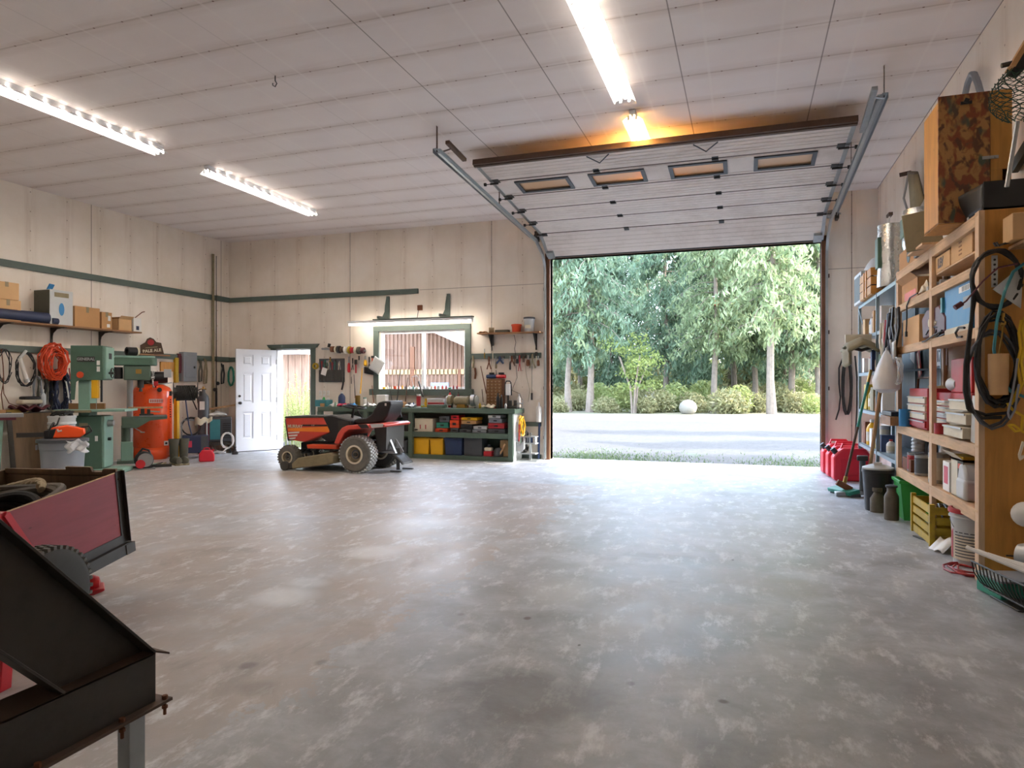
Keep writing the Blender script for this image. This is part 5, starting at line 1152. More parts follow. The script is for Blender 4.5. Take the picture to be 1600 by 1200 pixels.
# bottom shelf
for u0, u1, v, m, lab in [(644, 670, 684, 'yellow', 'yellow plastic crate on the bench bottom shelf, left of the two'), (671.5, 692, 685, 'yellow', 'yellow plastic crate on the bench bottom shelf, right of the two'), (694, 722, 684.5, 'dark_blue', 'dark blue plastic tote beside the yellow crates'), ]:
    c, d = onb(u0, u1, v, zl, .36); tub('storage_crate', lab, c, d, m, group='crates on the bench bottom shelf')
c, d = onb(725, 753, 684, zl, .3); c_ = carton('grey_box', 'plain dark grey box on the bench bottom shelf', c, d, mat='grey_dark', tape=False, cat='box')
c, d = onb(755, 768, 697, zl, .15); q = thing('red_bottle', 'red jug with white shoulders on the bench bottom shelf', 'jug', c); B().box(-d[0]/2,d[0]/2,-.07,.07,0,d[2]*.5).ob('jug_body', 'red', q, bev=.01); B().box(-d[0]/2*.9,d[0]/2*.9,-.065,.065,d[2]*.5,d[2]*.85).ob('jug_shoulder', 'cream', q, bev=.02); B().cyl((0,0,d[2]*.85),(0,0,d[2]*1.1),.03).ob('cap', 'grey_dark', q)
c, d = onb(769, 783, 699, zl, .2); q = one(B().lathe([(.08,0),(.09,.02),(.085,.1),(.05,.15),(.001,.16)], n=16), 'dark_pot', 'grey_dark', 'small dark round pot beside the red jug on the bottom shelf', 'pot', c)
c, d = onb(779, 793, 689, zl+.12, .2); 
carton('cardboard_box', 'small tan cardboard box at the right end of the bench bottom shelf', (c[0]-.01, c[1]+.1, zl+.001), (d[0], .18, d[2]+.12), mat='cardboard_light', tape=False)
onew(B().bar((bx_(776), YI+.05, zl+.02), (bx_(788), YI+.0, zl+.24), .02, .03), 'wood_offcut', 'pine', 'pale wood offcut leaning in front of the tan box', 'wood offcut')
for u0, u1, v, m, lab in [(504, 530, 690, 'grey_dark', 'dark tote on the bench bottom shelf behind the mower hood'), (576, 604, 692, 'black', 'black tote on the bench bottom shelf behind the mower seat'), (607, 636, 688, 'grey_dark', 'dark grey tote on the bench bottom shelf behind the tow frame')]:
    c, d = onb(u0, u1, v, zl, .36); tub('storage_crate', lab, c, d, m, group='crates on the bench bottom shelf')
# middle shelf
c, d = onb(648, 676, 654, zm, .3); q = carton('shipping_carton', 'white carton with red arrows on the bench middle shelf', c, d, mat='cream', tape=False, cat='carton')
B().box(-.08, -.06, -d[1]/2-.001, -d[1]/2, .05, .13).box(.03, .05, -d[1]/2-.001, -d[1]/2, .05, .13).ob('arrow_print', 'red_dull', q, flat=True)
CASES = [(646, 655, 668, 676, 'cream', 'cream'), (679, 699, 669, 676, 'orange_dull', 'orange'), (681, 700, 660, 668.5, 'teal', 'teal'), (686, 702, 650, 659.5, 'grey_dark', 'dark grey'), (703, 716, 669, 676, 'grey_dark', 'dark grey'), (702, 717, 656, 668.5, 'orange_dull', 'orange'), (704, 717, 648.5, 655.5, 'red', 'red'),
         (717, 736, 670, 676, 'grey_dark', 'dark grey'), (719, 738, 663, 669.5, 'black', 'black'), (720, 744, 657, 662.5, 'cardboard', 'tan'), (720, 745, 652, 656.5, 'yellow', 'amber'), (737, 760, 671, 676, 'grey', 'grey'), (739, 760, 665.5, 670.5, 'grey_light', 'silver'),
         (762, 789, 670, 676, 'grey_dark', 'dark grey'), (762, 788, 661, 669.5, 'red_dull', 'dull red'), (763, 784, 654, 660.5, 'grey', 'grey'), (762, 782, 648.5, 653.5, 'grey_light', 'pale grey')]
nb = ['behind the white carton', 'beside the white carton', 'under the window shelf post', 'next to the amber case', 'at the right end']
for i, (u0, u1, v0, v1, m, nm) in enumerate(CASES):
    x0 = PY(u0, 600, YI).x; x1 = PY(u1, 600, YI).x; z0 = zm if v1 >= 676 else PY(u0, v1, YI).z; z1 = PY(u0, v0, YI).z
    q = thing('tool_case', '%s tool case on the bench middle shelf, %s' % (nm, ['by the left post', 'lowest beside the white carton', 'between orange and dark case', 'topmost of its stack near the carton', 'lowest of the second stack', 'middle of the second stack', 'topmost of the second stack', 'lowest of the third stack', 'second from bottom of the third stack', 'under the amber case', 'topmost of the third stack', 'lowest of the short stack', 'on top of the short stack', 'lowest of the right-end stack', 'second from bottom at the right end', 'third from bottom at the right end', 'topmost at the right end'][i]), 'tool case', ((x0+x1)/2, YI+.16, z0+.001), 0, 'tool cases on the bench middle shelf')
    w_, h = (x1-x0)/2-.004, z1-z0-.004
    B().box(-w_, w_, -.15, .15, 0, h*.5).ob('case_base', m, q, bev=.005); B().box(-w_, w_, -.15, .15, h*.52, h).ob('case_lid', m, q, bev=.005)
    B().box(-.03, .03, -.165, -.15, h*.35, h*.65).ob('latch', 'black', q)
for u0, u1, v, m, lab in [(604, 616, 655, 'machine_grey_green', 'green bin on the middle shelf behind the mower seat'), (616, 630, 657, 'grey_dark', 'dark grey bin on the bench middle shelf'), (630, 637, 648, 'black', 'tall black case on the bench middle shelf beside the post'), (506, 526, 655, 'black', 'black case on the middle shelf behind the steering wheel'), (576, 600, 660, 'grey', 'grey bin on the middle shelf behind the seat back')]:
    c, d = onb(u0, u1, v, zm, .3); tub('shelf_bin', lab, c, d, m, taper=.96)
# ---- things on the bench top
def bt(u, y=YT+.28): return Vector((PY(u, 600, y).x, y, zt+.001))
def bh(v, y=YT+.28, u=640): return PY(u, v, y).z-zt
# bench grinder
g = thing('bench_grinder', 'bench grinder with shiny round wheel guards in the middle of the workbench', 'bench grinder', bt(722))
k = FPX/12.3
B().lathe([(.06,-.15),(.085,-.12),(.085,.12),(.06,.15)], (0,0,bh(626)), 'x', 24).ob('motor_housing', 'khaki', g); B().prism([(-.1,0),(.1,0),(.06,bh(628)),(-.06,bh(628))], 'y', -.06, .06).ob('pedestal', 'brass', g, bev=.008)
for s, mm, r in ((-1, 'khaki', .1), (1, 'steel', .11)):
    gd = B().lathe([(.001,-.04),(r*.6,-.04),(r,-.035),(r,.035),(r*.6,.04),(.001,.04)], (s*.23,0,bh(625)), 'x', 28).ob('wheel_guard', mm, g)
    B().lathe([(.001,-.012),(r*.8,-.012),(r*.8,.012),(.001,.012)], (s*.29,-.0,bh(625)), 'x', 28).ob('grinding_wheel', 'grey_light', gd); B().box(s*.2-.03, s*.2+.03, -.16, -.09, bh(632), bh(632)+.01).ob('tool_rest', 'steel', gd)
# parts cabinet with small drawers
cx0, cx1 = bt(762, YT+.45).x, bt(787, YT+.45).x
pc = thing('parts_cabinet', 'reddish-brown cabinet of many tiny drawers on the right of the workbench', 'parts cabinet', ((cx0+cx1)/2, YT+.45, zt+.001)); W = (cx1-cx0)/2; Hh = bh(592, YT+.37, 775)
B().box(-W, W, -.07, .08, 0, Hh).ob('cabinet_body', 'rust', pc, bev=.003)
for r_ in range(9):
    for c_ in range(4):
        x0 = -W+.012+c_*(2*W-.02)/4; z0 = .012+r_*(Hh-.02)/9
        dr = B().box(x0, x0+(2*W-.02)/4-.008, -.085, -.07, z0, z0+(Hh-.02)/9-.008).ob('drawer', 'cardboard_dark', pc, flat=True)
        B().box(x0+.02, x0+.035, -.092, -.085, z0+.01, z0+.018).ob('knob', 'cream', dr, flat=True)
for i, (u, m, lab) in enumerate([(768, 'dark_blue', 'blue cordless tool lying on top of the tiny-drawer cabinet'), (783, 'red', 'red cordless tool lying on top of the tiny-drawer cabinet')]):
    p = bt(u, YT+.45); q = thing('power_tool', lab, 'power tool', (p.x, p.y, zt+Hh+.003), .2-.3*i)
    B().lathe([(.02,-.1),(.034,-.09),(.04,0),(.036,.09),(.01,.1)], (0,0,.042), 'x', 14).ob('tool_body', m, q); B().box(-.04, .05, -.03, .03, .08, .115).ob('battery', 'black', q, bev=.005)
# work light
q = thing('work_light', 'black framed portable work light standing beside the tiny-drawer cabinet', 'work light', bt(794, YT+.2), .2); z0 = bh(617); z1 = bh(596)
B().tube([(-.06,0,z0),(-.05,0,z1-.03),(-.03,0,z1),(.03,0,z1),(.05,0,z1-.03),(.06,0,z0)], .012, 8).ob('frame', 'black', q); B().box(-.045,.045,-.025,.025,z0,z1-.05).ob('lamp_head', 'white', q, bev=.01); B().box(-.06,.06,-.05,.05,0,.02).box(-.012,.012,-.012,.012,.02,z0).ob('stand', 'black', q)
# bench vise
q = thing('bench_vise', 'dark grey bench vise at the right end of the workbench', 'vise', bt(800, YT+.18), .3)
B().box(-.09,.09,-.07,.07,0,.05).box(-.07,.0,-.05,.05,.05,.15).ob('vise_body', 'dark_steel', q, bev=.008); B().box(.03,.09,-.05,.05,.06,.15).ob('vise_jaw', 'dark_steel', q, bev=.006); B().cyl((.09,0,.09),(.2,0,.09),.014).cyl((.19,0,0.02),(.19,0,.17),.006).ob('vise_screw', 'steel', q)
SMALL = [  # name,label,cat,u,y,kind,r,v_top,mat,extra
 ('spray_can','white and red spray can standing on the bench under the window','spray can',654,.12,'can',.04,616,'white','red_dull'),
 ('paper_cup','white cup on the bench right of the mower seat','cup',611,.12,'cup',.055,626,'white',None),
 ('detergent_bottle','blue jug with a white cap on the left half of the bench','bottle',534,.3,'bot',.07,612,'dark_blue','white'),
 ('glass_jar','amber glass jar of brushes on the bench','jar',559,.3,'can',.05,618,'brass',None),
 ('plastic_tub','pale green tub standing on the bench beside the amber jar','tub',570,.3,'can',.035,621,'machine_green_light','white'),
 ('oil_bottle','small red squeeze bottle behind the grinder','bottle',703,.45,'bot',.035,610,'red','black'),
 ('oil_bottle','dark red bottle behind the grinder, right of the squeeze bottle','bottle',716,.45,'bot',.03,612,'maroon','black'),
 ('glue_bottle','black bottle standing in front of the tiny-drawer cabinet','bottle',778,.2,'bot',.03,614,'black','black'),
 ('glue_bottle','second black bottle beside the cabinet front, right one','bottle',783.5,.22,'bot',.028,617,'black','grey'),
 ('white_bottle','white bottle standing behind the bench vise','bottle',811,.4,'bot',.035,616,'white','grey_light'),
 ('small_can','small dark can between the spray can and cup','can',640,.2,'can',.03,629,'grey_dark',None),
 ('small_can','brown can near the steel rods on the bench','can',626,.3,'can',.035,625,'rust','orange_dull'),
 ('small_can','yellow can in the middle of the window ledge clutter','can',665,.5,'can',.025,623,'yellow','yellow'),
 ('small_bottle','small green bottle at the left end of the bench','bottle',506,.35,'bot',.03,618,'green_plastic','white')]
for nm, lab, cat, u, dy, kd, r, v, m, ex in SMALL:
    c = bt(u, YT+dy); h = bh(v, YT+dy, u)
    if kd == 'bot': bottle(nm, lab, c, r, h, m, ex, cat=cat)
    elif kd == 'can': can(nm, lab, c, r, h, m, ex, cat=cat)
    else: one(B().lathe([(r*.75,0),(r,h),(r*.94,h),(r*.7,.006),(.001,.006)], n=20), nm, m, lab, cat, c)
def bbox(name, lab, cat, u0, u1, v, dy, dep, m, **k):
    c, d = onb(u0, u1, v, zt, dep, YT+dy); return one(B().box(-d[0]/2, d[0]/2, -dep/2, dep/2, 0, d[2]), name, m, lab, cat, c, bev=.006, **k)
bbox('white_box', 'white box on the bench behind the mower seat', 'box', 588, 602, 617, .3, .14, 'white')
q = bbox('parts_organizer', 'clear and red parts organiser box left of the grinder', 'box', 667, 693, 623, .25, .16, 'grey_light'); 
bbox('green_tray', 'shallow green tray on the bench front edge, left of the grinder', 'tray', 667, 692, 632.5, .03, .18, 'machine_grey_green')
bbox('red_case', 'flat red case in front of the parts organiser', 'case', 668, 693, 629, .215, .03, 'red_dull')
bbox('blue_case', 'blue grey power tool heap at the left end of the bench', 'tool heap', 492, 510, 625, .15, .22, 'teal_hose')
bbox('cardboard_tray', 'orange cardboard tray of fittings beneath the window', 'tray', 617, 630, 628, .2, .14, 'cardboard')
for i, (u0, u1, a0, m, lab) in enumerate([(526, 541, 1, 'pink_red', 'pink rag heaped on the bench left of the mower seat'), (540, 553, 3, 'blue', 'light blue rag on the bench beside the pink rag'), (567, 583, 2, 'white', 'white rag on the bench beside the mower seat'), (752, 772, 5, 'cream', 'cream rags in front of the tiny-drawer cabinet'), (513, 524, 6, 'grey_light', 'pale rag near the left end of the bench'), (632, 646, 4, 'grey_light', 'pale crumpled paper near the steel rods')]):
    c, d = onb(u0, u1, 632, zt, .16, YT+.08); 
    one(B().sheet(lambda a, b_: ((a-.5)*d[0], (b_-.5)*.16, .01+.045*abs(sin(a*7+a0))*sin(pi*b_)+.02*sin(b_*9+a0*a)*sin(pi*a)+.01), 12, 8), 'rag', m, lab, 'rag', c, solid=.012)
RODS = [(607, 598, 614, 636, .006, 'dark_steel', 'thin dark steel rod leaning on the window sill, leftmost'), (625, 582, 620, 630, .009, 'black', 'long curved dark pry bar leaning against the window'), (637, 590, 633, 636, .010, 'brown_steel', 'brown steel bar leaning against the window casing'), (581, 602, 584, 630, .007, 'rust', 'rusty screwdriver-like rod standing left of the window'), (553, 585, 555, 622, .007, 'black', 'black shafted tool hanging left of the window'), (566, 575, 563, 615, .010, 'yellow', 'yellow handled rule hanging left of the window'), (751, 572, 760, 615, .009, 'rust', 'wooden drumstick-like handle leaning beside the tiny-drawer cabinet'), (753, 608, 755, 628, .008, 'brown_steel', 'short brown tool handle standing behind the grinder')]
for i, (u0, v0, u1, v1, r, m, lab) in enumerate(RODS):
    ya_ = YB-.06 if i not in (1, 2) else YB-.12; p = PY(u0, v0, ya_); q = PY(u1, v1, YT+.4); q.z = max(q.z, zt+.01); p.z = max(p.z, q.z+.2)
    b = B().tube([p, p*.6+q*.4+Vector((0.0,-.0,.0)), q], [r*.8, r, r*1.3], 7)
    onew(b, 'steel_bar', m, lab, 'bar')
# hacksaw
q = bt(652, YT+.3); b = B(); P = [PY(u, v, YB-.15) for u, v in [(643, 592), (644, 589), (651, 587), (654, 590), (664, 628)]]
onew(B().tube(P, .006, 6).tube([P[0], PY(648, 612, YB-.16)], .004, 4), 'hacksaw', 'steel', 'steel hacksaw frame leaning against the window', 'hacksaw')
onew(B().cyl(PY(654, 596, YB-.16), PY(661, 620, YB-.17), .016, n=8), 'file_handle', 'dark_steel', 'dark file resting in the hacksaw frame', 'file')
# loose odds and ends along the bench top
rq = random.Random(77); FREE = [u for u in (499, 504, 512, 519, 524, 546, 550, 556, 575, 582, 586, 604, 606, 618, 622, 634, 646, 660, 664, 695, 706, 728, 742, 746, 750, 757, 766, 772, 790, 806, 812)]
WD = [('grey_dark','dark grey'),('steel','bright steel'),('red_dull','dull red'),('cardboard','tan'),('dark_blue','navy'),('white','white'),('yellow_dirty','mustard'),('rust','rust brown'),('machine_green_light','pale green'),('black','black')]
for i, u in enumerate(FREE):
    m, cn_ = WD[rq.randrange(10)]; y = .05+.42*rq.random(); p = bt(u, YT+y); k_ = i % 4; lab = '%s %%s on the bench top, %s loose item from the left' % (cn_, ORD[i])
    if k_ == 0: one(B().lathe([(.02,0),(.022,.04),(.022,.07),(.012,.085),(.012,.1)], n=10), 'small_bottle', m, lab % 'bottle', 'bottle', p)
    elif k_ == 1: one(B().box(-.04,.04,-.03,.03,0,.035+.03*rq.random()), 'small_box', m, lab % 'box', 'box', p, rq.random(), bev=.004)
    elif k_ == 2: one(B().cyl((-.07,0,.014),(.03,0,.014),.008,n=7).cyl((.03,0,.014),(.09,0,.014),.014,n=8), 'screwdriver', m, lab % 'handled tool', 'hand tool', p, rq.random()*3)
    else: one(B().lathe([(.012,0),(.03,0),(.03,.03),(.012,.03)], n=14), 'tape_ring', m, lab % 'ring', 'ring', p)
# window sill row
rnd = random.Random(21); cols = ['white', 'red_dull', 'yellow', 'grey', 'khaki', 'teal', 'cream', 'orange_dull']
for i in range(22):
    u = 600+i*5.7; x = PY(u, 600, YB-.07).x
    cc = cols[rnd.randrange(8)]; cl_ = cc.split('_')[0]
    if i % 3: one(B().lathe([(.016,0),(.018,.05),(.008,.06),(.008,.07)], n=8), 'small_jar', cc, 'tiny %s jar on the window sill, %s from the left' % (cl_, ORD[i]), 'jar', (x, YB-.065, 1.281), group='odds and ends on the window sill')
    else: one(B().box(-.025,.025,-.015,.015,0,rnd.uniform(.03,.06)), 'small_part', cc, 'tiny %s block on the window sill, %s from the left' % (cl_, ORD[i]), 'part', (x, YB-.065, 1.281), group='odds and ends on the window sill')
# ---- light bar over the bench with green brackets
YL = 11.62
x0, x1 = PY(544, 503, YL).x, PY(739, 503, YL).x; zl_ = PY(640, 504.5, YL).z
lb = thing('bench_light', 'long lit tube light hanging level above the workbench window', 'light fixture', ((x0+x1)/2, YL, zl_)); w_ = (x1-x0)/2
B().box(-w_, w_, -.035, .035, .02, .07).ob('housing', 'white_paint', lb, bev=.004); B().cyl((-w_+.03, 0, 0), (w_-.03, 0, 0), .018, n=10).ob('fluorescent_tube', 'bench_tube', lb)
for s in (-1, 1): B().box(s*(w_-.015)-.015, s*(w_-.015)+.015, -.02, .02, -.025, .02).ob('lamp_holder', 'white', lb)
for i, (u, lab) in enumerate([(606, 'green wooden bracket with a curved foot above the bench light, left one'), (700.5, 'green wooden bracket with a curved foot above the bench light, right one')]):
    p = PY(u, 480, YB-.03); zt_, zb_ = PY(u, 459 if i else 463, YB-.03).z, zl_+.1
    q = thing('wooden_bracket', lab, 'bracket', (p.x, YB-.003, zb_)); hh_ = zt_-zb_
    B().box(-.03, .03, -.04, 0, 0, hh_).ob('upright', 'green_trim', q, bev=.003)
    ol = [(-.03, hh_*.95), (-.06, hh_*.6), (-.07, hh_*.35), (-.13, hh_*.12), (-.13, 0), (-.03, 0)]
    B().prism(ol, 'y', -.04, -.005).ob('curved_foot', 'green_trim', q, bev=.003)
    B().box(-.02, .02, -.42, -.04, 0, .05).ob('arm', 'green_trim', q)
onew(B().box(PY(584, 500, YL).x, x1, YL-.05, YL+.06, zl_+.072, zl_+.09), 'light_board', 'green_trim', 'thin green board carrying the bench light', 'board')
p = PY(657, 481, YB); q = thing('wall_outlet', 'small brown wall outlet with a wire above the window', 'outlet', (p.x, YB-.002, p.z)); B().box(-.05,.05,-.04,0,-.05,.05).ob('outlet_box', 'rust', q, bev=.004); B().tube([(-.03,-.03,-.05),(-.05,-.04,-.2),(.0,-.1,-.3)], .006, 5).ob('wire', 'black', q)

# ================================================================ BACK WALL, LEFT OF THE WINDOW
YW = YB-.02
a = PY(503, 545, YB-.12); b_ = PY(571, 548, YB-.12)
q = thing('tape_rail', 'horizontal rod on the wall left of the window carrying rolls of tape', 'rail', (a.x, YB-.12, a.z)); d = b_-a
B().cyl((0,0,0), d, .02, n=10).ob('rod', 'steel', q); B().box(.06,.09,.0,.115,-.02,.02).box(d.x-.09,d.x-.06,.0,.115,-.02+d.z,.02+d.z).ob('rail_bracket', 'black', q); B().cyl((.16,0,.03),(.18,0,.1),.03,n=8).ob('clamp_knob', 'black', q)
for i, (u, w_, m, nm) in enumerate([(520, .07, 'rust', 'brown'), (526, .035, 'cream', 'cream'), (530, .05, 'dark_steel', 'grey'), (535, .06, 'brown_steel', 'dark brown'), (541, .06, 'white', 'white'), (546.5, .035, 'yellow_dirty', 'mustard'), (551, .06, 'red_dull', 'red'), (556.5, .04, 'cream', 'pale'), (561, .05, 'olive', 'olive'), (567, .06, 'maroon', 'maroon')]):
    x = PY(u, 547, YB-.12).x; z = a.z+(x-a.x)/d.x*d.z
    one(B().lathe([(.022,-w_/2),(.075 if i % 3 else .06,-w_/2),(.075 if i % 3 else .06,w_/2),(.022,w_/2)], (0,0,0), 'x', 18), 'tape_roll', m, '%s roll of tape on the rod left of the window' % nm, 'tape roll', (x, YB-.12, z), group='tape rolls on the wall rod')
# tool roll
a = PY(499, 597, YW); b_ = PY(538, 560, YW)
q = thing('tool_pouch', 'dark grey fabric tool pouch with pockets hanging left of the window', 'tool pouch', (a.x, YW, a.z)); W, Hh = b_.x-a.x, b_.z-a.z
B().box(0, W, -.01, .015, 0, Hh).ob('pouch_back', 'grey_dark', q); b = B()
for i in range(12): b.box(W*i/12+.004, W*(i+1)/12-.004, -.03, -.012, .01, Hh*.52)
b.ob('pockets', 'tire_dark', q, bev=.004)
for i in range(11):
    x = W*(i+.5)/12; p = (a.x+x, YW-.022, a.z+Hh*.5)
    one(B().cyl((0,0,-.04), (0,0,.1+.03*(i % 3)), .008, n=6).cyl((0,0,.1+.03*(i%3)), (0,0,.16+.03*(i % 3)), .014, n=8), 'hand_tool', ['steel','red_dull','teal','dark_steel','cream'][i % 5], 'small hand tool in the fabric pouch, %s pocket from the left' % ORD[i], 'hand tool', p, rot=(0, .08*((i*7) % 5-2), 0), group='hand tools in the fabric pouch')
a = PY(501, 586, YW-.05); one(B().box(-.06,.06,-.003,.003,0,.15), 'paper_tag', 'white', 'white paper tag pinned on the fabric tool pouch', 'paper', (a.x+.06, YW-.05, a.z), rot=(0,.3,0))
for r_ in range(2):
    for c_ in range(3):
        p = PY(501+6*c_, 618+11*r_, YB); q = thing('switch_plate', 'white wall plate, %s row, %s of three, left of the workbench window' % (['upper', 'lower'][r_], ORD[c_]), 'switch plate', (p.x, YB-.003, p.z), group='six white wall plates')
        B().box(-.03,.03,-.01,0,-.0,.10).ob('plate', 'white', q, bev=.003); B().box(-.007,.007,-.018,-.01,.035,.065).ob('toggle', 'cream', q)
p = PY(493, 572, YB-.09); one(B().lathe([(.035,-.02),(.065,-.02),(.065,.02),(.035,.02)], n=24, ax='y'), 'tape_roll', 'yellow_dirty', 'yellow tape roll hanging on the door casing', 'tape roll', p)
HANG = [(545, 557, 582, 'red', .022), (551, 560, 578, 'dark_steel', .01), (556, 562, 583, 'red_dull', .02), (511, 563, 572, 'machine_grey_green', .02), (516, 558, 566, 'brass', .012), (561, 556, 575, 'grey', .008), (571, 556, 572, 'yellow', .025), (577, 558, 578, 'black', .012), (582, 556, 566, 'orange_dull', .018), (549, 580, 600, 'dark_steel', .006)]
nmz = {'red': 'red', 'dark_steel': 'dark steel', 'red_dull': 'dull red', 'machine_grey_green': 'green', 'brass': 'brass', 'grey': 'grey', 'yellow': 'yellow', 'black': 'black', 'orange_dull': 'orange', 'rust': 'rusty', 'khaki': 'khaki', 'cream': 'cream', 'dark_blue': 'dark blue', 'steel': 'bright steel', 'white': 'white', 'brown_steel': 'brown'}
def hangtool(u, v0, v1, m, r, i, where, grp, y=YW-.04):
    r = r*1.5
    p = PY(u, v0, y); q = PY(u+rnd.uniform(-2, 2), v1, y); L = p.z-q.z
    t_ = thing('hanging_tool', '%s tool hanging %s' % (nmz[m], where), 'hand tool', p, 0, grp)
    if i % 3 == 0:
        B().tube([(0,0,0), (0,0,-L*.4)], r*.5, 6).ob('shaft', 'steel', t_); B().lathe([(r*.6,-L),(r,-L*.9),(r*.8,-L*.5),(r*.4,-L*.38)], n=8).ob('grip', m, t_)
    elif i % 3 == 1:
        B().tube([(0,0,0),(.01,0,-L*.3),(-r*1.5,0,-L)], r*.45, 6).tube([(0,0,0),(-.01,0,-L*.3),(r*1.5,0,-L)], r*.45, 6).ob('grips', m, t_); B().cb((0,0,-L*.1),(r*1.6,.012,L*.25)).ob('jaws', 'dark_steel', t_)
    else:
        B().box(-r,r,-.01,.01,-L*.35,0).ob('head', 'dark_steel', t_, bev=.003); B().cyl((0,0,-L*.35),(0,0,-L),r*.5,n=8).ob('grip', m, t_)
for i, (u, v0, v1, m, r) in enumerate(HANG): hangtool(u, v0, v1, m, r, i, 'beside the fabric pouch, %s in the row' % ORD[i], 'tools hanging left of the window')
one(B().sheet(lambda a, b_: ((a-.5)*.26, -.01*sin(a*7), (b_-.5)*.28), 8, 8), 'hanging_bag', 'grey_light', 'pale grey bag hanging askew on the left window casing', 'bag', PY(589, 571, YB-.09), rot=(0, .55, 0), solid=.012)
onew(B().sheet(lambda a, b_: PY(569+15*a, 573+10*b_+3*a, YB-.05), 3, 3), 'black_cloth', 'black', 'black cloth hanging beside the pale bag', 'cloth', solid=.01)
p = PY(537, 585, YB-.03); onew(B().tube([PY(537, 590, YB-.03), PY(536, 600, YB-.03), PY(534, 609, YB-.03)], .018, 6), 'hanging_brush', 'black', 'black brush hanging at the corner of the tool pouch', 'brush')
# ================================================================ BACK WALL, RIGHT OF THE WINDOW
a = PY(745, 522, YB-.25); b_ = PY(843, 522, YB-.25); zs_ = a.z
q = thing('wall_shelf', 'short wooden wall shelf on dark brackets right of the window', 'shelf', ((a.x+b_.x)/2, YB-.13, zs_)); W = (b_.x-a.x)/2
B().box(-W, W, -.12, .125, 0, .022).ob('shelf_board', 'shelf_board_x', q, bev=.002)
for u in (768, 837):
    x = PY(u, 530, YB-.05).x-q.location.x
    B().box(x-.015, x+.015, .11, .125, -.3, 0).prism([(.11,-.28),(-.09,-.003),(.11,-.003)], 'x', x-.004, x+.004).ob('shelf_bracket', 'dark_steel', q)
def sh(u): return Vector((PY(u, 520, YB-.13).x, YB-.13, zs_+.023))
q = pail('plastic_jug', 'white plastic tub with a dark lid on the short wall shelf', sh(827), .1, PY(827, 497, YB-.13).z-zs_-.02, 'grey_light', lid='grey_dark', handle=False, cat='tub')
B().box(-.05,.05,-.103,-.09,.06,.12).ob('paper_label', 'cream', q)
q = pail('plastic_tub', 'orange-red round tub on the short wall shelf', sh(807), .09, PY(807, 508, YB-.13).z-zs_-.02, 'orange_dull', lid='orange_dull', handle=False, cat='tub')
q = one(B().box(-.13,.13,-.06,.06,0,.05), 'flat_case', 'olive', 'flat dark green case in the middle of the short wall shelf', 'case', sh(785), bev=.006)
one(B().lathe([(.02,-.05),(.05,-.05),(.05,.05),(.02,.05)], (0,0,.051), 'x', 16), 'twine_roll', 'rope', 'ball of twine on the short wall shelf', 'twine', sh(768), .4)
one(B().sheet(lambda a, b_: ((a-.5)*.14, (b_-.5)*.1, .01+.02*abs(sin(a*6))), 6, 4), 'small_rag', 'cardboard', 'small brown scrap on the left end of the short wall shelf', 'scrap', sh(755), solid=.01)
HR = [(757, 545, 560, 'brass', .01), (764, 557, 577, 'rust', .018), (770, 523, 573, 'cream', .012), (775, 557, 576, 'khaki', .014), (781, 557, 568, 'dark_blue', .03), (786, 556, 566, 'grey', .02), (797, 556, 578, 'dark_steel', .014), (800, 556, 570, 'rust', .02), (804, 555, 572, 'brown_steel', .016), (808, 556, 568, 'black', .02), (812, 555, 580, 'red_dull', .012), (818, 553, 566, 'brown_steel', .03), (825, 555, 572, 'rust', .028), (832, 553, 575, 'khaki', .024), (838, 550, 568, 'cream', .014), (841, 556, 572, 'rust', .02)]
for i, (u, v0, v1, m, r) in enumerate(HR): hangtool(u, v0, v1, m, r, i, 'on the batten right of the window, %s from the window' % ORD[i], 'tools hanging on the batten right of the window', y=YB-.07)
for pts, m, lab in [([(803, 523), (806, 535), (804, 545), (806, 556)], 'black', 'thin black cord hanging from the short shelf'), ([(806, 570), (808, 590), (803, 602), (800, 610), (812, 615), (816, 625)], 'black', 'black cord looping down to the bench vise'), ([(820, 566), (823, 590), (828, 610), (825, 628)], 'khaki', 'khaki cord hanging near the door post'), ([(831, 572), (831, 600), (831, 622)], 'dark_steel', 'straight dark cord with a weight beside the door post'), ([(775, 578), (776, 590)], 'black', 'short black cord over the tiny-drawer cabinet')]:
    b = B().tube([PY(u, v, YB-.045) for u, v in pts], .005, 5)
    if 'weight' in lab: b.cyl(PY(831, 614, YB-.045), PY(831, 625, YB-.045), .018, n=8)
    onew(b, 'dangling_cable', m, lab, 'cord')
for u, v0, v1 in [(739, 556, 575), (742, 575, 592)]: onew(B().tube([PY(u, v0, YB-.03), PY(u+1, (v0+v1)/2, YB-.05), PY(u, v1, YB-.03)], .02, 7), 'key_bunch', 'khaki' if v0 == 556 else 'rust', 'bunch of keys on a board right of the window, %s' % ('upper' if v0 == 556 else 'lower'), 'keys')
b = B()
for i in range(8): 
    z = PY(730, 575+i*5, YB).z; b.tube([(-4.90+.02*cos(a_), YB-.09, z+.02*sin(a_)) for a_ in [2*pi*j/8 for j in range(8)]], .005, 4, closed=True)
onew(b, 'chain', 'dark_steel', 'dark chain hanging on the right window casing', 'chain')
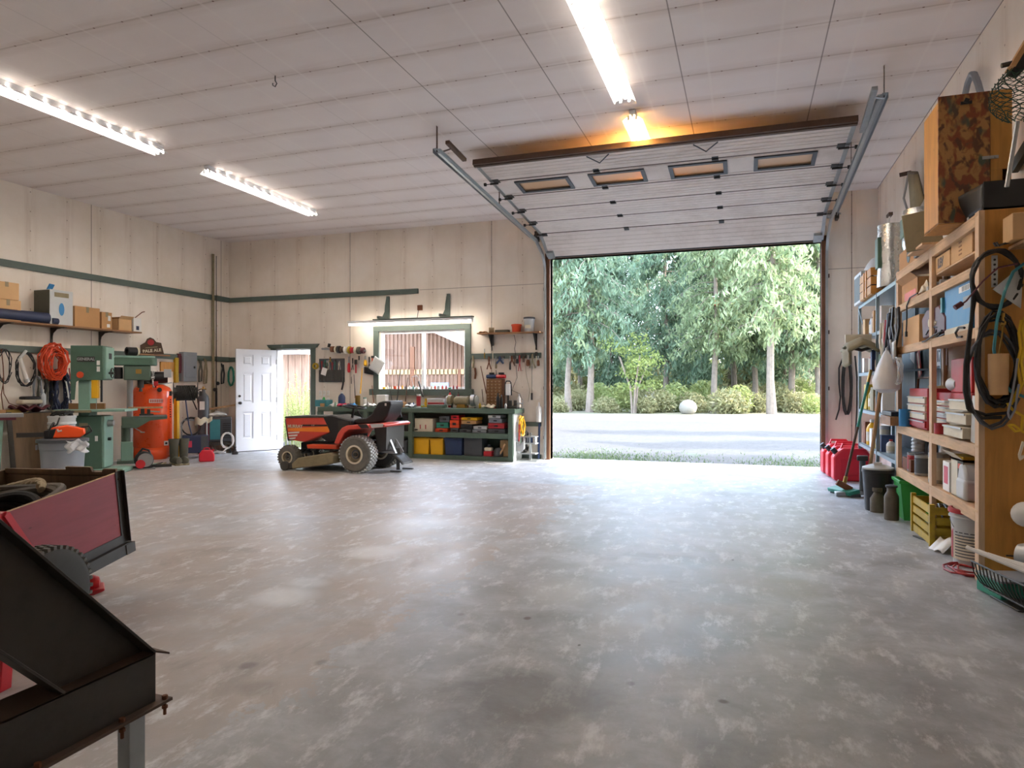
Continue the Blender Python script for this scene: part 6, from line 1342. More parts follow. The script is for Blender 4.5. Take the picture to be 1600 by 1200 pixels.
# bench end: hanging stuff
xe = xb+.02
def pe(v, y=YT+.25): return Vector((xe+.05, y, PY(812, v, y).z))
q = thing('hose_nozzle_set', 'yellow ratchet straps hanging on the right end of the workbench', 'straps', pe(655, YT+.3)); B().tube(coil((0,0,-.12), EY, EZ, .09, .16, 3, .15, 5, 12, .03), .016, 6).ob('strap', 'yellow', q); B().box(-.02,.03,-.03,.04,-.2,-.1).ob('buckle', 'brass', q)
for i, (v, m, lab) in enumerate([(668, 'steel', 'steel square hanging on the bench end panel'), (672, 'red_dull', 'red handled tool hanging on the bench end panel'), (676, 'machine_green_light', 'pale green hose end hanging on the bench end panel')]):
    p = pe(v, YT+.06+.1*i); onew(B().tube([p+Vector((0,0,.1)), p, p-Vector((0,.02,.2))], .014, 6), 'end_tool', m, lab, 'hand tool')
onew(B().tube(coil(pe(690, YT+.42)+Vector((.04,0,0)), EY, EZ, .1, .18, 3, .1, 8, 12, .02), .013, 6), 'hose_loop', 'black_rubber', 'black hose loop hanging at the back of the bench end', 'hose')
q = thing('wire_rack', 'grey metal tool stand on the floor between the bench and door post', 'stand', (PY(829, 600, 11.72).x, 11.72, 0))
B().box(-.2,.18,-.2,.16,0,.02).ob('base_plate', 'galv', q); B().box(-.02,.02,-.02,.02,.02,.5).ob('post', 'galv', q); b = B()
for z in (.12, .3, .42): b.box(-.16,.12,-.1,.1,z,z+.02)
b.ob('rack_shelf', 'steel', q); 
for i in range(4): B().cyl((-.12+.07*i,0,.32),(-.12+.07*i,.0,.42+.0*i),.025,n=10).ob('canister', ['white','grey','dark_blue','grey_light'][i], q)
p = PY(842, 690, YB-.1); q = one(B().lathe([(.05,0),(.055,.02),(.055,.25),(.02,.32),(.02,.36)], n=14), 'white_canister', 'white', 'white spray bottle on the low batten beside the door post', 'bottle', (p.x, YB-.1, .685))
onew(B().cyl((PY(842,705,YB-.1).x, YB-.12, 0.02), (PY(842,705,YB-.1).x+.01, YB-.1, .66), .022, n=8), 'blue_pipe', 'dark_blue', 'blue pipe standing upright beside the door post', 'pipe')
onew(B().sheet(lambda a, b_: PY(806+14*a, 690+14*b_+4*sin(a*4), YT+.1), 4, 4), 'canvas_sheet', 'grey_light', 'pale sheet metal offcut leaning on the bench end', 'sheet metal', solid=.008)
q = onew(B().tube([PZ(u, v, .01) for u, v in [(756, 722.0), (762, 724), (772, 726), (786, 726), (800, 724)]], .007, 5), 'floor_cable', 'white', 'white cord trailing on the floor in front of the bench', 'cord')
# ================================================================ RIGHT OF THE DOOR: BLACK BELTS
for cx, ru, v0, v1, r, m, lab in [(1323.5, 5.5, 560, 646, .022, 'black_rubber', 'heavy black rubber belt hanging on the wall right of the door opening')]:
    c = PY(cx, (v0+v1)/2, YB-.08); onew(B().tube(coil(c, EX, EZ, .06, PY(cx, v0, YB-.08).z-c.z, 3, .03, 3, 18, .03), r, 7), 'rubber_belt', m, lab, 'belt')
onew(B().tube([PY(u, v, YB-.08) for u, v in [(1318, 556), (1311, 575), (1311, 600), (1313, 620), (1311, 640), (1306, 656)]], .012, 6), 'air_hose', 'black_rubber', 'thin black hose hanging left of the heavy belt', 'hose')
onew(B().tube([PY(u, v, YB-.08) for u, v in [(1329, 556), (1330, 580), (1329, 605)]], .012, 6), 'short_cord', 'grey', 'grey cord hanging right of the heavy belt', 'cord')
onew(B().tube([PY(u, v, YB-.08) for u, v in [(1336, 556), (1339, 590), (1339, 640), (1336, 690)]], .012, 6), 'long_cord', 'black_rubber', 'long black cable hanging in the right back corner', 'cable')
# ================================================================ RIGHT WALL: PINE SHELVING UNIT
XF = 1.50; XBk = XR-.012; YE = 5.42; YA = 8.02
t = thing('pine_shelving', 'tall pine shelving unit with a solid board end along the right wall', 'shelving unit', (XF, YE, 0)); o3 = t.location
def rp(b, name, mat, **k): return shift(b, o3).ob(name, mat, t, **k)
rp(B().box(XF+.035, XBk, YE, YE+.02, 0, 2.53), 'end_panel', 'amber_ply', bev=.002)
for y in (YE, 6.66, YA): rp(B().box(XF, XF+.038, y, y+.085, 0, 2.53), 'post', 'pine_z', bev=.003)
for y in (6.66, YA): rp(B().box(XBk-.04, XBk, y, y+.085, 0, 2.53), 'post', 'pine_z', bev=.003)
LV = {0: .49, 1: .935, 2: 1.74, 3: 2.17, 4: 2.52}
LH = {0: .09, 1: .085, 2: .075, 3: .07, 4: .085}
for i, z in LV.items():
    rp(B().box(XF-.002, XBk, YE+.022, YA+.08, z-.02, z-.003), 'shelf_board', 'pine_y')
    for (ya_, yb_) in ((YE+.086, 6.658), (6.747, YA-.002)): rp(B().box(XF, XF+.036, ya_, yb_, z-LH[i], z), 'shelf_lip', 'pine_y', bev=.003)
rp(B().box(XBk-.008, XBk-.0, YE+.03, YA, .02, 2.4), 'back_sheet', 'ply_y')
rp(B().box(XF+.03, XBk-.05, 5.55, 6.64, 2.275, 2.288), 'loose_board', 'pine_y')
def rbx(u0, u1, v, z, dep, x=XF+.03):
    ya_, yb_ = PX(u1, 600, x).y, PX(u0, 600, x).y; h = PX((u0+u1)/2, v, x).z-z; return (x+dep/2, (ya_+yb_)/2, z+.001), (dep, yb_-ya_, h)
def rcart(lab, u0, u1, v, z, dep, mat, x=XF+.03, **k):
    c, d = rbx(u0, u1, v, z, dep, x); return carton('cardboard_box', lab, c, d, mat=mat, **k), d
# level 3/loose board
q, d = rcart('cardboard box marked LEV lying on the loose upper board', 1454, 1484, 399, 2.289, .26, 'cardboard_light', tape=False)
text('LEV', .10, 'brown_steel', q, (-d[0]/2-.001, -.03, d[2]*.5), WNX, bold=.006)
q, d = rcart('tall cardboard box with a black slash logo near the end board, upper level', 1486, 1519, 360, 2.289, .3, 'cardboard_light', tape=False)
text('////', .06, 'cardboard_dark', q, (-d[0]/2-.001, .05, d[2]*.25), WNX) if False else None
B().box(-.12, -.03, -d[1]/2-.001, -d[1]/2, d[2]*.62, d[2]*.92).ob('logo', 'black', q, flat=True); B().bar((-.11, -d[1]/2-.002, d[2]*.68), (-.04, -d[1]/2-.002, d[2]*.88), .004, .02).ob('logo_stroke', 'cardboard_light', q, flat=True)
b = B()
for i in range(4): b.box(-.1, -.04, -d[1]/2-.001, -d[1]/2, d[2]*.1+i*.018, d[2]*.1+i*.018+.006)
for i in range(6): b.box(-d[0]/2-.001, -d[0]/2, -.02, .06, d[2]*.15+i*.03, d[2]*.15+i*.03+.012)
b.ob('printing', 'cardboard_dark', q, flat=True)
q, d = rcart('orange-topped open box with cloth on the upper shelf at the far end', 1409, 1434, 440, LV[3], .2, 'cardboard', tape=False, open_=True)
B().box(-d[0]/2-.001, -d[0]/2, -d[1]*.4, d[1]*.3, .02, d[2]*.5).ob('paper_label', 'orange_dull', q, flat=True)
c, d = rbx(1434, 1442, 433, LV[3], .1); one(B().sheet(lambda a, b_: (.1*(a-.5), .16*(b_-.5), .03+.1*sin(pi*a)*sin(pi*b_)+.015*sin(a*15)), 6, 6), 'crumpled_paper', 'paper', 'crumpled pale cloth beside the orange-topped box', 'cloth', c, solid=.01)
for i, u in enumerate((1456, 1463, 1470, 1477)):
    y = PX(u, 600, XF+.1).y; one(B().lathe([(.001,0),(.035,0),(.035,.3),(.001,.3)], (0,0,.036), 'x', 12), 'paper_roll', 'grey_light', 'white roll lying end-on under the loose board, %s' % ['farthest', 'second', 'third', 'nearest'][i], 'roll', (XF+.06, y, LV[3]), group='white rolls on the upper shelf')
# top board goods
q, d = rcart('pink-grey carton on top of the pine shelving', 1481, 1498, 333, LV[4], .12, 'cardboard_light', x=XF+.02, tape=False)
q, d = rcart('white and blue carton on top of the pine shelving beside the black bin', 1500, 1513, 316, LV[4], .1, 'white', x=XF+.02, tape=False); B().box(-d[0]/2-.001,-d[0]/2,-d[1]*.3,d[1]*.3,.05,.12).ob('printing','dark_blue',q,flat=True)
q = thing('metal_clamp_tray', 'grey metal clamp tray on top of the pine shelving', 'tray', (XF+.12, PX(1462, 600, XF+.1).y, LV[4]+.001)); B().box(-.14,.1,-.28,.25,0,.02).ob('tray','dark_steel',q); B().box(-.12,-.09,-.1,.1,.02,.12).box(-.04,-.01,-.1,.1,.02,.1).ob('clamp_jaw','steel',q); B().cyl((-.16,0,.07),(.05,0,.07),.012).ob('screw','steel',q)
q = thing('plank_stack', 'reddish board lying on top of the pine shelving', 'board', (XF+.02, PX(1455, 600, XF).y, LV[4]+.001)); 
q.location = (XF-.02, PX(1448, 600, XF).y, LV[4]+.001); B().box(-.1,.12,-.3,.25,0,.018).ob('board','pine_y',q)
q.location.z = LV[4]-.0; q.location.x = XF+.0
# black bin on the end panel
q = thing('black_sheet_bin', 'open-ended black sheet metal bin on top of the end board', 'bin', (XF+.25, YE+.2, 2.533))
b = B().box(-.22, .23, -.2, -.19, 0, .19).box(-.22,.23,.19,.2,0,.19).box(-.22,.23,-.2,.2,0,.01); b.ob('bin_body', 'black', q)
b = B(); b.sheet(lambda a, c: (-.22-.07*sin(pi*c*.5)*(a), -.19+.38*a, .01+.17*c), 10, 6); b.ob('curled_side', 'dark_steel', q, solid=.006)
# big camo cabinet
cx0, cx1, cy0, cy1, cz0, cz1 = 1.345, 1.80, 5.76, 6.2, 2.56, 3.46
q = thing('camouflage_cabinet', 'tall plywood cabinet with a brown and green camouflage painted door on top of the shelving', 'cabinet', (cx0, cy0, cz0-.035)); o4 = q.location
def cpp(b, n, m, **k): return shift(b, o4).ob(n, m, q, **k)
cpp(B().box(cx0, cx0+.015, cy0+.02, cy1, cz0-.03, cz1-.03), 'side_panel', 'amber_ply'); cpp(B().box(cx1-.015, cx1, cy0+.02, cy1, cz0-.03, cz1-.03), 'side_panel', 'amber_ply'); cpp(B().box(cx0+.015, cx1-.015, cy1-.01, cy1, cz0-.03, cz1-.03), 'back_panel', 'amber_ply')
cpp(B().box(cx0+.015, cx1-.015, cy0+.02, cy1, cz1-.045, cz1-.03), 'top_panel', 'amber_ply'); cpp(B().box(cx0, cx1, cy0+.02, cy1, cz0-.035, cz0-.02), 'bottom_panel', 'amber_ply')
def camo():
    k = NT('camouflage'); v = k.coord((1, 1, .7)); n1 = k.noise(v, 13, 3, .5, .4); n2 = k.noise(k.coord((1,1,.7), (5, 3, 1)), 14, 3, .5, .4); n3 = k.noise(k.coord((1,1,.6), (9, 1, 7)), 7, 2, .5, .3)
    col = k.mix(k.ramp(n1, (.46, 0.0), (.56, 1.0)), lin('b3824a'), lin('8a4a2c')); col = k.mix(k.ramp(n2, (.52, 0.0), (.60, 1.0)), col, lin('63402c')); col = k.mix(k.ramp(n3, (.56, 0.0), (.62, .95)), col, lin('475646'))
    k.l(col, k.bs.inputs['Base Color']); k.bs.inputs['Roughness'].default_value = .5; MATS['camouflage'] = k.m
camo()
dr = cpp(B().box(cx0-.005, 1.665, cy0, cy0+.018, cz0-.03, cz1), 'door', 'camouflage', bev=.002)
p = Vector((cx0+.17, cy0-.01, cz1-.07)); bb_ = B().cb(p, (.07,.01,.02)).cb(p+Vector((.0,-.008,.012)), (.03,.014,.03), (0,.4,0)); shift(bb_, o4).ob('clasp', 'black', dr)
cpp(B().box(1.668, cx1, cy0, cy0+.018, cz0+.33, cz1), 'frame_board', 'amber_ply', bev=.002); cpp(B().box(1.668, cx1-.06, cy0, cy0+.018, cz0-.03, cz0+.33), 'frame_board', 'amber_ply', bev=.002)
p = Vector((1.665, cy0-.004, cz0+.42)); shift(B().cb(p, (.1,.006,.022)).cyl(p+Vector((.03,-.01,0)), p+Vector((.03,0,0)), .008), o4).ob('hasp', 'steel', q)
# bent pipe above cabinet, net, antenna
onew(B().tube([PX(u, v, XR-.06) for u, v in [(1508, 148), (1512, 130), (1518, 116), (1522, 116), (1528, 130), (1533, 148)]], .028, 8), 'bent_pipe', 'grey', 'grey pipe bent into a narrow arch on the right wall behind the camouflage cabinet', 'pipe')
a = PY(1573, 292, 5.3); b_ = PY(1590, 190, 5.3)
q = thing('landing_net', 'long-handled green mesh landing net standing on the shelving by the right edge', 'landing net', a); dd = b_-a
B().cyl((0,0,0), dd, .014, n=10).ob('handle', 'steel', q)
top = PY(1596, 95, 5.3)-a; b = B(); L = top-dd; n_ = 26
for j in range(9):
    pts = []
    for i in range(14):
        s = i/13; w_ = .17*sin(pi*min(1, .05+s*.9)**.8); th = j/9*2*pi; pts.append(dd+L*s+Vector((w_*cos(th+.5*sin(s*9)), w_*.5*sin(th), .0)))
    b.tube(pts, .0035, 4)
for i in range(1, 14):
    s = i/14; w_ = .17*sin(pi*min(1, .05+s*.9)**.8); b.tube([dd+L*s+Vector((w_*cos(k_*pi/8), w_*.5*sin(k_*pi/8), .012*(-1)**k_)) for k_ in range(16)], .003, 4, closed=True)
b.ob('mesh', 'net', q)
q = thing('ceiling_bracket', 'dark steel bracket hanging at the top right corner of the picture', 'bracket', PY(1590, 90, 5.3)); 
B().cb((.03,0,.06), (.03,.12,.3), (0,.5,0)).ob('arm', 'cardboard', q); B().cb((.08,.02,.09), (.06,.14,.4), (0,.45,0)).ob('plate', 'black', q); B().cyl((-.09,0,-.04), (.05,0,-.02), .016).ob('pin', 'dark_steel', q); B().box(.09,.12,-.02,.02,.1,.72).ob('hanger', 'black_steel', q)
onew(B().bar(PX(1585, 262, XR-.03), PX(1620, 205, XR-.03), .04, .09, up=(0,0,1)), 'green_brace', 'green_trim', 'green painted batten on the right wall behind the net handle', 'batten')
# tilted foam panel, stool frame, fishing pole, insulation rolls
c = PX(1447, 345, 1.58); q = thing('foam_panel', 'square tan foam panel tilted on top of the shelving in front of the camouflage cabinet', 'panel', (1.47, PX(1447, 372, 1.5).y-.1, LV[4]+.001), 0, rot=(0, -.12, -.25)); B().box(-.14, .14, -.012, .012, 0, .33).ob('foam_sheet', 'khaki', q, bev=.008)
q = thing('folded_stool', 'folded metal stool frame hanging on the right wall above the insulation rolls', 'stool', PX(1430, 270, XR-.1)); o5 = q.location
def sp(pts, r, n, m): return shift(B().tube([PX(u, v, x) for u, v, x in pts], r, 7), o5).ob(n, m, q)
sp([(1420, 270, 1.85), (1412, 310, 1.8), (1423, 345, 1.85)], .013, 'frame_leg', 'steel'); sp([(1420, 270, 1.85), (1432, 270, 1.85), (1442, 310, 1.87)], .02, 'frame_leg', 'rubber_brown')
shift(B().add([PX(1420, 272, 1.84), PX(1433, 272, 1.84), PX(1442, 312, 1.86), PX(1425, 345, 1.86)], [(0,1,2,3)]), o5).ob('seat_panel', 'khaki', q, solid=.02); shift(B().bar(PX(1408, 273, 1.80), PX(1421, 270, 1.93), .04, .05), o5).ob('wall_hook', 'brown_steel', q)
a = PX(1383, 420, 1.86); b_ = PX(1390, 336, 1.86); q = thing('pole_hook', 'thin white pole leaning on the right wall with a bracket at its top', 'pole', a); B().cyl((0,0,0), b_-a, .012, n=8).ob('pole', 'white', q); B().cb(b_-a, (.05,.18,.04)).ob('top_bracket', 'brown_steel', q); B().cyl((b_-a)*.66, (b_-a)*.7, .016, n=8).ob('yellow_band', 'yellow', q)
for i, (u0, u1, v0, v1, w_) in enumerate([(1392, 1408, 360, 414, 0), (1409, 1440, 348, 398, 1)]):
    xr = (1.7, 1.62)[i]; ya_, yb_ = PX(u1, 600, xr).y, PX(u0, 600, xr).y; z0, z1 = 2.53, PX(u0, v0, xr).z
    z0 = LV[4]+.002 if not w_ else LV[4]+.20; r = .12
    q = thing('insulation_roll', ['silvery insulation roll with a green wrapper on the metal rack, the farther one', 'silvery plastic-wrapped insulation roll with a green wrapper on the brown box'][i], 'insulation roll', ((1.66, 1.68)[i], (ya_+yb_)/2-(.0, .12)[i], z0)); r = min(.16, (yb_-ya_)/2*.8)
    n_ = 24; bb = B(); rn = random.Random(i); bb.lathe([(.001,0)]+[(r*(1+rn.uniform(-.05,.05)), (z1-z0)*k_/8) for k_ in range(9)]+[(.001, z1-z0)], n=20); bb.ob('roll', 'foil', q)
    B().box(-r-.01, 0, -r*.6, r*.5, (z1-z0)*.3, (z1-z0)*.8).ob('wrapper', 'machine_green', q, bev=.01)
c, d = rbx(1402, 1436, 392, LV[4], .34, XF+.02); q = carton('wooden_box', 'brown box with a round black opening on top of the shelving', c, (.34, d[1]*.8, .19), mat='cardboard', tape=False, cat='box')
B().lathe([(.06,-.004),(.07,-.004),(.07,.001)], (-.17, -.05, .1), 'x', 20).ob('opening_ring', 'black', q); B().lathe([(.001,-.003),(.06,-.003)], (-.17,-.05,.1), 'x', 20).ob('opening', 'brown_steel', q)
# level 2 goods
c, d = rbx(1476, 1519, 436, LV[2], .3); q = carton('blue_box', 'tall bright blue cardboard carton on the middle shelf near the end board', c, d, mat='blue', tape=False, cat='carton')
B().box(-d[0]/2-.001, -d[0]/2, -d[1]*.42, -d[1]*.05, d[2]*.72, d[2]*.83).ob('barcode_label', 'white', q, flat=True); B().box(-d[0]/2-.001, -d[0]/2, -d[1]/2+.002, d[1]/2-.002, .005, d[2]*.12).ob('bottom_band', 'cream', q, flat=True)
b = B()
for i in range(9): b.box(-d[0]/2-.002, -d[0]/2-.001, -d[1]*.40+i*.02, -d[1]*.40+i*.02+.009, d[2]*.73, d[2]*.82)
b.ob('barcode', 'grey_dark', q, flat=True); B().box(-d[0]/2-.001,-d[0]/2,-d[1]*.45,-d[1]*.2,d[2]*.4,d[2]*.62).ob('paper_label','grey',q,flat=True)
B().cb((-d[0]/2+.03, d[1]/2+.02, d[2]*.62), (.1,.05,.12)).ob('flap', 'teal_hose', q); B().cb((-.06, 0, d[2]+.01), (.2, d[1], .006), (0,.06,0)).ob('top_flap', 'grey_dark', q)
c, d = rbx(1438, 1474, 484, LV[2], .12, XF+.01); q = thing('tool_case', 'maroon tool case standing on the middle shelf beside the blue carton', 'tool case', (c[0], c[1], c[2]+.02)); w_ = d[1]/2
B().prism([(-w_,.02),(w_*.9,-.0),(w_,d[2]*.75),(w_*.6,d[2]),(-w_*.5,d[2]*1.0),(-w_,d[2]*.55)], 'x', -.05, .05).ob('case_body', 'maroon', q, bev=.015)
text('Milw', .07, 'cream', q, (-.052, -.07, d[2]*.45), WNX); B().cyl((-.056, w_*.25, d[2]*.5), (-.05, w_*.25, d[2]*.5), .035, n=16).ob('emblem', 'cream', q)
q, d = rcart('plain tan carton on the middle shelf at the far end', 1411, 1436, 496, LV[2], .3, 'cardboard_light', tape=False)
c, d = rbx(1440, 1470, 516, LV[2], .1, XF+.0); q = thing('wiring_tangle', 'tangle of dark wires and silver fittings in front of the maroon case', 'wires', (XF+.06, c[1], LV[2]+.003)); b = B()
b.tube(coil((0,0,.05), EY, EZ, .16, .05, 5, .5, 5, 9, .05), .007, 5); b.ob('wires', 'black', q); B().cyl((0,.12,.04),(0,.2,.05),.03).cyl((-.02,-.05,.03),(0,.03,.04),.028).ob('fitting', 'steel', q)
onew(B().tube([(XF-.012, PX(u, 600, XF).y, PX(u, v, XF).z) for u, v in [(1436, 458), (1424, 465), (1419, 478), (1419, 500), (1418, 520)]], .007, 6).cb((XF-.012, PX(1418, 600, XF).y, PX(1418, 522, XF).z), (.02,.03,.05)), 'plug_cord', 'black', 'black plug lead dangling over the front edge of the upper shelf', 'cord')
onew(B().tube([(XF-.015, PX(u, 600, XF).y, PX(u, v, XF).z) for u, v in [(1475, 516), (1462, 524), (1450, 532), (1444, 534)]], .007, 6), 'loose_cord', 'black', 'black lead hanging over the middle shelf edge', 'cord')
onew(B().tube([(XF-.02, PX(u, 600, XF).y, PX(u, v, XF).z) for u, v in [(1512, 512), (1503, 512), (1498, 520), (1501, 527), (1508, 526)]], .009, 6), 'iron_hook', 'dark_steel', 'dark iron hook hanging at the middle shelf edge by the blue carton', 'hook')
# stickers / plate in the tall bay
p = PX(1468, 560, XBk-.02); q = thing('number_plate', 'white plate numbered 173 fixed inside the tall shelf bay', 'number plate', (XBk-.016, PX(1468, 560, XBk-.02).y, PX(1468, 572, XBk-.02).z)); B().box(-.004,.004,-.27,.22,0,.2).ob('plate', 'white', q, bev=.004); text('173', .17, 'black', q, (-.006, -.02, .1), WNX, bold=.003)
for i, (u, v, m, lab) in enumerate([(1427, 556, 'white', 'white sticker sheet pinned inside the tall shelf bay'), (1436, 568, 'red_dull', 'red and white slanting sticker inside the tall shelf bay')]):
    p = PX(u, v, XBk-.02-.01*i); q = one(B().box(-.002,.002,-.16,.16,-.08,.08), 'sticker', m, lab, 'sticker', p, rot=(.3+.9*i, 0, 0))
    if i: B().box(-.004,-.002,-.14,.14,-.03,.03).ob('sticker_band', 'cream', q)
# tool chests
def chest(name, lab, u0, u1, v, z, dep, mat, rows, fm, x=XF+.05):
    c, d = rbx(u0, u1, v, z, dep, x); q = thing(name, lab, 'tool chest', c); w_, h = d[1]/2, d[2]
    B().box(-dep/2, dep/2, -w_, w_, 0, h).ob('chest_body', mat, q, bev=.006)
    for i in range(rows):
        z0 = .02+(h*.78)*i/rows; z1 = .02+(h*.78)*(i+1)/rows-.012
        dr = B().box(-dep/2-.018, -dep/2, -w_+.02, w_-.02, z0, z1).ob('drawer', fm[i % len(fm)], q, bev=.003); B().box(-dep/2-.03, -dep/2-.018, -w_+.03, w_-.03, z1-.014, z1-.004).ob('drawer_pull', 'steel', dr)
    return q, d
q, d = chest('tool_chest', 'red tool chest with cream drawer fronts on the lower shelf, farther one', 1421, 1449, 607, LV[1], .3, 'red_dull', 4, ['red_dull', 'cream', 'cream', 'cream'])
B().tube([(-.1, -d[1]*.35, d[2]), (-.1, -d[1]*.3, d[2]+.1), (-.1, d[1]*.3, d[2]+.1), (-.1, d[1]*.35, d[2])], .01, 6).ob('handle', 'brown_steel', q)
q, d = chest('tool_chest', 'red tool chest with pale drawers stepping out near the end board', 1460, 1518, 614, LV[1], .26, 'red_dull', 5, ['red_dull', 'cream', 'grey_light', 'cream', 'cream'], x=XF+.12)
q2 = thing('drawer_box', 'cream sided open drawer box in front of the nearer red tool chest', 'drawer box', (XF+.06, PX(1502, 600, XF+.03).y, LV[1]+.001)); 
for i in range(3): dq = B().box(-.09+.02*i, .05, -.26, .24, .02+.1*i, .10+.1*i).ob('drawer', 'cream', q2, bev=.004); B().box(-.10+.02*i, -.09+.02*i, -.25, .23, .088+.1*i, .1+.1*i).ob('drawer_pull', 'steel', dq)
c, d = rbx(1486, 1518, 553, LV[1]+.38, .14, XF+.18); one(B().box(-.07,.07,-d[1]/2,d[1]/2,0,d[2]), 'red_case', 'red', 'upright red case standing on the nearer tool chest', 'case', (c[0], c[1], LV[1]+PX(1489, 614, XF+.12).z-LV[1]+.002), bev=.008)
for i, (u, v, m, lab, s) in enumerate([(1471, 606, 'rope', 'tangle of tan cord on top of the nearer red tool chest', 1), (1490, 600, 'grey_light', 'pale blue-grey polisher lying on the nearer red tool chest', 2)]):
    p = PX(u, v+7, XF+.2); zc = PX(1489, 614, XF+.12).z+.003
    if s == 1: one(B().tube(coil((0,0,.03), EX, EY, .09, .09, 6, .4, 7, 9, .02), .01, 5), 'cord_tangle', m, lab, 'cord', (XF+.22, p.y, zc))
    else: one(B().lathe([(.001,-.14),(.05,-.12),(.07,0),(.06,.1),(.001,.14)], (0,0,.07), 'y', 16), 'polisher', m, lab, 'polisher', (XF+.22, p.y, zc))
c, d = rbx(1409, 1420, 620, LV[1]+.11, .08, XF-.02)
q = thing('wooden_ledge', 'short brown wooden ledge jutting out at the far end of the lower shelf', 'ledge', (XF-.02, PX(1400, 655, XF-.02).y, LV[1]+.001)); B().box(-.1,.1,-.26,.26,0,.09).ob('board','shelf_board',q,bev=.003)
q = one(B().box(-.08,.08,-.25,.25,0,.045), 'battery_charger', 'black', 'flat black box on the brown ledge', 'box', (XF-.02, PX(1398, 640, XF-.02).y, LV[1]+.093), bev=.006)
can('paint_can', 'small blue can standing at the far end of the lower shelf', (XF-.0, PX(1414, 600, XF).y, LV[1]+.002), .055, .17, 'blue')
can('paint_can', 'small red tin between the drawer box and the farther chest', (XF+.06, PX(1466, 600, XF+.03).y, LV[1]+.001), .06, .09, 'red_dull')
q = one(B().box(-.01,.01,-.05,.05,0,.33), 'steel_square', 'grey_light', 'pale upright plate leaning beside the drawer box at the end board', 'plate', (XF+.03, 5.62, LV[1]+.001), rot=(.12,0,0))
# bottom shelf goods
G0 = LV[0]
q, d = rcart('small reddish box at the far end of the bottom shelf', 1410, 1423, 716, G0, .16, 'rust', tape=False)
cans = [(1431, 712, .075, 'grey', 'red_dull', 'paint can with a red label on the bottom shelf, farthest'), (1443, 716, .075, 'steel', 'grey_dark', 'silver paint can with a bail handle on the bottom shelf'), (1467, 713, .08, 'steel', 'cream', 'paint can with a cream label behind the middle post')]
for u, v, r, m, l, lab in cans:
    p = PX(u, 600, XF+.1); h = PX(u, v, XF+.03).z-G0; can('paint_can', lab, (XF+.1, p.y, G0+.001), r, h, m, l, bail=True)
q = thing('filter_stack', 'stack of white ribbed pipe insulation on the bottom shelf', 'pipe insulation', (XF+.25, PX(1437, 600, XF+.25).y, G0+.001)); b = B()
b.lathe([(.001,0)]+[(.07+.012*(i % 2), i*.018) for i in range(22)]+[(.001,.39)], n=16); b.ob('ribbed_tube', 'white', q)
q, d = rcart('white canister box with pink print on the bottom shelf', 1473, 1483, 721, G0, .1, 'white', tape=False, cat='carton'); B().box(-d[0]/2-.001,-d[0]/2,-d[1]*.3,d[1]*.3,.06,.2).ob('printing','pink_red',q,flat=True)
q, d = rcart('pale green and yellow carton with torn top on the bottom shelf', 1486, 1505, 716, G0, .2, 'cream', tape=False, cat='carton', open_=True); B().box(-d[0]/2-.001,-d[0]/2,-d[1]*.5,-d[1]*.05,d[2]*.3,d[2]*.95).ob('printing','olive',q,flat=True); B().box(-d[0]/2-.002,-d[0]/2-.001,-d[1]*.45,-d[1]*.1,d[2]*.75,d[2]*.88).ob('printing','orange_dull',q,flat=True); B().box(-.1,.1,-d[1]/2,d[1]/2,d[2]-.02,d[2]+.02).ob('yellow_lid','yellow_dirty',q)
q = thing('water_jug', 'translucent white plastic jug on the bottom shelf near the end board', 'jug', (XF+.08, PX(1509, 600, XF+.05).y, G0+.001)); B().box(-.07,.07,-.11,.11,0,.16).ob('jug_body', 'grey_light', q, bev=.025); B().prism([(-.11,.14),(.11,.14),(.06,.26),(-.0,.27),(-.06,.24)], 'x', -.06, .06).ob('jug_shoulder', 'grey_light', q, bev=.02); B().cyl((0,.03,.26),(0,.03,.3),.025).ob('cap', 'green_plastic', q)
q = one(B().box(-.06,.06,-.05,.05,0,.25), 'pink_packet', 'pink_red', 'pink and white packet against the end post on the bottom shelf', 'packet', (XF+.09, 5.56, G0+.001), bev=.012)
for i, u in enumerate((1452, 1458, 1476)):
    bottle('white_bottle', 'dark bottle at the back of the bottom shelf, %s' % ['farthest', 'middle one', 'nearest'][i], (XF+.32, PX(u, 600, XF+.32).y, G0+.001), .045, .36, ['black', 'grey_dark', 'white'][i], 'black')
for i, (y, z) in enumerate([(7.3, G0), (7.0, G0)]): can('paint_can', 'dented brown paint can at the back of the bottom shelf, %s' % ['far one', 'near one'][i], (XF+.3, y, z+.001), .08, .2, 'rust', 'cream')

# ---- floor under the shelving
p = PZ(1427, 822); q = tub('plastic_bucket', 'bright green square plastic bucket on the floor under the shelving', (XF+.10, PX(1427, 600, XF+.1).y, 0), (.30, .36, .40), 'green_plastic', taper=.72, cat='bucket')
for i, m in enumerate(['cardboard', 'dark_steel', 'orange_dull']): B().bar((-.06+.05*i,-.1,.3), (.02+.04*i,.12,.46), .03, .04).ob('contents', m, q)
q = thing('milk_crate', 'yellow wooden and plastic crate on the floor behind the middle post', 'crate', (XF+.17, 6.85, 0)); b = B()
W, Dp, H = .2, .33, .33
for s in (-1, 1):
    for i in range(4): b.box(s*W-.008, s*W+.008, -Dp, Dp, .01+i*.085, .07+i*.085)
    for i in range(4): b.box(-W, W, s*Dp-.008, s*Dp+.008, .01+i*.085, .07+i*.085)
b.box(-W, W, -Dp, Dp, 0, .01)
for sx_ in (-1, 1):
    for sy_ in (-1, 1): b.box(sx_*W-.02, sx_*W+.02, sy_*Dp-.02, sy_*Dp+.02, 0, H+.02)
b.ob('crate_body', 'yellow_dirty', q, flat=True); b = B()
for i in range(6): b.tube([(-.15+.06*i, -.2, .2+.02*(i % 3)), (-.1+.04*i, .05, .3), (.1-.03*i, .2, .26)], .008, 5)
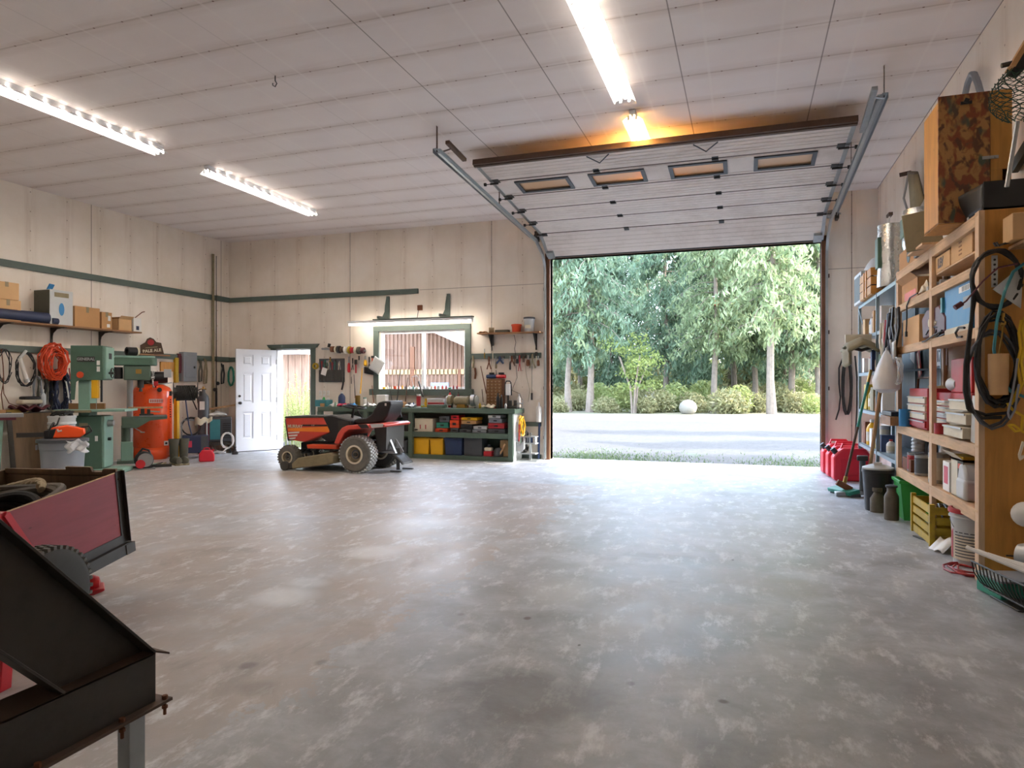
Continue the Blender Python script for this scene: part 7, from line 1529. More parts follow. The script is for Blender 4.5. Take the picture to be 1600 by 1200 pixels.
b.ob('wire_contents', 'steel', q)
q = pail('white_pail', 'large white pail with red lid and printed label beside the end board', (XF+.13, 5.95, 0), .165, .41, 'grey_light', rimmat='red_dull', lid='red_dull')
b = B(); 
def arc(r, z0, z1, a0, a1, n_=10):
    vs = []; 
    for i in range(n_+1):
        a_ = a0+(a1-a0)*i/n_; vs += [(r*cos(a_), r*sin(a_), z0), (r*cos(a_), r*sin(a_), z1)]
    return vs, [(2*i, 2*i+2, 2*i+3, 2*i+1) for i in range(n_)]
b.add(*arc(.154, .05, .28, pi*1.05, pi*1.6)); b.ob('paper_label', 'cream', q, flat=True); b = B(); b.add(*arc(.1555, .05, .28, pi*.93, pi*1.05)); b.ob('red_panel', 'red_dull', q, flat=True); b = B()
for i in range(9): b.add(*arc(.1555, .07+i*.022, .078+i*.022, pi*1.1, pi*1.5))
b.ob('label_text', 'grey_dark', q, flat=True)
one(B().sheet(lambda a, b_: ((a-.5)*.1, (b_-.5)*.2, .10*a+.02*sin(b_*6)), 6, 6), 'paper_sheet', 'white', 'folded white paper leaning at the foot of the middle post', 'paper', (XF+.0, 6.35, .004), .3, solid=.003)
onew(B().tube(coil(Vector((XF+.03, 5.72, .015)), EX, EY, .12, .16, 4, .3, 3, 12, .008), .007, 5), 'red_wire', 'red_dull', 'thin red wire tangled on the floor beneath the white pail', 'wire')
onew(B().bar((XF-.08, 6.9, .006), (XF-.02, 6.72, .006), .03, .01), 'flat_bar', 'dark_steel', 'short dark bar on the floor by the yellow crate', 'bar')
# ================================================================ METAL RACK
YM0, YM1 = 8.14, 10.64
t = thing('metal_shelving', 'pale blue-grey metal shelving rack beyond the pine unit on the right wall', 'shelving unit', (XF, YM0, 0)); o3 = t.location
for y in (YM0, 9.28, YM1):
    for x in (XF, XBk-.04): rp(B().box(x, x+.004, y-.02, y+.02, 0, 2.47).box(x, x+.035, y-.02, y-.016, 0, 2.47), 'post', 'metal_shelf', flat=True)
LM = [.55, 1.02, 1.52, 2.0, 2.46]
for z in LM: rp(B().box(XF+.004, XBk-.002, YM0, YM1, z-.004, z).box(XF+.004, XF+.008, YM0, YM1, z-.045, z), 'shelf_panel', 'metal_shelf', flat=True)
rp(B().box(XBk-.006, XBk-.002, YM0, YM1, .1, 2.3), 'back_sheet', 'metal_shelf_dark')
for (ya_, yb_) in ((YM1-.02, YM1-.5),): rp(B().bar((XF-.002, ya_, 2.42), (XF-.002, ya_-.35, 2.18), .004, .03), 'cross_brace', 'metal_shelf_dark')
def m_y(u, x=XF+.1): return PX(u, 600, x).y
# rack top: crate, tv, bag, cloth
q = thing('wooden_crate', 'amber slatted wooden crate on top of the metal rack', 'crate', (XF+.16, m_y(1372), 2.462)); W, Dp, H = .2, .42, .33; b = B()
for i in range(3):
    z0 = .01+i*.11; b.box(-W-.01,-W,-Dp,Dp,z0,z0+.095).box(W,W+.01,-Dp,Dp,z0,z0+.095).box(-W,W,-Dp-.01,-Dp,z0,z0+.095).box(-W,W,Dp,Dp+.01,z0,z0+.095)
b.box(-W,W,-Dp,Dp,0,.01); b.ob('crate_body', 'amber_ply', q, flat=True)
for y in (-.1,.08): B().box(-W-.02,-W-.01,y-.04,y+.04,0,H).ob('cleat', 'amber_ply', q)
q = thing('monitor', 'dark boxy screen with a pale bezel at the far end of the metal rack top', 'monitor', (XF+.12, 10.44, 2.462)); B().box(-.16,.18,-.3,.3,.0,.42).ob('monitor_case', 'grey_light', q, bev=.01); B().box(-.165,-.158,-.24,.26,.04,.37).ob('screen', 'black', q); B().box(-.14,.16,-.306,-.3,.04,.38).ob('side_panel', 'black', q)
c = Vector((XF+.2, m_y(1358), 2.462+.34)); one(B().sheet(lambda a, b_: ((a-.5)*.34, (b_-.5)*.8, .06+.24*sin(pi*a)*sin(pi*b_*.9)+.03*sin(a*9+b_*7)-.25*max(0,.2-b_)), 14, 14), 'plastic_sheeting', 'bag', 'crumpled clear plastic heaped between the screen and the wooden crate', 'plastic sheeting', (XF+.17, m_y(1358), 2.76), solid=.004)
q = thing('canvas_bag', 'tan canvas bag sagging over an arm on the metal rack front', 'bag', (XF-.14, PX(1345, 600, XF-.12).y, 1.72)); 
B().sheet(lambda a, b_: ((a-.5)*.34, (b_-.5)*.72, .22+.06*sin(b_*5)-.20*abs(a-.5)**1.2-.1*(1-b_)), 10, 12).ob('canvas', 'khaki', q, solid=.03)
B().sheet(lambda a, b_: (-.15+.03*sin(b_*8), (b_-.5)*.6-.0, .1-.22*a+.02*sin(b_*11)), 5, 12).ob('hanging_flap', 'khaki', q, solid=.02); B().tube([(.2,-.2,.12),(0,-.2,.06),(-.15,-.2,.1)], .02, 6).ob('arm', 'black_steel', q); B().box(-.16,.14,-.03,.01,.17,.27).ob('strap', 'cream', q)
# goods on the rack levels
rk = random.Random(33)
GD = {3: [('cardboard_light',.16,.25),('dark_blue',.12,.3),('white',.14,.22),('cardboard',.1,.3),('machine_green_light',.1,.2),('maroon',.08,.28),('white',.12,.3),('dark_blue',.1,.26)],
      2: [('white',.14,.2),('red_dull',.1,.26),('cream',.16,.18),('dark_blue',.1,.28),('cardboard',.18,.22),('white',.1,.3),('machine_green_light',.12,.2),('maroon',.1,.2)],
      1: [('yellow_dirty',.22,.34),('yellow_dirty',.12,.3),('cream',.14,.26),('khaki',.18,.3),('cardboard_dark',.2,.28),('black',.1,.2),('white',.1,.25)],
      0: [('rust',.14,.3),('yellow',.14,.34),('cardboard_dark',.12,.2),('white',.16,.24),('yellow_dirty',.16,.2),('grey_light',.12,.3),('dark_blue',.1,.2),('white',.1,.16)]}
cn = {'cardboard_light':'tan','dark_blue':'navy','white':'white','cardboard':'brown','machine_green_light':'pale green','maroon':'maroon','red_dull':'red','cream':'cream','yellow_dirty':'mustard','khaki':'khaki','cardboard_dark':'dark brown','black':'black','rust':'rust-red','yellow':'yellow','grey_light':'pale grey'}
ln = ['bottom level', 'second level', 'third level', 'fourth level']
for lv, its in GD.items():
    y = YM1-.12; used = {}
    for i, (m, w_, h) in enumerate(its):
        y -= w_/2+.02
        x = XF+.1+rk.uniform(0, .03); z = LM[lv]+.001
        lab = '%s %s on the metal rack %s, number %s from its far end' % (cn[m], ['box', 'bottle', 'can'][i % 3], ln[lv], ['one','two','three','four','five','six','seven','eight'][i])
        if i % 3 == 0: one(B().box(-.08,.08,-w_/2,w_/2,0,h), 'stored_box', m, lab, 'box', (x, y, z), bev=.006)
        elif i % 3 == 1: bottle('stored_bottle', lab, (x, y, z), w_/2, h, m, 'white' if m != 'white' else 'red_dull', lab='cream' if i % 2 else None)
        else: can('stored_can', lab, (x, y, z), w_/2, h, m, 'cream' if i % 2 else None)
        y -= w_/2+rk.uniform(.03, .09)
# plastic bag and coiled clear hose, hanging leads on rack
q = one(B().lathe([(.02,.46),(.05,.42),(.12,.3),(.19,.14),(.17,.04),(.08,.0),(.001,.0)], n=18, sx=.7, sy=1.05), 'plastic_bag', 'bag', 'stuffed white plastic bag hanging from the post between the two shelving units', 'plastic bag', (XF-.13, PX(1385, 600, XF-.13).y, PX(1385, 614, XF-.13).z))
B().lathe([(.001,.02),(.08,.06),(.10,.16),(.05,.26),(.001,.3)], n=14, sx=.7).ob('contents', 'cardboard_light', q)
q.scale = (1, 1, .95)
onew(B().tube(coil(PX(1402, 580, XF-.06), EY, EZ, .15, .13, 4, .06, 6, 16, .02), .010, 6), 'clear_hose', 'clear', 'coil of clear hose hanging beside the white plastic bag', 'hose')
for i, (u0, u1, v0, v1, m, lab) in enumerate([(1392, 1400, 482, 560, 'grey', 'grey lead hanging near the top of the far pine post'), (1396, 1404, 480, 540, 'black', 'black lead hanging near the top of the far pine post'), (1388, 1392, 490, 545, 'navy', 'dark blue bungee hanging on the metal rack'), (1384, 1386, 500, 560, 'red_dull', 'red strap hanging on the metal rack'), (1377, 1380, 505, 560, 'cream', 'cream rope hanging on the metal rack')]):
    b = B().tube([PX(u0, v0, XF-.04), PX(u0-2, (v0+v1)/2, XF-.05), PX((u0+u1)/2, v1, XF-.05), PX(u1+1, (v0+v1)/2, XF-.05), PX(u1, v0, XF-.04)], .014, 6); onew(b, 'hanging_lead', m, lab, 'lead')
onew(B().sheet(lambda a, b_: PX(1382+18*a, 545+35*b_-14*a, XF-.05-.03*sin(a*9)), 6, 6), 'cloth_rag', 'grey_light', 'white rag draped on the metal rack behind the plastic bag', 'rag', solid=.01)
# broom and wooden handle
a = PZ(1320, 758, .07); a = Vector((1.20, 9.75, .09)); a = PX(1319, 757, 1.16); bq = PX(1361, 578, 1.49)
q = thing('push_broom', 'push broom with a green handle and green head leaning on the metal rack', 'broom', (a.x, a.y, 0)); dl = bq-Vector((a.x, a.y, 0)); s0 = Vector((0, 0, a.z))
B().cyl(s0, s0*.5+dl*.5, .017, n=10).ob('lower_handle', 'brown_steel', q); B().cyl(s0*.5+dl*.5, dl, .017, n=10).ob('upper_handle', 'teal', q); B().cyl(dl*1.0-(dl-s0).normalized()*.16, dl, .019, n=10).ob('wood_tip', 'brass', q)
B().cb((-.02,-.1,.055), (.15,.42,.05), (.0,-.2,.5)).ob('broom_head', 'teal', q, bev=.01); B().cb((-.0,-.1,.02), (.13,.4,.04), (0,0,.5)).ob('bristles', 'grey_dark', q); B().cyl(s0*1.0, s0+(dl-s0)*.07, .024, n=10).ob('socket', 'brass', q)
p0, p1 = PX(1367, 600, XF-.05), PX(1392, 490, XF-.05)
q = thing('shovel_handle', 'brown wooden tool handle with a black grip leaning on the metal rack', 'tool handle', (p0.x-.04, p0.y+.35, 0)); B().cyl((0,0,0), (Vector(p1)-q.location)*.8, .021, n=10).ob('shaft', 'cardboard', q); B().cyl((Vector(p1)-q.location)*.8, Vector(p1)-q.location, .023, n=10).ob('grip', 'black', q)
# red jerry cans
def bigcan(lab, c, rz):
    t = thing('jerry_can', lab, 'jerry can', c, rz, 'three red jerry cans by the door post'); b = B()
    b.prism([(-.23,.03),(-.2,0),(.2,0),(.23,.03),(.23,.36),(.17,.44),(-.12,.44),(-.23,.33)], 'y', -.085, .085); b.ob('can_body', 'red_can', t, bev=.03)
    B().tube([(-.12,0,.42),(-.1,0,.49),(.1,0,.49),(.16,0,.42)], .017, 8).ob('handle', 'red_can', t); B().cyl((-.18,0,.37),(-.23,0,.43),.035).ob('cap', 'black', t); B().prism([(-.15,.08),(.15,.08),(.15,.3),(-.15,.3)], 'y', -.092, -.085).ob('side_emboss', 'red_can', t, bev=.004); return t
for i, (u, t_, lab) in enumerate([(1310, 10.45, 'red jerry can by the door post, farthest of the three'), (1319, 10.05, 'red jerry can by the door post, middle of the three'), (1329, 9.65, 'red jerry can by the door post, nearest of the three')]):
    f = Fr(u, t=t_); o = bigcan(lab, f.loc, f.rz+.25); o.scale = (1.05,)*3
# floor jack & scissor jack
f = Fr(1336, 776); q = f.thing('bottle_jack', 'grey steel jack with an upright post on the floor in front of the red cans', 'jack'); B().cb((-.05,0,.04),(.34,.12,.05),(0,-.1,.2)).ob('jack_base','steel',q,bev=.006); B().cyl((.08,0,.05),(.08,0,.46),.035).ob('upright','grey_dark',q); B().box(.02,.14,-.05,.05,.44,.5).ob('saddle','dark_steel',q,bev=.01); B().cb((-.12,.02,.12),(.18,.06,.07),(0,.5,.2)).ob('arm','rust',q)
# black bin
f = Fr(1372, 797); q = f.thing('round_bin', 'black round plastic bin with a grey lid under the metal rack', 'bin'); h = f.z(733); r = f.x(1398)*.98
B().lathe([(r*.8,0),(r*.82,.01),(r*.98,h*.92),(r*1.03,h*.93),(r*1.03,h),(r*.96,h),(r*.8,.02),(.001,.02)], n=28).ob('bin_body', 'black', q); B().lathe([(r*.94,h-.01),(r*1.0,h+.005),(r*1.0,h+.02),(r*.5,h+.05),(.001,h+.055)], n=28).ob('lid', 'grey_light', q); B().box(-.04,.04,-r*.4-.02,-r*.4+.02,h+.05,h+.08).ob('lid_handle','grey_light',q)
f = Fr(1393, 812); h = f.z(757); r = f.x(1405)*1.0; q = f.thing('cream_can', 'dark metal cream can with a round lid at the foot of the far pine post', 'can'); B().lathe([(r*.95,0),(r,.01),(r,h*.62),(r*.95,h*.68),(r*.62,h*.8),(r*.62,h*.9),(r*.8,h*.93),(r*.78,h*.96)], n=24).ob('can_body','rubber_brown',q); B().lathe([(r*.82,h*.93),(r*.82,h*.97),(r*.3,h),(.001,h)], n=24).ob('lid','dark_steel',q)
f = Fr(1371, 800); h = f.z(762); r = .07; q = f.thing('grease_can', 'small dark metal flask beside the cream can', 'can'); B().lathe([(r,0),(r*1.02,h*.55),(r*.6,h*.75),(r*.5,h*.82),(r*.7,h*.85),(r*.7,h),(.001,h)], n=20).ob('can_body','rubber_brown',q)
f = Fr(1364, 797); q = f.thing('black_pump', 'small black pump standing left of the dark flask', 'pump'); B().lathe([(.05,0),(.05,.1),(.03,.14),(.05,.18),(.03,.24),(.001,.25)], n=14).ob('pump_body','black',q)
# ================================================================ END BOARD: HOSES
YQ = YE-.03
def e_(u, v, d=.0): return PY(u, v, YQ-d)
c = e_(1556, 436, .05); R_ = (e_(1594, 436)-e_(1556, 436)).x
onew(B().tube(coil(c, EX, EZ, R_, abs(e_(1556, 394).z-c.z), 4, .03, 1, 30, .02), .012, 7), 'hose_coil', 'black_rubber', 'round coil of thick black cable hanging on the end board, upper one', 'cable coil')
onew(B().tube([e_(1521, 455, .06), e_(1518, 500, .05), e_(1512, 560, .05), e_(1510, 600, .05), e_(1514, 640, .05), e_(1535, 653, .05), e_(1565, 652, .05)], .012, 7).tube([e_(1524, 465, .05), e_(1516, 510, .05), e_(1508, 570, .05), e_(1507, 610, .05), e_(1512, 638, .05), e_(1540, 648, .04), e_(1575, 645, .05)], .011, 7), 'cable_tail', 'black_rubber', 'pair of thick black cables hanging down the front of the end board', 'cable')
c = e_(1560, 565, .04); onew(B().tube(coil(c, EX, EZ, (e_(1592, 560)-e_(1560, 560)).x, .30, 7, .12, 4, 18, .03), .009, 6), 'hose_coil', 'black_rubber', 'loose tangle of thin black cable on the end board, lower coil', 'cable coil')
c = e_(1548, 590, .03); onew(B().tube(coil(c, EX, EZ, .15, .32, 3, .08, 9, 16, .03), .008, 6), 'thin_lead', 'grey_dark', 'thin grey lead looped over the lower black coil', 'lead')
onew(B().tube([e_(1600, 412, .07), e_(1583, 425, .08), e_(1570, 455, .09), e_(1558, 500, .09), e_(1553, 545, .09), e_(1558, 585, .09), e_(1580, 612, .08), e_(1600, 620, .07)], .010, 7), 'teal_hose', 'teal_hose', 'teal hose arching down across the end board', 'hose')
onew(B().tube([e_(1590, 412, .09), e_(1560, 418, .1), e_(1535, 440, .11), e_(1510, 470, .12), e_(1498, 479, .13)], .006, 6).cyl(e_(1503, 474, .12), e_(1492, 481, .13), .018, n=8), 'lamp_lead', 'maroon', 'thin dark red lead with a plug stretching left from the end board', 'lead')
p = e_(1556, 440); q = thing('perforated_strap', 'galvanised perforated strap screwed to the end board inside the upper coil', 'strap', (p.x, YE-.001, e_(1556, 448).z)); h = e_(1556, 398).z-q.location.z; B().box(-.018,.018,-.005,0,0,h).ob('strap','galv',q); b = B()
for i in range(6): b.cyl((0,-.007,.02+i*h/6.5),(0,-.005,.02+i*h/6.5),.008,n=8)
b.ob('holes','black',q)
q = onew(B().add([e_(1551, 452, .05), e_(1594, 417, .06), e_(1597, 450, .07), e_(1595, 482, .06), e_(1575, 468, .08)], [(0,1,2,4),(0,4,3),(4,2,3)]), 'canvas_flap', 'grey_light', 'pointed pale canvas piece hanging on the end board', 'canvas', solid=.008)
p = e_(1567, 490, .05); onew(B().cyl(e_(1567, 489, .06), e_(1567, 510, .06), .012, n=10).cyl(e_(1563, 505, .06), e_(1571, 505, .06), .016, n=8).tube([e_(1567, 510, .06), e_(1565, 530, .06), e_(1561, 553, .06)], .006, 6), 'air_nozzle', 'brass', 'brass air nozzle with a thin stem hanging on the end board', 'nozzle')
a = e_(1560, 617, .06); b_ = e_(1560, 553, .06); onew(B().cyl(a, b_, .056, .058, n=18), 'cork_tube', 'cardboard_light', 'speckled tan tube hanging amid the cables on the end board', 'tube')
onew(B().tube([e_(1553, 379, .12), e_(1556, 384, .12), e_(1562, 383, .1), e_(1600, 372, .04)], .008, 6).tube([e_(1557, 378, .14), e_(1561, 384, .14), e_(1567, 382, .1)], .006, 5), 'double_hook', 'dark_steel', 'dark double-pronged hook jutting from the end board', 'hook')
q = carton('cardboard_box', 'pale cardboard box cut by the right edge of the picture, above the hook', e_(1597, 377, .12)+Vector((.02,0,0)), (.2, .18, .17), mat='cardboard_light', tape=False)
onew(B().box(e_(1578,384).x, e_(1640,384).x, YQ-.25, YE-.002, e_(1590, 379, .12).z-.02, e_(1590, 379, .12).z-.002), 'small_ledge', 'pine', 'short pine ledge under the pale cardboard box', 'ledge')
for i, (du, m, lab) in enumerate([(0, 'yellow_rope', 'bright yellow rope hanging at the right edge of the picture'), (6, 'grey', 'grey twisted cord hanging behind the yellow rope'), (10, 'cream', 'cream rope hanging lowest beside the yellow rope')]):
    y = YQ-.09-.02*i
    if i == 0: pts = [(1596, 500), (1592, 520), (1595, 545), (1590, 570), (1594, 600), (1580, 632), (1574, 630), (1582, 640), (1598, 650), (1596, 672), (1586, 674), (1576, 664), (1584, 664), (1600, 676)]
    elif i == 1: pts = [(1590, 560), (1586, 590), (1581, 620), (1575, 645), (1578, 655), (1586, 640), (1592, 600)]
    else: pts = [(1599, 690), (1593, 710), (1594, 718), (1600, 712)]
    P = [PY(u, v, y) for u, v in pts]; b = B().tube([P[0].lerp(P[0], 0)]+[a.lerp(c_, k_/3) for a, c_ in zip(P[:-1], P[1:]) for k_ in (1, 2, 3)], .009 if i != 1 else .007, 6)
    if i == 0: b.tube([p_+Vector((.02, .0, .02)) for p_ in P[:7]], .009, 6)
    onew(b, 'hanging_rope', m, lab, 'rope')
p = e_(1598, 804, .1); q = thing('globe_float', 'white round globe float at the right edge of the picture', 'float', (p.x+.02, YQ-.09, p.z)); B().ball((0,0,0), .082, 20).ob('globe', 'white', q); B().cyl((.03,0,.06),(.05,.06,.12),.02).ob('neck', 'white', q)
onew(B().cyl(e_(1572, 868, .01), e_(1615, 871, .01), .006, n=6), 'metal_rod', 'dark_steel', 'thin metal rod across the lower end board', 'rod')
onew(B().bar(PY(1592, 900, YE-.04), PY(1606, 840, YE-.06), .035, .02), 'leaning_stick', 'pine', 'pale stick leaning at the foot of the end board', 'stick')
# heap at the bottom right
q = thing('green_tool_box', 'dark green block-like case lying at the foot of the end board', 'case', (1.56, 5.12, .005), .25); B().box(-.10,.2,-.13,.13,.0,.11).ob('case_body', 'teal', q, bev=.01); B().box(-.105,.205,-.135,.135,.11,.125).ob('case_top', 'grey', q, bev=.004)
p = PZ(1583, 985); q = thing('wire_basket', 'grey wire rack basket tipped on the floor at the right edge', 'wire basket', (1.66, 4.72, .0), .2); b = B()
def wb_(s, r): a_ = pi*s; return Vector((-.26*cos(a_)*r, 0, .24-.22*sin(a_)*r))
for j in range(17):
    y = -.32+j*.04; b.tube([wb_(s/10, 1)+Vector((0, y, 0)) for s in range(11)], .004, 5)
for s in (0, .25, .5, .75, 1): p = wb_(s, 1); b.tube([p+Vector((0,-.33,0)), p+Vector((0,.33,0))], .006, 5)
b.ob('wires', 'dark_steel', q); b = B()
for i in range(4): b.tube([(-.3+.06*i, .3, .33-.02*i), (-.1+.05*i, 0, .25), (.1+.04*i, -.3, .22)], .013, 7)
b.ob('white_tubes', 'white', q)
q = thing('chrome_cylinder', 'chrome cylinder with a dark ring lying on the wire basket at the right edge', 'cylinder', (1.74, 4.9, .29), .9); B().lathe([(.001,-.2),(.08,-.2),(.09,-.18),(.09,.12),(.07,.18),(.001,.18)], ax='y', n=26).ob('cylinder_body', 'steel', q); B().lathe([(.092,-.12),(.095,-.12),(.095,-.08),(.092,-.08)], ax='y', n=26).ob('dark_ring', 'navy', q)
a = PZ(1559, 972, .3); q = onew(B().cyl(CAM(.754*4.3, 4.3, -.361*4.3+.16)*1.0, CAM(.754*4.3+.35, 4.2, -.35*4.3+.22), .012, n=8), 'wooden_dowel', 'cardboard_light', 'pale wooden dowel poking out over the wire basket', 'dowel')
q = thing('grey_pan', 'grey metal pan on the floor under the wire basket', 'pan', (1.62, 5.0, .002), .2); B().box(-.14,.2,-.2,.1,0,.012).ob('pan_base','dark_steel',q,bev=.004)

# ================================================================ FOREGROUND LEFT: TIPPING TRAILER
P0 = CAM(-.573*4.4, 4.4, -.125*4.4)     # far top right corner
fy = Vector((.153, 1, .136)).normalized(); L3 = lambda v: Vector((v.x*_c-v.y*_s, v.x*_s+v.y*_c, v.z))
ey = L3(fy); ex = Vector((ey.y, -ey.x, 0)).normalized(); ez = ex.cross(ey)
t = bpy.data.objects.new('garden_trailer', None); COL.objects.link(t); t.matrix_world = Matrix(((ex.x, ey.x, ez.x, P0.x), (ex.y, ey.y, ez.y, P0.y), (ex.z, ey.z, ez.z, P0.z), (0, 0, 0, 1)))
tag(t, 'red plywood garden trailer box tilted on a black steel frame at the left edge', 'trailer')
W, Lb, H = .85, .86, .46     # box hangs from its far top right corner: x -W..0, y -Lb..0, z -H..0
B().box(-.018, 0, -Lb, -.02, -H+.03, 0).ob('side_panel', 'red_ply', t); B().box(-.0185, .0, -Lb, -.0, .0, .002).ob('panel_edge', 'pine', t, flat=True); B().box(-W, -W+.018, -Lb, 0, -H+.03, 0).ob('side_panel', 'ply_brown', t)
B().box(-W+.018, -.018, -.018, 0, -H+.03, -.03).ob('end_panel', 'ply_brown', t); B().box(-W+.018, -.018, -.0, .02, -H+.03, .0).ob('end_panel', 'ply_brown', t)
B().prism([(-W+.02,-.02),(-W+.02,.01),(-.38,.01),(-.38,.03),(-.20,.03),(-.19,.0),(-.12,.0),(-.11,.02),(-.02,.02),(-.02,-.02)], 'y', -.018, .0).ob('end_board', 'ply_brown', t)
B().box(-W, 0, -Lb, 0, -H+.0, -H+.03).ob('box_floor', 'ply_brown', t)
B().box(0, .005, -.05, .0, -H, .01).box(-.0, .03, -.004, .0, -H, .01).ob('corner_angle', 'black_steel', t); B().box(.0, .006, -Lb, .0, -H-.01, -H+.05).box(0, .035, -Lb, .0, -H-.01, -H-.005).ob('bottom_angle', 'black_steel', t)
B().box(-W, .04, -.06, .02, -H-.075, -H-.01).ob('cross_rail', 'black_steel', t); B().box(-.04, .035, -Lb, .02, -H-.075, -H-.01).ob('side_rail', 'black_steel', t); B().box(-W, -W+.05, -Lb, .02, -H-.075, -H-.01).ob('side_rail', 'black_steel', t)
B().box(-.04, .012, -Lb-.05, -Lb+.01, -H-.02, .01).box(-W-.01, .0, -Lb-.01, -Lb-.0, -H*.5, .0).ob('tailgate', 'red', t); B().bar((.014, -Lb+.0, -.0), (.014, -Lb+.19, -H+.08), .035, .02, up=(1,0,0)).ob('diagonal_bar', 'red', t); B().prism([(-Lb,0),(-Lb+.18,-H+.08),(-Lb,-H+.08)], 'x', .001, .006).ob('side_gusset', 'red', t)
for y in (-.03, -.03): B().cyl((.0, y, -.04), (.012, y, -.04), .009, n=6).ob('bolt', 'brown_steel', t)
# trailer wheel under the box and the axle
q = CAM(-.69*4.3, 4.3, 0); wc = PZ(96, 1010); 
wh = thing('trailer_wheel_assembly', 'x', 'x'); bpy.data.objects.remove(wh)
inv = t.matrix_world.inverted()
cw = CAM((70-800)/FPX*3.55, 3.55, 0); cw.z = .24
cl = inv @ cw
b = B().lathe([(.11,-.07),(.2,-.08),(.245,-.055),(.255,0),(.245,.055),(.2,.08),(.11,.07)], (0,0,0), 'x', 36); wq = b.ob('wheel', 'tire_dark', t); wq.location = cl
b = B()
for i in range(40):
    for j in (-1, 0, 1): a = 2*pi*(i+.5*(j == 0))/40; b.cb((j*.04, .254*cos(a), .254*sin(a)), (.034, .02, .018), (a, 0, 0))
tq = b.ob('tread', 'tire', wq, flat=True); B().lathe([(.001,.03),(.08,.03),(.11,.06),(.11,-.06),(.001,-.06)], ax='x', n=24).ob('rim', 'red', wq); 
B().bar(cl+Vector((0,0,0)), cl+Vector((-.8,0,0)), .05, .05).ob('axle', 'black_steel', t)
B().bar(cl+Vector((-.1,0,0)), Vector((cl.x-.1, cl.y, -H-.05)), .05, .05, up=(0,1,0)).ob('axle_strut', 'black_steel', t)
# contents: hose and rope
def tcoil(name, lab, mat, cx, cy, ra, n_, r, z, cat, tilt=.2, step=None):
    b = B(); step = step or r*1.5
    for i in range(n_):
        pts = [Vector((cx+ra*(1+.05*sin(i*2.1))*cos(a), cy+ra*.9*(1+.05*cos(i*1.7))*sin(a), z+i*step+.03*sin(a*2+i)+tilt*ra*cos(a))) for a in [2*pi*k_/32 for k_ in range(32)]]
        b.tube([t.matrix_world @ p for p in pts], r, 8, closed=True)
    onew(b, name, mat, lab, cat)
tcoil('hose_coil', 'thick coil of ribbed brown rubber hose lying in the trailer box', 'rubber_brown', -.42, -.50, .33, 8, .024, -.29, 'hose coil', -.05, .036)
tcoil('hose_coil', 'inner loops of black rubber hose in the trailer box', 'black_rubber', -.42, -.52, .24, 6, .024, -.27, 'hose coil', -.1, .034)
b = B(); pts = [Vector((-.62+.33*cos(a), -.42+.30*sin(a), -.07+.04*sin(a*2))) for a in [pi*.15+pi*1.2*k_/60 for k_ in range(61)]]
for ph in (0, 2.09, 4.19):
    b.tube([t.matrix_world @ (p+Vector((.014*cos(i*.7+ph)*cos(i*.03), .014*cos(i*.7+ph)*sin(i*.03), .014*sin(i*.7+ph)))) for i, p in enumerate(pts)], .017, 7)
onew(b, 'thick_rope', 'rope', 'thick twisted tan rope lying over the hose coil in the trailer', 'rope')
p = t.matrix_world @ Vector((-.52, -.5, -.02)); one(B().box(-.06,.06,-.05,.05,0,.02), 'wood_block', 'cream', 'small pale wood block sitting on the rope in the trailer', 'wood block', p, .5, bev=.004)
# trolley jack
f = Fr(138, 926); q = thing('trolley_jack', 'shiny red trolley jack on the floor under the trailer frame', 'jack', f.loc, f.rz); 
b = B(); b.lathe([(.001,.07),(.035,.06),(.05,.03),(.05,-.1),(.06,-.3),(.07,-.5)], (0,0,.06), 'x', 20); b.ob('jack_nose', 'red', q); B().prism([(-.5,.0),(.03,.0),(.09,.02),(.09,.035),(-.5,.035)], 'y', -.09, .09).ob('base_plate', 'red', q, bev=.008)
B().cyl((-.07,0,.09),(-.07,0,.16),.045).ob('lift_arm','maroon',q); B().lathe([(.02,.14),(.05,.17),(.045,.2),(.0,.2)], (-.08,0,0), 'z', 18).ob('saddle','steel',q); B().bar((-.06,-.02,.2),(-.04,-.02,.33),.05,.012,up=(0,1,0)).bar((-.11,.02,.18),(-.07,.02,.31),.012,.04,up=(0,1,0)).ob('saddle_bracket','brass',q)
B().bar((-.5,0,.05),(-1.1,.0,.25),.04,.04).ob('handle', 'red', q)
# red post seen below the chute
p = CAM(-.745*3.0, 3.0, 0); q = thing('red_stand', 'red painted steel stand behind the black steel chute', 'stand', (p.x, p.y, 0), .2); B().prism([(-.25,0),(.015,0),(.03,.2),(-.0,.26),(-.25,.26)], 'y', -.03, .03).ob('stand_plate', 'red', q, bev=.004)
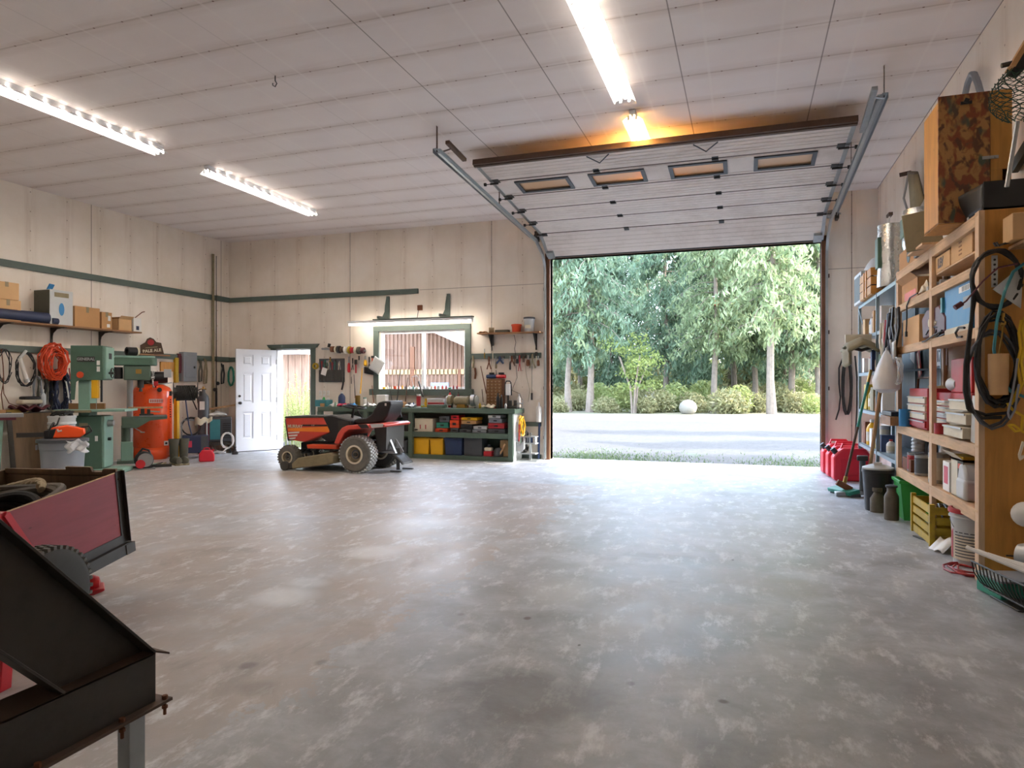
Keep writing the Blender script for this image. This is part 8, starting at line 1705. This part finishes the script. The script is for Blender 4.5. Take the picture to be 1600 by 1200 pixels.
# ================================================================ FOREGROUND LEFT: BLACK STEEL CHUTE
X0, Y0, Z0, Z1 = -1.797, 1.711, .322, .478
t = thing('steel_chute', 'black welded steel chute frame on a beam in the near left corner', 'steel frame', (X0, Y0, 0)); 
def hp(b, n, m='black_steel', par=None, **k): return b.ob(n, m, par or t, **k)
zb0, zb1 = Z0, Z1
hp(B().box(-.006, 0, -1.4, 0, zb0, zb1), 'beam_web', bev=.001); hp(B().box(-.13, .0, -1.4, 0, zb1-.006, zb1), 'top_flange', 'brown_steel'); hp(B().box(-.13, -.006, -.006, 0, zb0, zb1-.006), 'beam_end')
hp(B().box(-.12, .03, -1.4, .04, zb0-.01, zb0), 'bottom_flange', 'brown_steel', bev=.001)
# web plate: parallelogram between two 45 degree flanges, standing on the beam
k1 = (.989-.478)/(1.711-1.228)
yt = -1.25; zt1 = zb1-yt*k1
y2 = -.31; 
hp(B().prism([(0, zb1), (yt, zt1), (yt, zt1-.33*1.0), (y2, zb1)], 'x', -.056, -.05), 'web_plate')
hp(B().bar((-.028, .0, zb1), (-.028, yt, zt1), .058, .008, up=(0, 1, 1)), 'edge_flange', bev=.001)
hp(B().bar((-.028, y2+.0, zb1), (-.028, yt, zb1+(y2-yt)*k1*.98), .058, .008, up=(0, 1, 1)), 'edge_flange', bev=.001)
hp(B().add([(-.056, 0, zb1), (-.75, 0, zb1), (-.75, yt, zt1), (-.056, yt, zt1)], [(0,1,2,3)]), 'sloped_sheet', solid=.006)
hp(B().prism([(-.08,0),(.045,.012),(-.08,.03)], 'z', zb1-.004, zb1+.002), 'corner_tab', 'brown_steel')
hp(B().box(-.8, -.74, -1.4, 0, zb0, zb1), 'beam_web')
for y in (-.06, -1.1): hp(B().box(-.06, -.01, y-.03, y+.03, 0, zb0-.01), 'leg', 'galv', bev=.003)
for y in (-.06,): hp(B().box(-.79, -.75, y-.03, y+.03, 0, zb0-.01), 'leg', 'galv', bev=.003)
for y in (.02, -.14, -.4): bo = hp(B().cyl((.017, y, zb0), (.017, y, zb0+.012), .009, n=6).cyl((.017, y, zb0-.05), (.017, y, zb0-.01), .005, n=6).cyl((.017, y, zb0-.03), (.017, y, zb0-.02), .009, n=6), 'bolt', 'rust')
